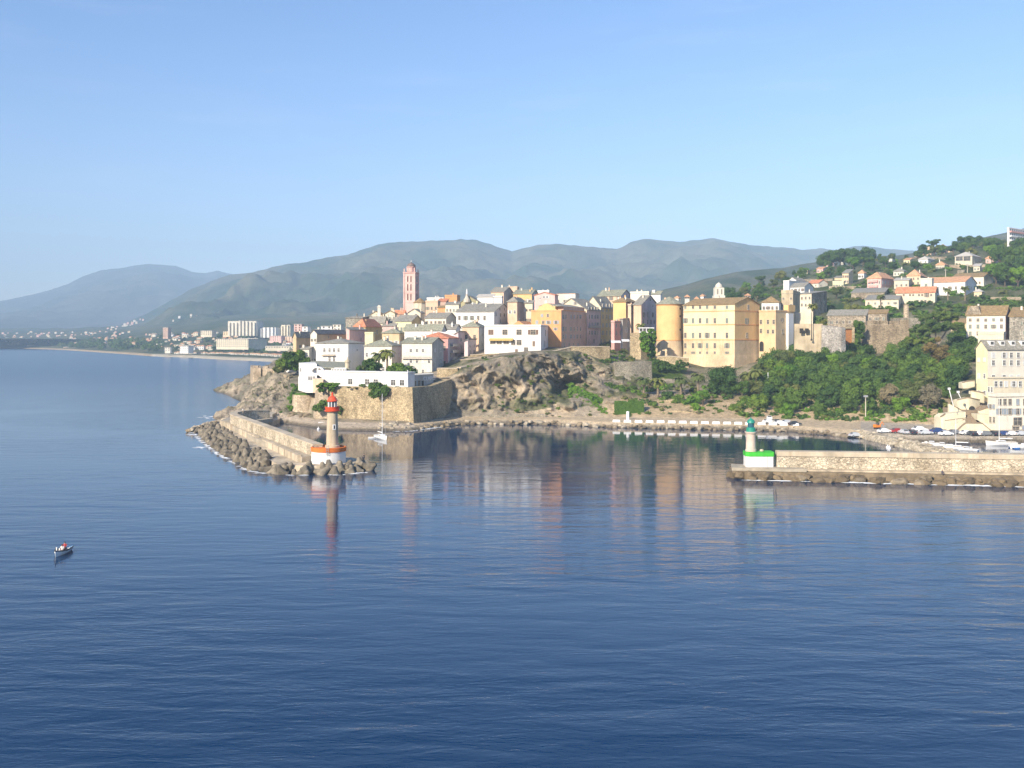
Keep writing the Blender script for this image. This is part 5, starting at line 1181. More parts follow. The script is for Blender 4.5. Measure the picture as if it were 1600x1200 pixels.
# ---- monumental stairs above the harbour
def stairs():
    d = 304; root = empty("monumental_stairs", (X(1519, d), d, 1.5)); tag(root, "cream monumental double staircase with arched landing above the quay", "staircase")
    ox, oy, oz = root.location
    def pt(px, py, dd): p = P(px, py, dd); return (p.x-ox, p.y-oy, p.z-oz)
    def slab(pts, dd, th, mat, name):
        """front face traced as a real wall of thickness th"""
        f = [pt(px, py, dd) for px, py in pts]; n = len(f)
        m_ = MB(); m_.add(f+[(p[0], p[1]+th, p[2]) for p in f], [tuple(range(n)), tuple(range(2*n-1, n-1, -1))]+[(i, n+i, n+(i+1)%n, (i+1)%n) for i in range(n)]); return m_.build(name, mat, root)
    cr = W['yellow2']; br = plain("stair_tread_brown", (.30,.22,.14), .9, .3)
    def curved(cols, dd, bulge, th, mat, name):
        """wall bowed towards the harbour, given by (column, top row, bottom row)"""
        x0_, x1_ = cols[0][0], cols[-1][0]; n = 17; vs = []
        for i in range(n):
            px = x0_+(x1_-x0_)*i/(n-1); tp = np.interp(px, [c[0] for c in cols], [c[1] for c in cols]); bt = np.interp(px, [c[0] for c in cols], [c[2] for c in cols])
            k = dd-bulge*(1-(2*(px-x0_)/(x1_-x0_)-1)**2); f0, f1 = pt(px, bt, k), pt(px, tp, k)
            vs += [f0, f1, (f1[0], f1[1]+th, f1[2]), (f0[0], f0[1]+th, f0[2])]
        fs = [(0,3,2,1), (4*n-4,4*n-3,4*n-2,4*n-1)]
        for i in range(n-1):
            for q in range(4): fs.append((4*i+q, 4*i+(q+1)%4, 4*i+4+(q+1)%4, 4*i+4+q))
        m_ = MB(); m_.add(vs, [f[::-1] for f in fs]); o_ = m_.build(name, mat, root)
        if mat is cr:
            vs = []
            for i in range(n):
                a_, b_ = m_.v[4*i+1], m_.v[4*i+2]; vs += [(a_[0], a_[1]-.18, a_[2]+.005), (a_[0], a_[1]-.18, a_[2]+.3), (a_[0], a_[1]+.5, a_[2]+.3), (a_[0], a_[1]+.5, a_[2]+.005)]
            m2 = MB(); m2.add(vs, [f[::-1] for f in fs]); m2.build("coping", br, o_)
        return o_
    curved([(1488,680,683),(1508,661.5,683),(1534,661.5,683),(1556,680,683)], 304, .8, 2, cr, "lower_bow_wall")
    for pts_ in ([(1476,674),(1508,656.5),(1509,661),(1486,680),(1476,681)], [(1528,656.5),(1562,670),(1562,681),(1558,681),(1534,661)]): slab(pts_, 306.5, .8, cr, "ramp_parapet")
    for pts_ in ([(1485,680),(1508,660.4),(1508.5,662),(1490,680)], [(1534,660.4),(1558,680),(1553.5,680),(1534,662)]): slab(pts_, 306.1, .35, br, "stair_flight")
    slab([(1475,664),(1476,647),(1509,643.5),(1509,656.5),(1478,672),(1475,674)], 309, 4, cr, "middle_wall")
    slab([(1476,656.6),(1508.9,652.5),(1508.9,653.3),(1476,657.6)], 308.9, .08, br, "string_course")
    slab([(1527,656.5),(1527,647),(1561,648.5),(1556,657),(1545,664)], 309, 4, cr, "middle_wall")
    m_ = MB(); n = 12
    a0, a1, b0, b1 = pt(1508.5, 661, 307), pt(1527.5, 661, 307), pt(1508.5, 642, 314), pt(1527.5, 642, 314)
    for i in range(n):
        y0 = a0[1]+(b0[1]-a0[1])*i/n; y1 = a0[1]+(b0[1]-a0[1])*(i+1)/n; z = a0[2]+(b0[2]-a0[2])*(i+1)/n
        m_.box(a0[0], a1[0], y0, y1-.004, -1, z)
    m_.build("stair_flight", br, root)
    curved([(1483,631,650),(1506,643.5,650)], 313, .2, 1, cr, "upper_wall")
    curved([(1530,642,650),(1546,636,650)], 313, .1, 1, cr, "upper_wall")
    curved([(1486,638,646),(1510,641.8,648),(1530,641.8,648),(1543,634,646)], 317, 3, 6, br, "landing")
    curved([(1496,625.5,643),(1513,621.5,643),(1531,625.5,643)], 321, 2.5, 3, cr, "bow_wall")
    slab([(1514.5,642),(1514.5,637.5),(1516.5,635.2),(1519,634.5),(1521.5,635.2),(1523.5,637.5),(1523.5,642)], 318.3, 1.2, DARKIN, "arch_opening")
    curved([(1498,619,626),(1510,615.5,624),(1521,616,624)], 327, 2, 6, plain("stair_shrubs", (.10,.10,.05), .9, .4), "planting_bed")
    curved([(1518,611,622),(1528,612.5,628),(1538,614.5,630)], 325, .3, 2, cr, "upper_ramp_wall")
    curved([(1504,598,607),(1512,596,607),(1523,595,604)], 338, .2, 3, cr, "top_wall")
    curved([(1470,652,681),(1477,647,681)], 309, .1, 5, cr, "end_wall")
W['yellow2'] = plaster("plaster_stair_yellow", (0.78, 0.70, 0.50), 0.35)
stairs()

# ------------------------------------------------------------------ left mole with the red lighthouse
def mole():
    root = empty("breakwater", (-65, 280, -3)); tag(root, "stone breakwater with parapet wall curving back to the shore", "breakwater")
    o = Vector((65, -280)); tr = lambda L_: [(p[0]+o.x, p[1]+o.y) for p in L_]
    m_ = MB(); m_.prism(tr([(-99,332),(-72,266),(-52,224),(-46,222.5),(-38,222.5),(-35.5,226),(-36,235),(-41,241),(-81,322),(-81,350),(-84,374),(-100,374),(-99,350)]), -1, 4.6); m_.build("lower_ledge", COPING, root)
    m_ = MB(); m_.prism(tr([(-95,329),(-68.8,270),(-47.7,228),(-43.5,232),(-83,312),(-85,323),(-80,336),(-84,352),(-86,370),(-97,370),(-96.5,345)]), 4.61, 5.85); m_.build("walkway", CONC, root)
    m_ = MB(); w_ = tr([(-44.3,229.5),(-87,314),(-88.8,321),(-89,327),(-87,333),(-82,338)]); strip_wall(m_, w_, 2.1, 5.7, [8.3,8.75,8.75,8.7,8.6,8.3]); m_.build("parapet_wall", JETTY, root)
    m_ = MB(); strip_wall(m_, w_, 2.4, [8.304,8.754,8.754,8.704,8.604,8.304], [8.6,9.05,9.05,9.0,8.9,8.6]); m_.build("coping", COPING, root)
    for i in range(16):
        if i in (3, 4, 9): continue
        a0 = Vector((-94,326)).lerp(Vector((-47.6,227.8)), i/16); a1 = Vector((-94,326)).lerp(Vector((-47.6,227.8)), (i+.85)/16)
        m_ = MB(); strip_wall(m_, tr([(a0.x-.4,a0.y),(a1.x-.4,a1.y)]), .9, 4.62, 6.2); m_.build("kerb_block", COPING, root)
mole()
def lighthouse_red():
    c = (-41.7, 228.5); root = empty("red_lighthouse", (c[0], c[1], 1.5)); tag(root, "red topped stone lighthouse on white drum with orange band at the breakwater end", "lighthouse")
    z = lambda py, dd: Zp(py, dd)-1.5
    r_ = 27/F*228; H = z(700.5, 224.6)
    m_ = MB(); m_.lathe([(r_, -.4), (r_*.97, H-1.0)], 40); smooth_by_angle(m_.build("drum", DRUM_W, root).data)
    m_ = MB(); m_.lathe([(r_*1.01, H-.998), (r_*1.02, H-.1), (r_*.93, H), (r_*.93, H-.3), (.1, H-.3)], 40); smooth_by_angle(m_.build("orange_band", ORANGE_P, root).data)
    ct = (.75, .6)
    t0, t1 = H-.3, z(643, 228)
    m_ = MB(); m_.lathe([(1.62, t0), (1.62, t0+.5), (1.38, t0+.6), (1.18, t1-.4), (1.3, t1-.3), (1.55, t1)], 28, (*ct, 0)); smooth_by_angle(m_.build("tower", LTOWER, root).data)
    g0, g1 = t1, z(637.5, 228)
    m_ = MB(); m_.lathe([(1.75, g0+.003), (1.85, g0+.25), (1.5, g0+.3), (1.72, g1+.25), (1.62, g1+.25), (1.35, g0+.35), (.1, g0+.36)], 28, (*ct, 0)); smooth_by_angle(m_.build("gallery", RED_P, root).data)
    l0, l1 = g0+.361, z(627.5, 228)
    m_ = MB(); m_.lathe([(.86, l0), (.86, l1)], 16, (*ct, 0)); m_.build("lantern_glass", plain("lantern_glass", (.10,.12,.13), .15), root)
    m_ = MB()
    for i in range(8): an = math.pi*2*i/8; m_.tube((ct[0]+.95*math.cos(an), ct[1]+.95*math.sin(an), l0), (ct[0]+.95*math.cos(an), ct[1]+.95*math.sin(an), l1), .09, n=6)
    m_.build("lantern_frame", WHITE_P, root)
    d0 = z(619, 228)
    m_ = MB(); m_.lathe([(1.25, l1+.003), (1.28, l1+.15), (1.1, l1+.3), (.95, l1+.75), (.6, d0-.1), (.28, d0), (.24, d0+.4), (.3, d0+.6), (.1, d0+.75), (.05, z(612.5, 228))], 20, (*ct, 0)); smooth_by_angle(m_.build("dome", RED_P, root).data, 50)
    w_ = MB(); w_.box(-.34,.34,-.08,.2,-.6,.6,0); w_.box(-.16,.16,-.1,-.081,-.4,.4,1); ob = w_.build("window", [WHITE_P, DARKIN], root); an = .5
    ob.location = (ct[0]+1.27*math.sin(an), ct[1]-1.27*math.cos(an), z(668, 227)); ob.rotation_euler.z = an
    m_ = MB()
    for i in range(5): m_.box(-.25+.9*i*0, .25, -.06, 0, -.9+i*.45, -.82+i*.45)
    m_.box(-.28,-.22,-.07,0,-1.1,1.3); m_.box(.22,.28,-.07,0,-1.1,1.3); ob = m_.build("ladder", METAL, root); an = .12; ob.location = (r_*1.03*math.sin(an), -r_*1.03*math.cos(an), H-.5); ob.rotation_euler.z = an
lighthouse_red()

# ------------------------------------------------------------------ right jetty with the green light
def jetty():
    root = empty("jetty", (95, 212, -2)); tag(root, "long stone jetty wall with pale coping on the right", "jetty")
    o = Vector((95, 212)); tr = lambda L_: [(p[0]-o.x, p[1]-o.y) for p in L_]
    line = [(52.5,216.6),(56.8,216),(80,213.4),(105,209.8),(150,203)]
    m_ = MB(); strip_wall(m_, tr(line[1:]), 2.2, 0, 6.6); m_.build("masonry_wall", JETTY, root)
    m_ = MB(); strip_wall(m_, tr(line[1:]), 2.6, 6.604, 7.62); m_.build("coping", COPING, root)
    m_ = MB(); m_.prism(tr([(47,214),(56,212.6),(62,211.6),(105,205.2),(150,197.8),(150,212),(105,219),(58,224),(48,222)]), -1, 3.6); m_.build("footing", BOULD2, root)
    m_ = MB(); m_.prism(tr([(60,213.2),(105,206.6),(150,199.4),(150,204),(105,210),(60,216)]), 3.61, 3.95); m_.build("ledge", plain("jetty_ledge", (.5,.41,.29), .9, .5, .5), root)
    m_ = MB(); m_.prism(tr([(46.8,213.9),(56,212.4),(62,211.4),(62,218),(48,220)]), 3.61, 4.25); m_.build("head_slab", CONC, root)
    g_ = empty("green_lighthouse", (55.2, 216.5, 1.6)); tag(g_, "small pale stone lighthouse with green lantern at the jetty head", "lighthouse")
    z = lambda py: Zp(py, 215.5)-1.6
    m_ = MB(); m_.prism([(-5.1,-1.3),(-4.5,-1.75),(.6,-1.85),(.9,-1.3),(.9,1.8),(-4.9,1.8)], -.2, z(712.6)); m_.build("white_block", DRUM_W, g_)
    m_ = MB(); m_.prism([(-5.2,-1.4),(-4.55,-1.85),(.7,-1.95),(1.0,-1.4),(1.0,1.9),(-5.0,1.9)], z(712.6)+.003, z(706.2)); m_.build("green_band", GREEN_B, g_)
    m_ = MB(); m_.box(-.62,-.56,-1.86,-1.80,0,z(712.6)); m_.build("seam", METAL, g_)
    m_ = MB(); ct = (-3.7, .1); t0, t1 = z(706), z(675)
    m_.lathe([(1.2, t0+.003), (1.18, t0+.4), (1.08, t0+.5), (1.02, t1-.5), (1.2, t1-.4), (1.35, t1-.05), (1.35, t1)], 28, (*ct, 0)); smooth_by_angle(m_.build("tower", LTOWER_P, g_).data)
    m_ = MB(); g1 = z(669); m_.lathe([(1.1, t1+.003), (1.0, t1+.1), (.95, g1), (.72, g1+.1)], 20, (*ct, 0)); m_.build("gallery", GREEN_L, g_)
    m_ = MB(); l1 = z(661.5); m_.lathe([(.68, g1+.103), (.68, l1)], 16, (*ct, 0)); m_.build("lantern_glass", plain("teal_lantern_glass", (.02,.10,.14), .2), g_)
    m_ = MB(); m_.lathe([(.85, l1+.003), (.82, l1+.2), (.72, l1+.6), (.45, z(656)), (.2, z(655)), (.05, z(652.5))], 20, (*ct, 0)); smooth_by_angle(m_.build("dome", GREEN_L, g_).data, 50)
    b_ = MB(); b_.lathe([(.02,0),(.42,.05),(.42,.3),(.3,.45),(.02,.5)], 10); ob = b_.build("bollard", COPING, g_); ob.location = (-1.4, 0, z(706.2)+.003)
BOULD2 = plain("wet_footing_stone", (0.24, 0.18, 0.11), .9, .55, .5)
jetty()

# ------------------------------------------------------------------ tetrapods, boulders, foam
def tetra_mesh(k):
    rnd = random.Random(k); L = 1.75
    tips = [Vector((0,0,1))]+[Vector((math.cos(a)*.943, math.sin(a)*.943, -.333)) for a in (0, 2.094, 4.189)]
    v = [(0,0,0)]; e = []; r = [.80]
    for t in tips:
        n = len(v); v += [tuple(t*L*.55), tuple(t*L*.93), tuple(t*L)]; e += [(0,n),(n,n+1),(n+1,n+2)]; r += [.66, .50, .40]
    return skin_mesh("tetrapod", v, e, r, 0, 1)
TM = [tetra_mesh(0)]
TM[0].materials.append(TETRA)
def along(path, s):
    L = [(Vector(b)-Vector(a)).length for a, b in zip(path, path[1:])]; T = sum(L)*s
    for (a, b), l in zip(zip(path, path[1:]), L):
        if T <= l: t = (Vector(b)-Vector(a)).normalized(); return Vector(a)+t*T, Vector((t.y, -t.x))
        T -= l
    return Vector(path[-1]), Vector((t.y, -t.x))
rnd = random.Random(5)
TP = [(-99,319),(-76.5,266),(-58.5,229.5),(-52,221.5),(-45,220.5),(-37.5,221),(-33.5,225),(-33,231)]
def tetrapods():
    for row, n, off, z in ((0,46,0.4,0.0),(1,44,-1.7,0.9),(2,36,-3.4,1.5)):
        for i in range(n):
            s = (i+rnd.uniform(.1,.9))/n
            if row == 2 and s > .72: continue
            if row == 1 and .72 < s < .84 and rnd.random() < .5: continue
            p, nn = along(TP, s)
            q = p+nn*(off+rnd.uniform(-.7,.7))
            o = bpy.data.objects.new("tetrapod", TM[0]); link(o)
            o.location = (q.x, q.y, z+rnd.uniform(-.35,.35)); o.rotation_euler = (rnd.choice([0,0,0,R(70),R(109)])+rnd.uniform(-.3,.3), rnd.uniform(-.35,.35), rnd.uniform(0,6.28))
            sc = rnd.uniform(.88,1.22); o.scale = (sc,sc,sc)
            tag(o, "weathered brown concrete tetrapod piled along the breakwater foot", "tetrapod", "tetrapods piled along the breakwater")
tetrapods()
def rock_mesh(k, sharp=.5):
    bm = bmesh.new(); bmesh.ops.create_icosphere(bm, subdivisions=2, radius=1)
    for v in bm.verts:
        n = mnoise.noise(v.co*1.1+Vector((k*7.3, k*2.1, k)))*sharp+mnoise.noise(v.co*2.7+Vector((k, k*5, 3)))*sharp*.4
        c = v.co*(1+n); v.co = Vector((max(-.85,min(.85,c.x)), max(-.8,min(.8,c.y)), max(-.75,min(.75,c.z))))
    me = bpy.data.meshes.new("boulder"); bm.to_mesh(me); bm.free(); return me
RK_D, RK_P, RK_M = [], [], []
for k in range(5):
    for lst, mt in ((RK_D, BOULD), (RK_P, BOULD_P), (RK_M, plain("quay_boulder", (.36,.28,.18), .9, .5, .8, obj_random=.45))):
        me = rock_mesh(k); me.materials.append(mt); lst.append(me)
def boulder(lst, x, y, z, s, label, group, flat=.75):
    o = bpy.data.objects.new("boulder", rnd.choice(lst)); link(o)
    o.location = (x, y, z); o.scale = (s*rnd.uniform(.8,1.35), s*rnd.uniform(.8,1.2), s*flat*rnd.uniform(.8,1.15)); o.rotation_euler = (rnd.uniform(-.3,.3), rnd.uniform(-.3,.3), rnd.uniform(0,6.28))
    tag(o, label, "boulder", group)
for i in range(70):        # pale blocks at the shore end of the breakwater
    s = rnd.random(); a = Vector((-100,317)).lerp(Vector((-99,346)), s); w_ = rnd.uniform(-3.5,2.5)
    boulder(RK_P if rnd.random() < .85 else RK_M, a.x+w_*.8, a.y+w_*.5, .6+max(0,w_+1)*.45+rnd.uniform(-.2,.4), rnd.uniform(.7,1.25), "pale rubble block heaped at the shoreward end of the breakwater", "pale rubble at the breakwater root")
jl = [(49.5,212.3),(62,210.3),(80,207.8),(105,203.6),(128,200.2)]
for i in range(64):        # dark rocks along the right jetty
    s = (i+rnd.uniform(.1,.9))/64; p, nn = along(jl, s); w_ = rnd.uniform(-1.2,2.2)*(.6+s)
    boulder(RK_D if rnd.random() < .7 else RK_M, p.x+rnd.uniform(-.5,.5), p.y-w_, .35+rnd.uniform(-.3,.5)-max(0,w_)*.12, rnd.uniform(.8,1.7), "dark wet boulder at the jetty foot in the surf", "dark boulders along the jetty foot", .7)
for (x, d, s) in ((47.6,214.8,1.2),(46.6,216,.9),(48.8,213.6,1.5),(50.5,212.6,1.6),(53,212,1.7)):
    boulder(RK_D, x, d, .5, s, "big square-edged dark block at the jetty head under the green light", "blocks at the jetty head", .9)
for i in range(110):       # rip-rap of the quay foot
    px = 655+(1335-655)*(i+rnd.random())/110; d0 = np.interp(px, [655,690,725,780,870,905,940,990,1030,1100,1170,1240,1290,1335], [328,339,345,346,344.5,340.5,335.5,332.5,330.5,326.5,323.5,319.5,309,301])
    d = d0+rnd.uniform(-1.5,1.8); boulder(RK_M if rnd.random() < .7 else RK_P, X(px,d), d, .5+(d-d0)*.3, rnd.uniform(.5,1.15), "small brown rock in the bank along the quay foot", "rocks along the quay foot")
for i in range(90):        # light stone mole of the old port
    s = rnd.random()**.9; a = Vector((X(1336,309),309)).lerp(Vector((110,252)), s); w_ = rnd.uniform(-2.6,2.6)
    boulder(RK_P, a.x+w_, a.y+w_*.25, 1.7-abs(w_)*.55+rnd.uniform(-.25,.25), rnd.uniform(.6,1.1), "light stone of the sloping inner rubble pier behind the jetty", "stones of the inner rubble pier")
m_ = MB(); strip_wall(m_, [(X(1336,309)-105, 309-285),(110-105,252-285)], 2.4, 0, [3.0,2.9], 0, 2.6); o = m_.build("inner_pier", masonry("pale_pier_rubble", (.55,.47,.34), 1.0, .5)); o.location = (105, 285, -1.2); tag(o, "pale sloping rubble pier core closing the old port", "pier")
for i in range(26):        # beach rocks below the rampart corner and sea tower
    px = rnd.choice([rnd.uniform(592,648), rnd.uniform(440,500), rnd.uniform(592,648)]); d = np.interp(px, [440,500,592,648],[362,348,325,325])+rnd.uniform(-2,4)
    boulder(RK_P if px > 560 else RK_M, X(px,d), d, max(.3, near.z(px,d)), rnd.uniform(.5,1.3), "rock on the small beach below the ramparts", "rocks on the little beach")
def foam():
    m, nt, b = nodes("sea_foam"); b.inputs["Base Color"].default_value = (.82,.84,.85,1); b.inputs["Roughness"].default_value = .8
    m_ = MB(); r2 = random.Random(3)
    def blob(x, y, sx, sy, z=0.035):
        n = 11; ph = r2.uniform(0, 6)
        ring = [(x+sx*(1+.45*math.sin(2*t*6.283/n*1.0+ph)+r2.uniform(-.35,.35))*math.cos(6.283*t/n), y+sy*(1+r2.uniform(-.45,.45))*math.sin(6.283*t/n), z+.012*r2.random()) for t in range(n)]
        m_.add(ring+[(x, y, z+.07)], [(t, (t+1)%n, n) for t in range(n)])
    TPo = [(p[0], p[1]) for p in TP]
    for i in range(95):
        s = r2.random(); p, nn = along(TPo, s)
        blob(p.x-abs(nn.x)*1.9*(1 if s < .8 else -.5)-r2.uniform(-.3,.5), p.y-1.9-r2.uniform(-.3,.7), r2.uniform(.3,1.0), r2.uniform(.15,.4))
    for (px, py, n, w_) in ((383,716,14,9),(325,652,12,12),(300,678,8,6),(312,700,6,6)):
        for i in range(n):
            x_, y_ = px+r2.uniform(-w_,w_), py+r2.uniform(-2,2); d = 47100/(y_-HY); blob(X(x_,d), d, r2.uniform(.3,1.2), r2.uniform(.2,.8))
    for i in range(190):
        s = r2.random(); p, nn = along(jl, s); w_ = r2.uniform(1.3,2.6)*(.6+s*1.1)
        blob(p.x, p.y-w_, r2.uniform(.4,1.9), r2.uniform(.2,.7)*(.6+s))
    for i in range(26):
        px = r2.uniform(615,690); d = np.interp(px, [600,640,690],[322,322,337])-r2.uniform(.5,2); blob(X(px,d), d, r2.uniform(.3,1.2), r2.uniform(.15,.4))
    o = m_.build("foam", m); o["kind"] = "stuff"
foam()

# ------------------------------------------------------------------ boats, people
def hull(mb, L, B, D, sheer=.35, mi=0, mi_rim=1, deck=None, mi_deck=2, flare=.8, sternw=.75, rim=.1, bottom=.35):
    """lofted boat hull, bow towards +x, waterline at z=0"""
    ns, nr = 14, 7; rows = []
    for i in range(ns):
        s = i/(ns-1); x = -L/2+L*s; w = B/2*(sternw+(1-sternw)*math.sin(min(1, s/.45)*math.pi/2))*(1 if s < .45 else max(.02, 1-((s-.45)/.55)**2.2))
        top = D+sheer*(max(0, s-.4)/.6)**2; row = []
        for j in range(nr):
            t = j/(nr-1); row.append((x+(t*.25 if s > .9 else 0)*(s-.9)*10, w*(flare+(1-flare)*t)*math.sin(min(1, .25+t)*math.pi/2), -bottom+(top+bottom)*t))
        rows.append(row)
    vs = [p for r_ in rows for p in r_]+[(p[0], -p[1], p[2]) for r_ in rows for p in r_]; off = ns*nr; fs = []
    for i in range(ns-1):
        for j in range(nr-1):
            a = i*nr+j; fs.append((a, a+1, a+nr+1, a+nr)); fs.append((off+a, off+a+nr, off+a+nr+1, off+a+1))
    for j in range(nr-1): fs.append((j, off+j, off+j+1, j+1))
    e = (ns-1)*nr
    for j in range(nr-1): fs.append((e+j, e+j+1, off+e+j+1, off+e+j))
    mb.add(vs, fs, mi)
    dz = deck if deck is not None else -.12
    # deck or inside floor
    dv = []
    for i in range(ns):
        q = rows[i][-1]; dv += [(q[0], q[1]*.97, q[2]+dz), (q[0], -q[1]*.97, q[2]+dz)]
    mb.add(dv, [(2*i, 2*i+1, 2*i+3, 2*i+2) for i in range(ns-1)], mi_deck)
    rv = []
    for i in range(ns):
        q = rows[i][-1]
        for s in (1, -1): rv += [(q[0], s*(q[1]+rim*.5), q[2]-rim), (q[0], s*(q[1]+rim*.5), q[2]+.04), (q[0], s*max(0, q[1]-rim), q[2]+.04), (q[0], s*max(0,q[1]-rim), q[2]-rim)]
    rf = []
    for i in range(ns-1):
        for s in (0, 4):
            a = 8*i+s; c = a+8
            for k in range(4): rf.append((a+k, a+(k+1)%4, c+(k+1)%4, c+k))
    mb.add(rv, rf, mi_rim)
    return rows
SKIN = plain("skin", (.42,.25,.17), .6, .1); HAIR = plain("dark_hair", (.03,.02,.015), .7, .2)
def person(loc, rz, pose, top, legs_m, label, hair=HAIR, group=None, scale=1.0):
    """one continuous body with the clothing as its own pieces; seat or feet at the origin"""
    if pose == 'sit':
        J = dict(pel=(0,0,.10), waist=(0,.0,.30), chest=(0,.02,.52), neck=(0,.04,.68), head=(0,.07,.80), top=(0,.07,.93))
        hip, knee, ank, toe = (.10,.02,.08), (.14,.46,.14), (.13,.44,-.30), (.13,.60,-.36)
        sh, el, wr = (.20,.02,.60), (.27,.10,.34), (.16,.34,.24)
    else:
        J = dict(pel=(0,0,.95), waist=(0,0,1.12), chest=(0,.01,1.32), neck=(0,.0,1.50), head=(0,.02,1.62), top=(0,.02,1.74))
        hip, knee, ank, toe = (.10,0,.90), (.11,.03,.50), (.11,0,.08), (.11,.17,.03)
        sh, el, wr = (.20,0,1.42), (.26,-.02,1.14), (.25,.08,.88)
    v = [J[k] for k in ('pel','waist','chest','neck','head','top')]; e = [(0,1),(1,2),(2,3),(3,4),(4,5)]; r = [.15,.13,.155,.06,.095,.07]
    for s in (-1, 1):
        m = lambda p: (p[0]*s, p[1], p[2])
        n = len(v); v += [m(hip), m(knee), m(ank), m(toe)]; e += [(0,n),(n,n+1),(n+1,n+2),(n+2,n+3)]; r += [.09,.065,.045,.035]
        n = len(v); v += [m(sh), m(el), m(wr)]; e += [(2,n),(n,n+1),(n+1,n+2)]; r += [.06,.045,.03]
        d = (Vector(wr)-Vector(el)).normalized(); pm = Vector(wr)+d*.07; n2 = len(v); v.append(m(tuple(pm))); e.append((n+2, n2)); r.append(.032)
        for q, (ln, off) in enumerate(((.075,-.028),(.085,-.009),(.08,.009),(.065,.026))):
            b0 = pm+Vector((off, 0, 0))+d*.03; b1 = b0+d*ln*.55; b2 = b1+d*ln*.4+Vector((0,0,-.015)); k = len(v); v += [m(tuple(b0)), m(tuple(b1)), m(tuple(b2))]; e += [(n2,k),(k,k+1),(k+1,k+2)]; r += [.010,.009,.008]
        k = len(v); b0 = Vector(wr)+d*.03+Vector((-.035,0,0)); v += [m(tuple(b0)), m(tuple(b0+d*.035+Vector((-.015,.01,0))))]; e += [(n+2,k),(k,k+1)]; r += [.011,.009]
    me = skin_mesh("body", v, e, r, 0, 1)
    root = empty("person", loc, rz); tag(root, label, "person", group); root.scale = (scale,)*3
    me.materials.append(SKIN); me.materials.append(top); me.materials.append(legs_m)
    zw, zn = J['pel'][2]+.06, J['neck'][2]-.03
    for p in me.polygons:
        c = p.center
        if pose == 'sit':
            leg = (c.z < zw and (c.y > .12 or c.z < .2)) and abs(c.x) < .22 and not (c.y > .2 and abs(c.x) > .1 and c.z > .19)
            skin = c.z > zn or (abs(c.x) > .12 and c.y > .18 and c.z > .19) or c.z < -.30
        else: leg = c.z < zw and abs(c.x) < .2; skin = c.z > zn or (abs(c.x) > .2 and c.z < 1.1) or c.z < .04
        p.material_index = 0 if skin else (2 if leg else 1)
    me.polygons.foreach_set("use_smooth", [True]*len(me.polygons))
    mesh_obj("body", me, SKIN, root)
    h = Vector(J['head']); m_ = MB()
    m_.lathe([(.10*math.cos(a), .115*math.sin(a)) for a in [x*math.pi/16 for x in range(-1, 9)]], 14, (h.x, h.y-.012, h.z+.045)); m_.build("hair", hair, root, True)
    m_ = MB()
    for s in (-1, 1): m_.lathe([(.001,-.012),(.012,0),(.001,.012)], 8, (h.x+s*.034, h.y+.088, h.z+.02))
    m_.build("eyes", BLACK, root)
    m_ = MB(); m_.add([(h.x-.016,h.y+.085,h.z-.02),(h.x+.016,h.y+.085,h.z-.02),(h.x,h.y+.118,h.z-.018),(h.x,h.y+.09,h.z+.025)], [(0,2,1),(0,3,2),(1,2,3),(0,1,3)]); m_.build("nose", SKIN, root)
    m_ = MB(); m_.box(h.x-.022, h.x+.022, h.y+.085, h.y+.094, h.z-.05, h.z-.04); m_.build("mouth", plain("lips", (.35,.12,.10), .6), root)
    m_ = MB()
    for s in (-1, 1): m_.lathe([(.001,-.03),(.014,-.01),(.016,.015),(.001,.03)], 8, (h.x+s*.098, h.y, h.z))
    m_.build("ears", SKIN, root)
    return root
CLOTH = {k: plain("cloth_"+k, c, .85, .2, 3) for k, c in dict(red=(.45,.05,.05), white=(.75,.72,.68), navy=(.03,.04,.09), dark=(.03,.03,.035), tan=(.45,.36,.25), pinkish=(.6,.32,.3)).items()}
def motorboat():
    root = empty("motor_boat", (0,0,0)); m_ = MB()
    rows = hull(m_, 5.6, 1.9, .60, .45, 0, 1, -.38, 2, .72, .8, .13)
    wht = plain("boat_white", (.86,.86,.83), .35, .05); gun = plain("boat_dark_rim", (.04,.035,.04), .5); blu = plain("boat_blue_inside", (.10,.22,.42), .6, .2)
    m_.build("hull", [wht, gun, blu], root)
    b_ = MB(); b_.box(1.1,2.2,-.4,.4,.55,.72); b_.build("foredeck", wht, root)
    for x in (-1.9, .2): b_ = MB(); b_.box(x-.2,x+.2,-.8,.8,.42,.50); b_.build("thwart", wht, root)
    b_ = MB(); b_.box(-2.65,-2.25,-.8,.8,.30,.66); b_.build("stern_seat", plain("boat_light_blue", (.35,.55,.75), .5), root)
    b_ = MB(); b_.box(-.95,-.05,-.32,.32,.3,.78); b_.box(-.85,-.15,-.28,.28,.783,.86); b_.build("engine_box", plain("boat_red_box", (.30,.10,.07), .6), root)
    b_ = MB(); b_.tube((2.78,0,.8),(2.85,0,1.5),.07,.06); b_.build("stem_post", gun, root)
    b_ = MB(); b_.box(1.7,1.85,-.3,-.15,.72,1.35); b_.box(1.7,1.85,.15,.3,.72,1.2); b_.build("mooring_posts", wht, root)
    return root
mb_ = motorboat(); d = 139.5; mb_.location = (X(97,d), d, 0); mb_.rotation_euler = (0, 0, math.atan2(-6.2, .5)); mb_.scale = (.86,)*3
tag(mb_, "small white open motor boat with blue inside crossing the dark water", "boat")
bm_ = Matrix.Translation(mb_.location) @ Matrix.Rotation(mb_.rotation_euler.z, 4, 'Z') @ Matrix.Scale(.86, 4)
for (lx, ly, top, lg, lab) in ((.2, .1, CLOTH['white'], CLOTH['tan'], "person in a pale shirt sitting on the motor boat's middle bench"), (-1.9, -.2, CLOTH['red'], CLOTH['navy'], "person in a red top sitting at the stern of the motor boat")):
    p = bm_ @ Vector((lx, ly, .45)); person(p, mb_.rotation_euler.z-R(90), 'sit', top, lg, lab, scale=.98)
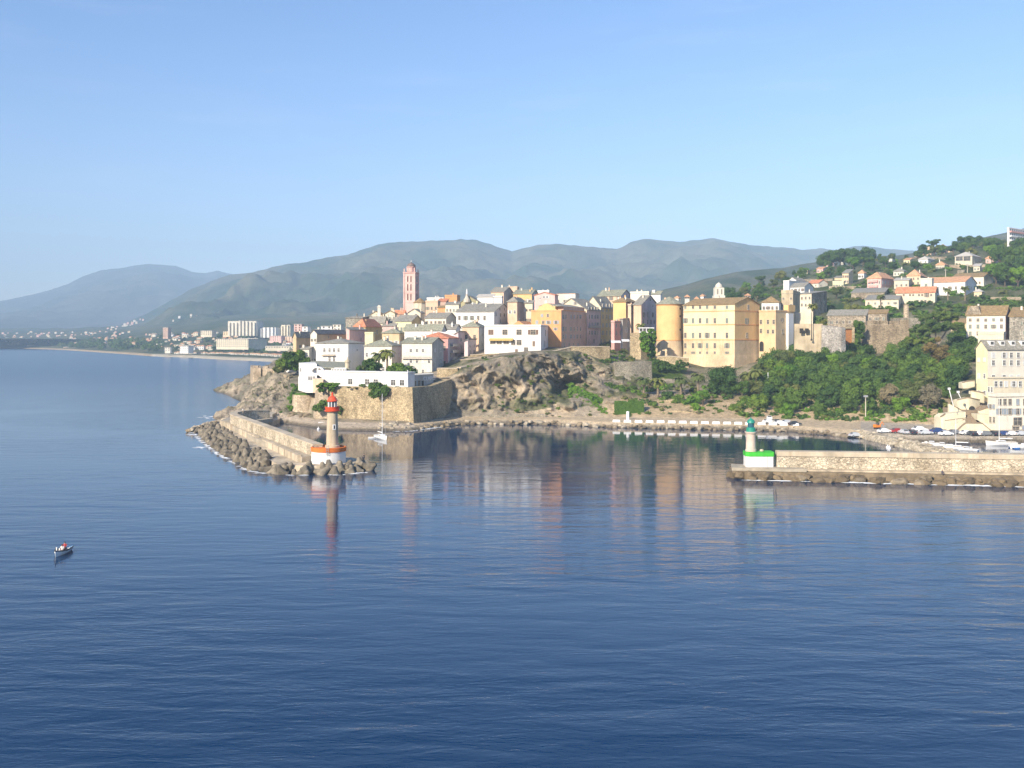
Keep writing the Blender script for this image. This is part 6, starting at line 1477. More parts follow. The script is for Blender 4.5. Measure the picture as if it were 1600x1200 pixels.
person((-33.6,228.5,2.6), R(140), 'sit', CLOTH['dark'], CLOTH['navy'], "person in dark clothes sitting atop the tetrapods behind the red lighthouse")
person((X(1543,210.5),210.4,1.75), R(170), 'sit', CLOTH['dark'], CLOTH['navy'], "person in dark clothes sitting against the jetty wall near the right edge")
person((X(1469,209),208.0,1.65), R(200), 'sit', CLOTH['navy'], CLOTH['dark'], "angler in navy clothes sitting on the jetty footing among boulders")
person((-85.6,319.5,2.85+2.9), R(200), 'stand', CLOTH['white'], CLOTH['tan'], "person in white standing on the bend of the breakwater wall")

def sailboat(label, loc, rz, L, mast, cover=None, group=None, boom=True, hullmat=None, mh=1.0):
    root = empty("sailing_boat", loc, rz); tag(root, label, "sailing boat", group)
    m_ = MB(); hull(m_, L, L*.32, .95*mh, .35, 0, 1, -.05, 2, .85, .7, .06); m_.build("hull", [hullmat or WHITE_P, TRIM_S, TRIM_W], root)
    m_ = MB(); m_.box(-L*.12, L*.16, -L*.09, L*.09, .9*mh, 1.35*mh); m_.box(-L*.11, L*.14, -L*.093, L*.093, 1.05*mh, 1.22*mh, 1); m_.build("cabin", [WHITE_P, GLASS], root)
    m_ = MB(); m_.tube((L*.08,0,.9),(L*.08,0,mast),.10,.07); m_.tube((L*.08,-.9,mast*.62),(L*.08,.9,mast*.62),.03,.03,5); m_.build("mast", TRIM_W, root)
    if boom:
        m_ = MB(); m_.tube((L*.08,0,1.9),(-L*.36,0,1.95),.16,.12); m_.build("sail_cover", cover or TRIM_W, root)
    m_ = MB()
    for a, b in (((L*.49,0,1.2),(L*.08,0,mast*.96)), ((-L*.49,0,.9),(L*.08,0,mast*.98)), ((L*.08,L*.14,.9),(L*.08,0,mast*.62)), ((L*.08,-L*.14,.9),(L*.08,0,mast*.62))): m_.tube(a, b, .018, n=4)
    m_.build("rigging", METAL, root)
    return root
def dinghy(label, loc, rz, L=3.0, mat=None, group=None, name="dinghy"):
    root = empty(name, loc, rz); tag(root, label, "boat", group)
    m_ = MB(); hull(m_, L, L*.42, .38, .15, 0, 1, -.2, 2, .85, .85, .1); m_.build("hull", [mat or WHITE_P, TRIM_W, TRIM_S], root)
    m_ = MB(); m_.box(-L*.1, L*.02, -L*.18, L*.18, .22, .3); m_.build("thwart", TRIM_S, root); return root
d = 297; sailboat("white sailing sloop at anchor below the rampart corner", (X(596,d), d, 0), R(-62), 8.2, Zp(615,d))
dinghy("white dinghy tied beside the anchored sloop", (X(582,298), 298, 0), R(8), 2.6)
dinghy("small white boat drawn up on the beach behind the red lighthouse", (X(506,338), 338, 1.1), R(15), 3.6)
BLUE_C = plain("blue_boat_cover", (.05,.17,.45), .7)
sailboat("white yacht with tall slanting mast moored at the right quay", (X(1565,279), 279, 0), R(172), 8, Zp(622,279), TRIM_W)
sailboat("white yacht at the right edge of the old port", (X(1606,271), 271, 0), R(176), 9, Zp(560,271), TRIM_W)
sailboat("white boat with folded sails by the rubble pier end", (X(1497,269), 269, 0), R(150), 7, Zp(655,269), TRIM_W, mh=.8)
dinghy("blue covered small boat between the moored white yachts", (X(1583,272), 272, 0), R(95), 4, BLUE_C)
for i, (px, py, rz, L, lab) in enumerate(((1434,688,150,5.5,"white launch lying nearest the inner pier bend"),(1458,692,160,5.5,"white launch with red trim second from the inner pier bend"),(1474,694,165,5,"white open boat between the launches and the folded-sail boat"),(1513,701,140,5,"grey and white open boat beside the rubble pier tip"))):
    d = 47100/(py-HY)*.985; r = dinghy(lab, (X(px,d), d, 0), R(rz), L, name="launch")
    m_ = MB(); m_.box(-L*.05, L*.2, -L*.13, L*.13, .40, .95); m_.box(-L*.04, L*.201, -L*.131, L*.131, .6, .85, 1); m_.build("cabin", [WHITE_P, GLASS], r)
for px, py, lab in ((497.5,671,"white mooring buoy off the little beach"),(1387,700,"white mooring buoy beyond the jetty wall"),(1389.5,701,"second white float close to the buoy beyond the jetty wall")):
    d = 47100/(py-HY); m_ = MB(); m_.lathe([(.02,-.3),(.4,-.2),(.5,.1),(.38,.42),(.1,.55),(.08,.9),(.02,.92)], 12); o = m_.build("mooring_buoy", WHITE_P, None, True); o.location = (X(px,d), d, 0); tag(o, lab, "buoy")

# ------------------------------------------------------------------ cars and quay furniture
def car_proto():
    root = empty("parked_car", (0,0,0))
    prof = [(-2.05,.38),(-2.1,.75),(-1.95,.92),(-1.55,.98),(-1.15,1.38),(-.3,1.46),(.35,1.42),(.95,1.0),(1.75,.86),(2.05,.68),(2.08,.38)]
    n = len(prof); m_ = MB(); w = .86; vs = []
    for s in (-1, 1):
        for x, z in prof: vs.append((x, s*(w if z < 1.05 else w*.78), z))
    m_.add(vs, [tuple(range(n-1,-1,-1)), tuple(range(n, 2*n))]+[(i,(i+1)%n,n+(i+1)%n,n+i) for i in range(n)]); me = m_.mesh("body", plain("car_paint", (.6,.6,.6), .3))
    smooth_by_angle(me, 30); mesh_obj("body", me, None, root)
    m_ = MB(); t = .012
    for s in (-1, 1):
        yy = lambda z: s*((w*(1.05-z)+w*.78*(z-.98))/.07 if z < 1.05 else w*.78)
        m_.add([(-1.42,s*(w*.86+t),1.03),(-1.08,s*(w*.78+t),1.33),(.30,s*(w*.78+t),1.37),(.82,s*(w*.86+t),1.03)], [(0,1,2,3) if s < 0 else (3,2,1,0)])
    m_.add([(.40,-.6,1.425),(.93,-.66,1.05),(.93,.66,1.05),(.40,.6,1.425)], [(0,1,2,3)]); m_.add([(-1.17,-.6,1.41),(-1.53,-.66,1.03),(-1.53,.66,1.03),(-1.17,.6,1.41)], [(3,2,1,0)])
    m_.build("windows", GLASS, root)
    for x in (-1.3, 1.3):
        for s in (-1, 1):
            m_ = MB(); m_.tube((x, s*.70, .32), (x, s*.88, .32), .32, n=14); m_.tube((x, s*.881, .32), (x, s*.90, .32), .18, n=10, mi=1); m_.build("wheel", [BLACK, METAL], root)
    for s in (-1, 1):
        m_ = MB(); m_.box(2.0, 2.10, s*.6-.16, s*.6+.16, .6, .73); m_.build("headlight", TRIM_W, root)
        m_ = MB(); m_.box(-2.13, -2.05, s*.65-.12, s*.65+.12, .7, .84); m_.build("tail_light", plain("tail_red", (.4,.02,.02), .4), root)
    return root
PAINT = {k: plain("car_"+k, c, .3, .05) for k, c in dict(white=(.8,.8,.78), silver=(.5,.52,.54), dark=(.03,.035,.045), navy=(.03,.06,.18), red=(.35,.03,.03), grey=(.2,.21,.22), blue=(.06,.14,.4), sand=(.5,.42,.3)).items()}
CARS = [(1202,657,'white',80,"white car, upper of the two at the head of the quay row"),(1201,662,'white',20,"white car at the near end of the quay row"),(1214,662,'dark',80,"black car tucked behind white ones on the quay"),(1219,664,'white',10,"white low car second in the quay row"),(1230,663,'silver',15,"silver car third in the quay row"),(1242,665,'dark',5,"dark car last of the quay row"),
 (1337,673.5,'silver',12,"lone silver car where the rubble pier begins"),(1382,675,'white',8,"white car just right of the excavator"),(1402,675,'red',15,"dark red car in the harbour parking row"),(1412,676.5,'silver',95,"silver car beside the dark red car"),(1424,677,'dark',95,"small dark car in the harbour parking row"),(1437,674,'white',10,"white van-like car in the second harbour row"),(1446,677.5,'silver',10,"silver car before the foot of the park"),(1466,676.5,'navy',10,"big navy car at the stairs' left corner"),(1478,679,'white',12,"white car between the navy and dark cars"),(1492,677,'grey',15,"dark grey car before the stairs' left flank"),(1511,678,'white',5,"white low car straight below the stairs' arch"),(1518,681.5,'dark',95,"small black car below the stairs"),(1531,681,'white',10,"white car before the stairs' right ramp"),(1541,681.5,'grey',12,"grey car before the stairs' right ramp"),(1553,682,'dark',95,"dark hatchback at the foot of the right ramp"),(1568,682,'navy',10,"navy car before the pink harbour front"),(1580,682,'white',10,"white car before the shop openings"),(1596,682,'silver',10,"silver car at the right edge of the quay")]
proto = car_proto()
for i, (px, py, col, rz, lab) in enumerate(CARS):
    o = proto if i == 0 else copy_tree(proto)
    d = max(289.5, min(Dz(py, 1.95), 318)) if px > 1300 else min(Dz(py, 1.8)+2, 341); o.location = (X(px,d), d, near.z(px,d)+.02); o.rotation_euler.z = R(rz); s = 1.12 if 'van' in lab or 'big' in lab else 1.0; o.scale = (s,s,s*(1.15 if s > 1 else 1))
    tag(o, lab, "car", "cars parked along the quay")
    b_ = [c for c in o.children if c.name.startswith("body")][0]; b_.material_slots[0].link = 'OBJECT'; b_.material_slots[0].material = PAINT[col]
def excavator():
    px, d = 1371, 310; z = near.z(px, d); root = empty("excavator", (X(px,d), d, z), R(20)); root.scale = (.66,)*3; tag(root, "small orange excavator with dark cab at the start of the inner pier", "excavator")
    og = plain("excavator_orange", (.75,.22,.02), .5)
    for s in (-1, 1): m_ = MB(); m_.prism([(-1.4,s*.8-.25),(1.4,s*.8-.25),(1.4,s*.8+.25),(-1.4,s*.8+.25)], .0, .75, 0, .08); m_.build("track", BLACK, root)
    m_ = MB(); m_.box(-1.7,1.1,-.95,.95,.8,1.75); m_.box(-1.75,-.7,-.9,.9,1.752,2.1); m_.build("body", og, root)
    m_ = MB(); m_.box(-.3,1.0,-.2,.9,1.753,3.0); m_.build("cab", GLASS, root)
    m_ = MB(); m_.tube((1.0,-.5,1.6),(2.4,-.5,3.3),.22,.18,6); m_.tube((2.4,-.5,3.3),(3.4,-.5,1.6),.18,.12,6); m_.build("arm", og, root)
    m_ = MB(); m_.prism([(3.0,-.9),(3.8,-.9),(3.8,-.1),(3.0,-.1)], .7, 1.6, 0, .2); m_.build("bucket", METAL, root)
excavator()
def camper():
    d = 432; px, py = 459, 581; root = empty("camper_van", (X(px,d), d, Zp(583,d)), R(-8)); tag(root, "white camper van parked behind the seaward bastion", "van")
    m_ = MB(); m_.prism([(-3.0,-1.05),(2.1,-1.05),(2.1,1.05),(-3.0,1.05)], .4, 2.8, 0, .03); m_.prism([(2.103,-1.0),(3.1,-1.0),(3.1,1.0),(2.103,1.0)], .4, 1.9, 0, .06); m_.build("body", WHITE_P, root)
    m_ = MB(); [m_.box(x,x+.9,-1.07,-1.0,1.5,2.1) for x in (-2.4,-.9,.6)]; m_.box(3.0,3.06,-.8,.8,1.2,1.7); m_.build("windows", GLASS, root)
    for x in (-1.9, 1.9):
        for s in (-1, 1): m_ = MB(); m_.tube((x,s*.8,.38),(x,s*1.06,.38),.38,n=12); m_.build("wheel", BLACK, root)
camper()
first = None
for i in range(17):
    px = 963+i*17.3+(2 if i > 12 else 0); py = 657.5+max(0, i-1)*.37; d = max(Dz(py+2.2, 1.75), float(np.interp(px,[940,990,1030,1100,1170,1240],[337,334,332,328,325,321]))+1.2)
    m_ = MB(); 
    if first is None:
        m_.prism([(-1.25,-.28),(1.25,-.28),(1.25,.28),(-1.25,.28)], 0, .35, 0, 0.0); m_.prism([(-1.22,-.24),(1.22,-.24),(1.22,.24),(-1.22,.24)], .351, .85, 0, .05)
        first = m_.build("barrier_block", WHITE_P); o = first
    else: o = first.copy(); C.objects.link(o)
    o.location = (X(px,d), d, near.z(px,d)+.02); tag(o, "white concrete barrier block in the line along the quay edge", "barrier", "white barrier blocks along the quay")
d = 345; px = 981; q = (X(px,d), d, near.z(px,d)); root = empty("harbour_light", q); tag(root, "stubby white harbour light post on the quay", "light post")
m_ = MB(); hh = Zp(642.5,d)-q[2]; m_.lathe([(.62,-.2),(.56,.2),(.50,hh-.3)], 16); m_.build("post", WHITE_P, root); m_ = MB(); m_.lathe([(.55,hh-.297),(.5,hh-.1),(.1,hh)], 16); m_.build("cap", WHITE_P, root)

# ------------------------------------------------------------------ trees and plants
def crown_mesh(name, k, mat, rx, rz, blobs, leaves, leaf, flat=False, core=.78):
    """leaf faces spread over many uneven clumps round dark inner boughs"""
    r2 = random.Random(k); vs, fs = [], []
    cl = []
    for i in range(blobs):
        for _ in range(30):
            p = Vector((r2.uniform(-1,1), r2.uniform(-1,1), r2.uniform(-1,1)))
            if p.length < 1: break
        q = Vector((p.x*rx*.78, p.y*rx*.78, p.z*rz*.72)); cl.append((q, r2.uniform(.26,.46)*(rx if not flat else rx*.62)*(1-.25*abs(p.z))))
    for q, r_ in cl:                      # inner boughs
        bm = bmesh.new(); bmesh.ops.create_icosphere(bm, subdivisions=1, radius=r_*core)
        n = len(vs)
        for v in bm.verts: c = v.co*(1+.35*mnoise.noise(v.co*1.7/r_+q)); vs.append((q.x+c.x, q.y+c.y, q.z+c.z*(.55 if flat else .85)))
        fs += [tuple(n+v.index for v in f.verts) for f in bm.faces]; bm.free()
    for i in range(leaves):
        q, r_ = r2.choice(cl); u = Vector((r2.gauss(0,1), r2.gauss(0,1), r2.gauss(.25,1))).normalized()
        p = q+Vector((u.x, u.y, u.z*(.55 if flat else .85)))*r_*r2.uniform(.72,1.18)
        n_ = (u+Vector((r2.uniform(-.9,.9), r2.uniform(-.9,.9), r2.uniform(-.6,.9)))).normalized()
        a = n_.orthogonal().normalized()*leaf*r2.uniform(.6,1.4); b = n_.cross(a).normalized()*leaf*r2.uniform(.4,.9)
        n = len(vs); vs += [tuple(p-a-b*.3), tuple(p+b*.6-a*.2), tuple(p+a), tuple(p-b*.8+a*.1)]; fs.append((n, n+1, n+2, n+3))
    me = bpy.data.meshes.new(name); me.from_pydata(vs, [], fs); me.materials.append(mat); me.update(); return me
def trunk_mesh(h, r_, spread, k, mat):
    r2 = random.Random(k); v = [(0,0,-1.5),(r2.uniform(-.2,.2),r2.uniform(-.2,.2),h*.5),(r2.uniform(-.3,.3),0,h)]; e = [(0,1),(1,2)]; r = [r_*1.2, r_*.9, r_*.6]
    for i in range(5):
        a = i*1.256+r2.uniform(-.3,.3); n = len(v); b_ = r2.choice((1,2)); z = v[b_][2]
        v += [(math.cos(a)*spread*.45, math.sin(a)*spread*.45, z+spread*.5), (math.cos(a)*spread*.95, math.sin(a)*spread*.95, z+spread*.75)]; e += [(b_,n),(n,n+1)]; r += [r_*.4, r_*.18]
    m_ = MB()
    for a, b in e: m_.tube(v[a], v[b], r[a], r[b], 7)
    return m_.mesh("trunk", mat)
TREES = {}
def make_tree(key, mat, k, rx, rz, th, blobs=15, leaves=2600, leaf=.34, flat=False):
    TREES[key] = (crown_mesh("crown", k, LEAF[mat], rx, rz, blobs, leaves, leaf, flat), trunk_mesh(th, .28, rx*.7, k, BARK), th+rz*.55)
make_tree('a1','a',1,4.2,4.0,3.0); make_tree('a2','a',2,4.4,3.4,3.2,18); make_tree('b1','b',3,4.2,4.4,3.0); make_tree('b2','b',4,4.0,3.6,3.0,18)
make_tree('c1','c',5,4.0,3.8,3.2); make_tree('d1','d',6,4.0,3.8,2.8); make_tree('e1','e',7,3.6,5.0,3.5); make_tree('f1','f',8,3.8,3.4,2.8); make_tree('pine','b',9,5.0,2.4,6.0,16,2400,.34,True)
BUSH = {}
for k, mt in (('a','a'),('b','b'),('c','c'),('d','d'),('f','f')): BUSH[k] = crown_mesh("foliage", 40+ord(k), LEAF[mt], 1.5, 1.15, 9, 700, .24)
def tree(key, x, y, s, label, group, cat="tree", name="tree", sz=1.0, z=None):
    cr, tk, zc = TREES[key]; z = near.at(x, y) if z is None else z
    root = empty(name, (x, y, z), rnd.uniform(0, 6.28)); root.scale = (s, s, s*sz); tag(root, label, cat, group)
    o = bpy.data.objects.new("crown", cr); link(o, root); o.location = (0, 0, zc)
    o = bpy.data.objects.new("trunk", tk); link(o, root); return root
class Mass:
    """many small plants that read as one cover, kept as one object"""
    def __init__(s): s.v = []; s.q = []; s.mi = []; s.n = 0; s.mats = []
    def add(s, me, loc, sc, rz):
        co = np.empty(len(me.vertices)*3); me.vertices.foreach_get("co", co); co = co.reshape(-1, 3)*np.array(sc)
        c, n_ = math.cos(rz), math.sin(rz); co = np.stack([co[:,0]*c-co[:,1]*n_, co[:,0]*n_+co[:,1]*c, co[:,2]], -1)+np.array(loc)
        m = me.materials[0]
        if m not in s.mats: s.mats.append(m)
        k = s.mats.index(m); s.v.append(co)
        for p in me.polygons: s.q.append(tuple(i+s.n for i in p.vertices)); s.mi.append(k)
        s.n += len(co)
    def build(s, name):
        me = bpy.data.meshes.new(name); me.from_pydata(np.concatenate(s.v).tolist(), [], s.q)
        for m in s.mats: me.materials.append(m)
        me.polygons.foreach_set("material_index", s.mi); me.update(); o = mesh_obj(name, me, None); o["kind"] = "stuff"; return o
SB = {k: crown_mesh("tuft", 90+ord(k), LEAF[k], 1.5, 1.1, 6, 170, .34) for k in 'abcdf'}
cover = Mass()
def tuft(px, py, s, key, d=None, flat=.85):
    d = d or near.hit(px, py, 325, 1000)
    if d is None: return
    cover.add(SB[key], (X(px,d), d-.3*s, Zp(py,d)+.2*s), (s, s, s*flat), rnd.uniform(0,6))
rnd = random.Random(77)
# park woods on the slope below the ramparts
pts = []
def free(x, y, r_): return all((x-a)**2+(y-b)**2 > r_*r_ for a, b in pts)
tries = 0
while len(pts) < 128 and tries < 6000:
    tries += 1; px = rnd.uniform(1178,1530); dmin = float(np.interp(px, [1178,1240,1330,1430,1480,1530],[352,346,338,332,335,364])); d = rnd.uniform(dmin+1, 436)
    x, y = X(px,d), d
    if px > 1500 and d < 385: continue
    if px < 1205 and d > 400: continue
    if 1342 < px < 1428 and d > 402: continue
    if 1436 < px < 1496 and d > 388: continue
    if not free(x, y, 5.5): continue
    pts.append((x, y)); key = rnd.choices(['a1','a2','b1','b2','c1','d1'],[3,3,3,3,1.3,1.6])[0]
    near_edge = d < dmin+8
    z = near.at(x, y); s = rnd.uniform(.95,1.4)*(.68 if near_edge else 1)
    tree(key, x, y, s, "dense green tree in the park woods between quay and ramparts", "trees of the park woods", z=z-1.9*s)
for (px, py, key, s, lab) in ((1465,585,'e1',1.35,"tall rusty brown conifer among the green park trees"),(1393,640,'f1',1.15,"bare greyish tree at the lower edge of the park woods"),(1450,642,'f1',1.2,"grey-green broad tree near the stairs"),(1222,590,'c1',1.25,"olive pine below the orange palace annex"),
   (1098,634,'d1',.75,"bright green tree left of the big round tree"),(1160,622,'a1',.8,"mid green tree right of the big round tree"),(1360,590,'d1',1.0,"bright green tree hugging the bastion foot")):
    d = near.hit(px, py, 330, 440) or 380; x, y = X(px,d), d; tree(key, x, y, s, lab, None)
TREES['big'] = (crown_mesh("crown", 33, LEAF['b'], 7.3, 6.4, 34, 6500, .42), trunk_mesh(4.5, .55, 4, 33, BARK), 6.6)
d = 372; tree('big', X(1131,d), d, 1.0, "large dark round tree below the palace's sloping base", None, z=Zp(622,d))
# umbrella pine
def umbrella_pine():
    d = 398; px = 1462; x, y = X(px,d), d; z = near.at(x, y); root = empty("umbrella_pine", (x, y, z)); tag(root, "big spreading umbrella pine with forked pale trunk beside the brown bastion", "pine tree")
    top = Zp(482, d)-z; m_ = MB(); f = lambda qx, qy: ((qx-px)/F*d, Zp(qy,d)-z)
    def limb(pts_, rr, yy=0):
        for (a, b, r0, r1) in zip(pts_, pts_[1:], rr, rr[1:]): (x0,z0),(x1,z1) = f(*a), f(*b); m_.tube((x0,yy,z0),(x1,yy,z1), r0, r1, 8)
    limb([(1461,560),(1462,548),(1458,536),(1452,524),(1446,512)], [.7,.6,.45,.35,.2]); limb([(1462,550),(1468,536),(1475,524),(1482,512)], [.5,.42,.32,.2], .3)
    limb([(1460,550),(1448,542),(1436,530),(1428,518)], [.4,.34,.25,.15], -.3); limb([(1463,545),(1464,530),(1462,510),(1460,496)], [.4,.3,.25,.15], .8)
    m_.build("trunk", plain("pine_bark", (.30,.23,.18), .95, .3, 2), root)
    r2 = random.Random(4)
    for i, (qx, qy, rx, rz) in enumerate(((1452,509,8.5,3.0),(1433,517,6.0,2.4),(1424,533,4.2,2.3),(1445,531,4.5,1.8),(1478,509,6.5,2.2),(1494,508,4.0,1.6),(1464,497,7.0,2.2),(1490,498,5.0,1.5),(1482,492,7,1.8))):
        X_, Z_ = f(qx, qy); o = mesh_obj("crown", crown_mesh("crown", 60+i, LEAF['u'], rx, rz, 14, 2600, .34, True, .85), None, root); o.location = (X_, r2.uniform(-2.5,4)+(4 if i > 5 else 0), Z_)
umbrella_pine()
# hillside trees
hp = []; tries = 0
houses_xy = [(o.location.x, o.location.y) for o in C.objects if o.type == 'EMPTY' and o.get("category") in ("house","palace","apartment block")]
fan = lambda px, a: float(np.interp(px, *a))
while len(hp) < 135 and tries < 9000:
    tries += 1; px = rnd.uniform(1130,1690); d = 440+(1000-440)*rnd.random()**.75; x, y = X(px,d), d
    if px < 1240 and d < 620: continue
    if px < 1510 and d < 452: continue
    if px > 1510 and d < 470: continue
    if any((x-a)**2+(y-b)**2 < 15**2 for a, b in houses_xy): continue
    # keep the sight lines to the villas open: nothing tall right in front of them
    if any(abs(x/y-a/b)*y < 15 and 0 < b-y < 60 for a, b in houses_xy): continue
    if any((x-a)**2+(y-b)**2 < (7+d*.007)**2 for a, b in hp): continue
    hp.append((x, y)); key = rnd.choices(['a1','b1','b2','c1','d1','pine'],[2,3,3,2,.8,.3])[0]
    if key == 'pine' and d < 600: key = 'b1'
    s = rnd.uniform(.75,1.25)*(1+max(0, d-600)/1500)*(.6 if d > 860 else 1)
    tree(key, x, y, s, "dark green tree among the villas on the hillside", "trees on the villa hillside")
for (px, d, key, s) in ((1460,930,'pine',1.7),(1452,935,'b1',1.3),(1466,925,'b2',1.1),(1515,880,'b2',1.5),(1505,890,'b1',1.5),(1526,880,'b2',1.4),(1555,850,'b1',1.3),(1545,860,'a1',1.3),(1306,880,'b1',1.95),(1296,880,'b1',1.80),(1320,890,'b2',2.03),(1333,895,'b1',1.95),(1350,900,'b2',1.95),(1362,900,'b1',1.72),(1288,870,'b2',1.65),(1341,885,'pine',1.65),(1313,884,'pine',1.80),(1327,880,'b2',1.80),(1556,590,'d1',1.6),(1570,580,'a1',1.6),(1590,575,'d1',1.5),(1600,600,'b1',1.8),(1580,640,'b2',2.0),(1562,680,'a2',1.8),(1590,720,'b1',2.0),(1610,690,'a1',2.0)):
    x, y = X(px,d), d; tree(key, x, y, s, "dark crest tree or tall bank tree standing out on the hill's skyline and right edge", "tall trees on the hill crest and right bank")
for (px, d, key) in ((1290,447,'c1'),(1305,448,'b1'),(1318,450,'c1'),(1331,449,'b1'),(1344,452,'c1'),(1357,455,'b1'),(1310,470,'b2'),(1335,475,'c1')):
    x, y = X(px,d+25), d+25; tree(key, x, y, .85, "dark cypress-green tree in the row behind the grey barracks", "row of trees behind the barracks")
# palms
def palm_meshes():
    r2 = random.Random(2); m_ = MB()
    for i in range(30):
        a = i*2.4; up = r2.uniform(-.35,1.15); L = r2.uniform(2.3,3.0); n = 7; prev = None; p = Vector((0,0,0)); ang = up
        for j in range(n+1):
            w_ = .42*math.sin(math.pi*(.12+.88*j/n)*.93)+.03; dir_ = Vector((math.cos(a)*math.cos(ang), math.sin(a)*math.cos(ang), math.sin(ang)))
            side = Vector((-math.sin(a), math.cos(a), 0)); row = (p+side*w_-Vector((0,0,w_*.55)), p.copy(), p-side*w_-Vector((0,0,w_*.55)))
            if prev:
                if j % 1 == 0: m_.add([prev[0], prev[1], row[1], row[0].lerp(prev[0], .25)], [(0,1,2,3)]); m_.add([prev[1], prev[2], row[2].lerp(prev[2], .25), row[1]], [(0,1,2,3)])
            prev = row; p = p+dir_*(L/n); ang -= .30
    fr = m_.mesh("fronds", LEAF['p']); m_ = MB()
    m_.lathe([(.34,-1),(.30,1),(.26,3.2),(.34,3.9),(.42,4.3),(.2,4.7)], 10); return fr, m_.mesh("trunk", BARK_P)
PF, PT = palm_meshes()
def palm(px, pyb, pyc, d, label, group="palms on the terraces", s=1.0):
    zc = Zp(pyc, d); z = min(Zp(pyb, d), zc-1.5); root = empty("palm_tree", (X(px,d), d, z), rnd.uniform(0,6)); tag(root, label, "palm tree", group); h = zc-z
    o = bpy.data.objects.new("trunk", PT); link(o, root); o.scale = (s, s, h/4.4)
    o = bpy.data.objects.new("fronds", PF); link(o, root); o.location = (0,0,h); o.scale = (s,s,s)
for px, pyb, pyc, d, lab in ((1006,614,594,374,"leftmost palm of the terrace row below the grey rampart"),(1028,615,595,373,"second palm of the terrace row, beside a purple shrub"),(1064,613,593,374,"third palm of the terrace row"),(1091,616,588,372,"tall palm of the terrace row beside the big round tree"),(1181,612,581,370,"palm with thick trunk right of the big round tree"),(1168,606,586,376,"lower palm just behind the big round tree"),
   (592,582,556,378,"left palm of the pair behind the white club"),(605,582,551,376,"right palm of the pair behind the white club"),(1481,466,453,520,"palm before the big white villa's wall"),(1508,466,450,520,"second palm close to the white villas"),(1270,492,478,440,"palm by the tall dark mast"),(1376,478,463,480,"palm left of the long red roofed house"),(1001,512,508.5,440,"little palm at the grey wall of the old town")):
    palm(px, pyb, pyc, d, lab, None, 1.45 if d < 390 else 1.1)
# bushes on cliffs, terraces and walls
def bush(px, py, s, key, label="green shrub growing on the rocks and walls of the old town slope", group="shrubs on rocks and walls", d=None, flat=1.0):
    d = d or near.hit(px, py, 325, 700)
    if d is None: return
    o = bpy.data.objects.new("shrub", BUSH[key]); link(o); p = P(px, py, d); o.location = (p.x, p.y, p.z+.4*s); o.scale = (s, s, s*flat); o.rotation_euler.z = rnd.uniform(0,6); tag(o, label, "shrub", group)
o = bpy.data.objects.new("hanging_shrub", BUSH['a']); link(o); o.location = P(592,611,337); o.scale = (2.9,2.0,3.0); tag(o, "big dark green bush hanging over the sunlit rampart wall", "shrub")
for px, py, s, k in ((567,604,.9,'a'),(622,606,.7,'c'),(611,607,.7,'a'),(632,606,.6,'c'),(545,606,.5,'c'),(556,607,.5,'c')): bush(px, py, s, k, "small plant rooted in the top of the sunlit rampart wall", "plants on the rampart top", d=341, flat=.6)
for px, py, s, k in ((574,583,2.6,'c'),(580,577,2.9,'b'),(566,584,2.3,'b'),(586,580,2.4,'b'),(612,586,2.0,'a'),(624,583,2.6,'a'),(634,586,2.4,'a'),(648,590,1.6,'b'),(657,592,1.3,'b'),(600,590,1.4,'b'),(590,589,1.6,'b')): bush(px, py, s, k, "leafy garden shrub behind the club building", "garden shrubs behind the club", d=366)
for px, py, s, k in ((436,580,1.8,'c'),(446,570,2.6,'a'),(455,566,3.2,'a'),(463,562,3.0,'a'),(470,568,2.6,'a'),(458,575,2.0,'d'),(441,577,1.9,'c')): bush(px, py, s, k, "roadside tree-like shrub left of the white club", "shrubs left of the white club", d=425)
for px, py, s, k in ((497,640,1.5,'a'),(505,636,1.8,'a'),(533,640,1.2,'a'),(528,645,1.2,'a'),(500,605,1.2,'d'),(506,604,1.3,'d'),(512,604.5,1.3,'d'),(518,604,1.3,'d'),(524,604,1.2,'d'),(502,611,.9,'d'),(518,610,.9,'d')): bush(px, py, s, k, "bright ivy-like shrub around the rounded wall end", "shrubs around the rounded wall end", d=343.5, flat=.62 if py < 610 else 1)
for px, py, s, k in ((460,606,1.2,'d'),(464,612,1.4,'d'),(457,628,1.4,'d'),(455,640,1.1,'d'),(460,620,1.3,'d'),(449,606,.8,'c'),(428,610,.9,'c'),(420,616,.8,'c'),(440,600,.9,'c')): bush(px, py, s, k, "bright green bush on the rocky seaward slope", "bushes on the seaward slope")
for i in range(330):
    px = rnd.uniform(645,1000); py = rnd.uniform(555,652)
    if px < 715 and py < 600: continue
    tuft(px, py, rnd.uniform(.3,1.0), rnd.choice('acaccfb'), flat=.7)
for i in range(80): px = rnd.uniform(886,945); py = 603+(px-886)*.45+rnd.uniform(-4,17); tuft(px, py, rnd.uniform(.7,1.3), 'd')
for i in range(80): px = rnd.uniform(940,1028); py = rnd.uniform(538,568); tuft(px, py, rnd.uniform(.7,1.5), rnd.choice('abbcc'))
for i in range(170): px = rnd.uniform(950,1195); py = rnd.uniform(600,648); tuft(px, py, rnd.uniform(.5,1.7)*(.6 if py > 636 else 1), rnd.choice('aabdccf'))
for i in range(22): tuft(rnd.uniform(1018,1072), rnd.uniform(566,578), rnd.uniform(.9,1.5), 'b', d=403)
for i in range(230): px = rnd.uniform(1150,1500); py = np.interp(px,[1150,1330,1500],[646,655,655])+rnd.uniform(-26,4); tuft(px, py, rnd.uniform(.7,1.8)*(.6 if rnd.random() < .3 else 1), rnd.choice('aacbbd'))
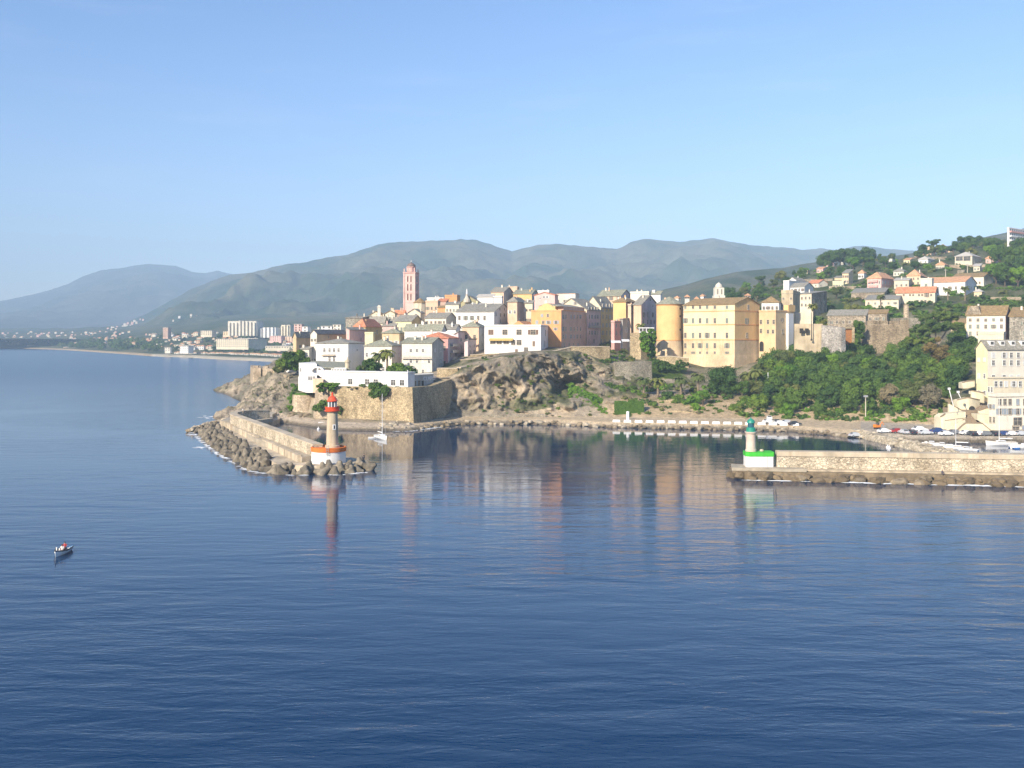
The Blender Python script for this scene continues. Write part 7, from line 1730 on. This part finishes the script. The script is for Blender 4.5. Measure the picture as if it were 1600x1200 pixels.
for i in range(640):
    px = rnd.uniform(1130,1680); py = rnd.uniform(385,520); d = near.hit(px, py, 445, 1000)
    if d and not any((X(px,d)-a)**2+(d-b)**2 < 10**2 for a, b in houses_xy): tuft(px, py, rnd.uniform(1.5,3.4), rnd.choice('abbcad'), d=d, flat=.7)
for i in range(60): tuft(rnd.uniform(395,470), rnd.uniform(600,650), rnd.uniform(.3,.9), rnd.choice('acd'), flat=.6)
for px, py, s, k in ((1060,628,1.9,'a'),(1078,632,2.0,'d'),(1090,640,1.6,'d'),(1150,640,1.8,'a'),(1172,630,2.2,'a'),(1020,606,1.5,'f'),(1042,622,1.9,'b'),(990,612,1.7,'b'),(970,612,1.8,'a'),(950,608,1.9,'a')): bush(px, py, s, k, "large garden bush among the palms of the lower terrace", "garden bushes of the palm terrace")
# ivy wall (clipped green hedge face) on the lower terrace
def hedge_wall():
    root = empty("ivy_wall", (X(983,356), 356, 2)); tag(root, "rectangular bright green ivy covered wall on the lower terrace", "hedge")
    w2 = 23/F*356; h0, h1 = zt(651,356)-2, zt(626.5,356)-2; m_ = MB(); m_.prism([(-w2,0),(w2,0),(w2,1.6),(-w2,1.6)], h0-1, h1-.3, 0, .02); m_.build("core", STONE, root)
    r2 = random.Random(6); m_ = MB()
    for i in range(3600):
        p = Vector((r2.uniform(-w2,w2), -.12-r2.random()*.25, r2.uniform(h0-.6,h1))); n_ = Vector((r2.uniform(-.7,.7), -1, r2.uniform(-.3,.9))).normalized(); a = n_.orthogonal().normalized()*.24; b = n_.cross(a).normalized()*.2
        m_.add([p-a, p+b, p+a, p-b], [(0,1,2,3)])
    m_.build("foliage", IVY, root)
hedge_wall()
for px, w_, h0, h1, d in ((1008,3,520,548,414),(1018,3,512,556,418)):
    for j in range(5): bush(px+rnd.uniform(-w_,w_), h1-(h1-h0)*j/5, 1.4, 'd', "climbing ivy on the bastion wall left of the round orange tower", "ivy left of the round tower", d=d-2)
for j in range(9): bush(1340+rnd.uniform(-4,3), 508+j*5, 1.5, 'a', "ivy climbing the left edge of the brown bastion", "ivy at the bastion's left edge", d=414)

# ------------------------------------------------------------------ far town on the coast plain and the mountain foot
def far_hit(px, py):
    for f in (plain_f, mountain, far_mountain):
        if px < f.k0 or px > f.k1: continue
        d = f.hit(px, py)
        if d: return d, f
    return None, None
_far = {}
def far_house(px, py, w, h, label, group, wall='white', rf='pale', dep=None, rows=3, name="house", cat="house", d=None, roofh=0, cols=None, fins=0):
    if d is None:
        d, f = far_hit(px, py)
        if d is None: return None
        z = f.z(px, d)
    else: z = Zp(py, d)
    W_, H_ = w/F*d, h/F*d; D_ = dep or max(6, W_*.6); root = empty(name, (X(px,d), d+D_/2, z), R(rnd.uniform(-30,5))); tag(root, label, cat, group)
    m_ = MB(); m_.box(-W_/2, W_/2, -D_/2, D_/2, -3, H_)
    for i in range(fins): x = -W_/2+W_*(i+.5)/fins; m_.box(x-W_/fins*.22, x+W_/fins*.22, -D_/2-W_/fins*.5, -D_/2-.002, -3, H_+rnd.uniform(-.12,.06)*H_)
    m_.build("wall", W[wall], root)
    if roofh: mesh_obj("roof", roof_mesh("roof", 'hip', W_, D_, H_, roofh, ROOF[rf]), ROOF[rf], root)
    else: m_ = MB(); m_.box(-W_/2-.3, W_/2+.3, -D_/2-.3, D_/2+.3, H_+.01, H_+.5); m_.build("roof", ROOF['pale'], root)
    nc = cols or max(2, int(W_/4)); m_ = MB()
    for r_ in range(rows):
        z_ = H_*(r_+.35)/rows
        for c_ in range(nc):
            x = -W_/2+W_*(c_+.5)/nc
            m_.box(x-.7, x+.7, -D_/2-.06-0, -D_/2-.003, z_, z_+min(1.7, H_/rows*.6))
    if not fins and W_ > 3: m_.build("windows", GLASS, root)
    return root
for args in ((380.5,522,47,20,"big cluster of pale yellow slab towers on the far shore",'pale',12,5,8),(423,525,32,13,"white apartment block right of the slab tower cluster",'white',7,8,4),(449,523,18,15,"pale apartment block partly behind the tan house on the far shore",'cream',7,5,3)):
    far_house(args[0],args[1],args[2],args[3],args[4],None,args[5],rows=args[6],cols=args[7],fins=args[8],d=1750,name="apartment_block",cat="apartment block")
far_house(260,527,11,15,"round-topped brown tower block standing alone on the far shore",None,'brown',rows=9,cols=4,d=1950,name="apartment_block",cat="apartment block")
far_house(372,543,68,13,"long cream barrack-like block on the far shore",None,'cream',rows=4,cols=16,d=1500,name="apartment_block",cat="apartment block")
far_house(390,541,36,12,"second pale long block behind the barrack-like block",None,'pale',rows=4,cols=10,d=1530,name="apartment_block",cat="apartment block")
far_house(440,545,50,4,"long low cream quay building under the far apartments",None,'cream',rows=1,cols=12,d=1420)
far_house(290,549,18,8,"white house group with green shutters by the far beach",None,'white',rows=3,d=1520)
far_house(262,549,9,6,"yellow-white house by the far beach",None,'pale',rows=2,d=1540)
far_house(433,533,22,8,"pinkish block beside the far white apartments",None,'pink',rows=4,d=1600); far_house(455,534,18,8,"peach block nearest the tan house on the far shore",None,'peach',rows=4,d=1600)
far_house(324,524,20,7,"yellow block left of the slab tower cluster",None,'cream',rows=3,d=1800); far_house(355,524,12,6,"small yellow block at the slab towers' foot",None,'goldpale',rows=3,d=1790)
far_house(37,535,17,5,"orange roofed hangar on the far shore",None,'peach',rows=1,d=2950,rf='orange'); far_house(52,536,15,4,"white hangar beside the orange one on the far shore",None,'white',rows=1,d=2930); far_house(23,534,10,4,"small white hangar left of the orange one",None,'white',rows=1,d=2960); far_house(22,538,22,1.8,"low white shed in front of the hangars",None,'white',rows=1,d=2900)
far_house(49,543.5,14,4,"pale pavilion on the far beach",None,'pale',rows=1,d=2700); far_house(104,545,10,2.5,"sand coloured hut row on the far beach",None,'peach',rows=1,d=2440)
for px, py, w_, h_, c_ in ((466,514,12,7,'pink'),(474,519,18,8,'white'),(510,519,17,9,'white'),(497,521,10,6,'pale'),(528,518,14,10,'pale'),(521,522,12,7,'white')):
    far_house(px, py+4, w_, h_+4, "pale town block seen just behind the old town's left roofs", "town blocks behind the old town's left end", c_, rows=3, d=900)
far_mb = MB(); TINY = 4.1
def scatter(n, x0, x1, f0, f1, sz, label, group, bias=1.0):
    for i in range(n):
        px = rnd.uniform(x0, x1); py = rnd.uniform(f0(px), f1(px)); w_ = rnd.uniform(*sz)
        if w_ < TINY:
            d, f = far_hit(px, py)
            if d: a_ = w_/F*d/2; h_ = a_*rnd.uniform(.8,1.5); x_, z_ = X(px,d), f.z(px,d); k = rnd.randrange(4); far_mb.box(x_-a_, x_+a_, d, d+a_*1.3, z_-3, z_+h_, k); far_mb.add([(x_-a_-.3,d-.3,z_+h_+.02),(x_+a_+.3,d-.3,z_+h_+.02),(x_+a_+.3,d+a_*1.3+.3,z_+h_+.02),(x_-a_-.3,d+a_*1.3+.3,z_+h_+.02),(x_,d+a_*.65,z_+h_+1.8)], [(0,1,4),(1,2,4),(2,3,4),(3,0,4),(0,3,2,1)], 4)
            continue
        far_house(px, py, w_, w_*rnd.uniform(.4,.75), label, group, rnd.choice(['white','white','pale','pale','cream','pink','peach']), rows=2, roofh=rnd.choice([0,1.6,1.6]), rf=rnd.choice(['red','orange','orange','grey']))
scatter(95, 0, 240, lambda p: np.interp(p,[0,240],[530,530]), lambda p: np.interp(p,[0,240],[536,541]), (2.5,6.5), "small pale house in the belt of buildings behind the far beach", "houses behind the far beach")
scatter(105, 240, 455, lambda p: 525, lambda p: np.interp(p,[240,455],[545,551]), (3,9), "pale house in the far town between beach and apartments", "houses of the far town")
scatter(55, 0, 210, lambda p: 519, lambda p: np.interp(p,[0,210],[527,526]), (1.6,4), "tiny pale house at the mountain foot left of the far town", "houses at the mountain foot")
scatter(26, 168, 225, lambda p: np.interp(p,[168,225],[514,497]), lambda p: np.interp(p,[168,225],[519,503]), (1.8,3.8), "tiny white house of the hill village climbing the mountain foot", "houses of the hill village")
scatter(16, 250, 330, lambda p: np.interp(p,[250,330],[496,491]), lambda p: np.interp(p,[250,330],[502,500]), (1.8,3.8), "tiny white house high on the slope above the far tower block", "houses on the slope above the far town")
scatter(34, 225, 460, lambda p: 521, lambda p: 528, (2,4.5), "small house of the upper far town below the mountain", "houses of the upper far town")
wood = Mass()
WT = {k: crown_mesh("crown", 120+ord(k), LEAF[k], 4.2, 4.2, 8, 260, .8) for k in 'abc'}
o = far_mb.build("distant_houses", [W['white'], W['pale'], W['cream'], W['pink'], ROOF['orange']]); o["kind"] = "stuff"
def scatter_far_trees(n, x0, x1, f0, f1, s0=1.0):
    for i in range(n):
        px = rnd.uniform(x0,x1); py = rnd.uniform(f0(px), f1(px)); d, f = far_hit(px, py)
        if d: s = s0*rnd.uniform(.5,1.2); wood.add(WT[rnd.choice('aabbc')], (X(px,d), d, f.z(px,d)+2.2*s), (s*1.3,s*1.3,s), rnd.uniform(0,6))
scatter_far_trees(260, 60, 250, lambda p: 533, lambda p: np.interp(p,[60,250],[541,549]), 1.5)
scatter_far_trees(130, 240, 460, lambda p: 524, lambda p: np.interp(p,[240,460],[548,556]), 1.1)
wood.build("far_woodland")
first = None
for i in range(52):     # pale beach huts and rocks along the far shore
    px = 275+i*3.4; py = np.interp(px,[275,420,455],[552.5,556,558])+rnd.uniform(-.4,.6); d, f = far_hit(px, py)
    if d is None: continue
    if first is None:
        m_ = MB(); m_.box(-1.6,1.6,-1.2,1.2,-.5,2.3,0); m_.add([(-1.9,-1.5,2.3),(1.9,-1.5,2.3),(1.9,1.5,2.3),(-1.9,1.5,2.3),(-1.9,0,3.2),(1.9,0,3.2)], [(0,1,5,4),(2,3,4,5),(0,4,3),(1,2,5),(0,3,2,1)], 1); m_.box(-.4,.4,-1.24,-1.19,0,1.8,2)
        o = first = m_.build("beach_hut", [W['pale'], ROOF['orange'], GLASS])
    else: o = first.copy(); C.objects.link(o)
    o.location = (X(px,d), d, f.z(px,d)); o.rotation_euler.z = rnd.uniform(-.4,.4); o.scale = (rnd.uniform(.8,1.6), 1, rnd.uniform(.8,1.2)); tag(o, "tiny pale hut in the line along the far stony beach", "hut", "huts along the far beach")
scn = [(1075,468,7,4),(1090,471,6,4),(1155,470,7,4),(1170,466,8,4),(1180,472,9,4),(1190,468,6,4),(1100,466,5,3),(1060,470,6,4)]
for i, (px, py, w_, h_) in enumerate(scn):
    d = 700; far_house(px, py, w_, h_, "roof-top house peeping over the palace ridge", "houses peeping over the palace ridge", rnd.choice(['pale','white','peach']), rows=1, d=d, roofh=1.5, rf='orange')
cover.build("undergrowth")
# ------------------------------------------------------------------ air
def haze():
    m = bpy.data.materials.new("haze_air"); m.use_nodes = True; nt = m.node_tree; nt.nodes.clear()
    out = nt.nodes.new("ShaderNodeOutputMaterial"); v = nt.nodes.new("ShaderNodeVolumePrincipled")
    v.inputs["Color"].default_value = (0.53, 0.75, 1.0, 1); v.inputs["Density"].default_value = HAZE_DENSITY; v.inputs["Anisotropy"].default_value = -0.2
    nt.links.new(v.outputs[0], out.inputs["Volume"])
    m_ = MB(); m_.box(-9800, 9800, -700, 10600, -6, 960); o = m_.build("haze", m); o["kind"] = "stuff"; o.display_type = 'WIRE'
HAZE_DENSITY = 1.7e-4
haze()
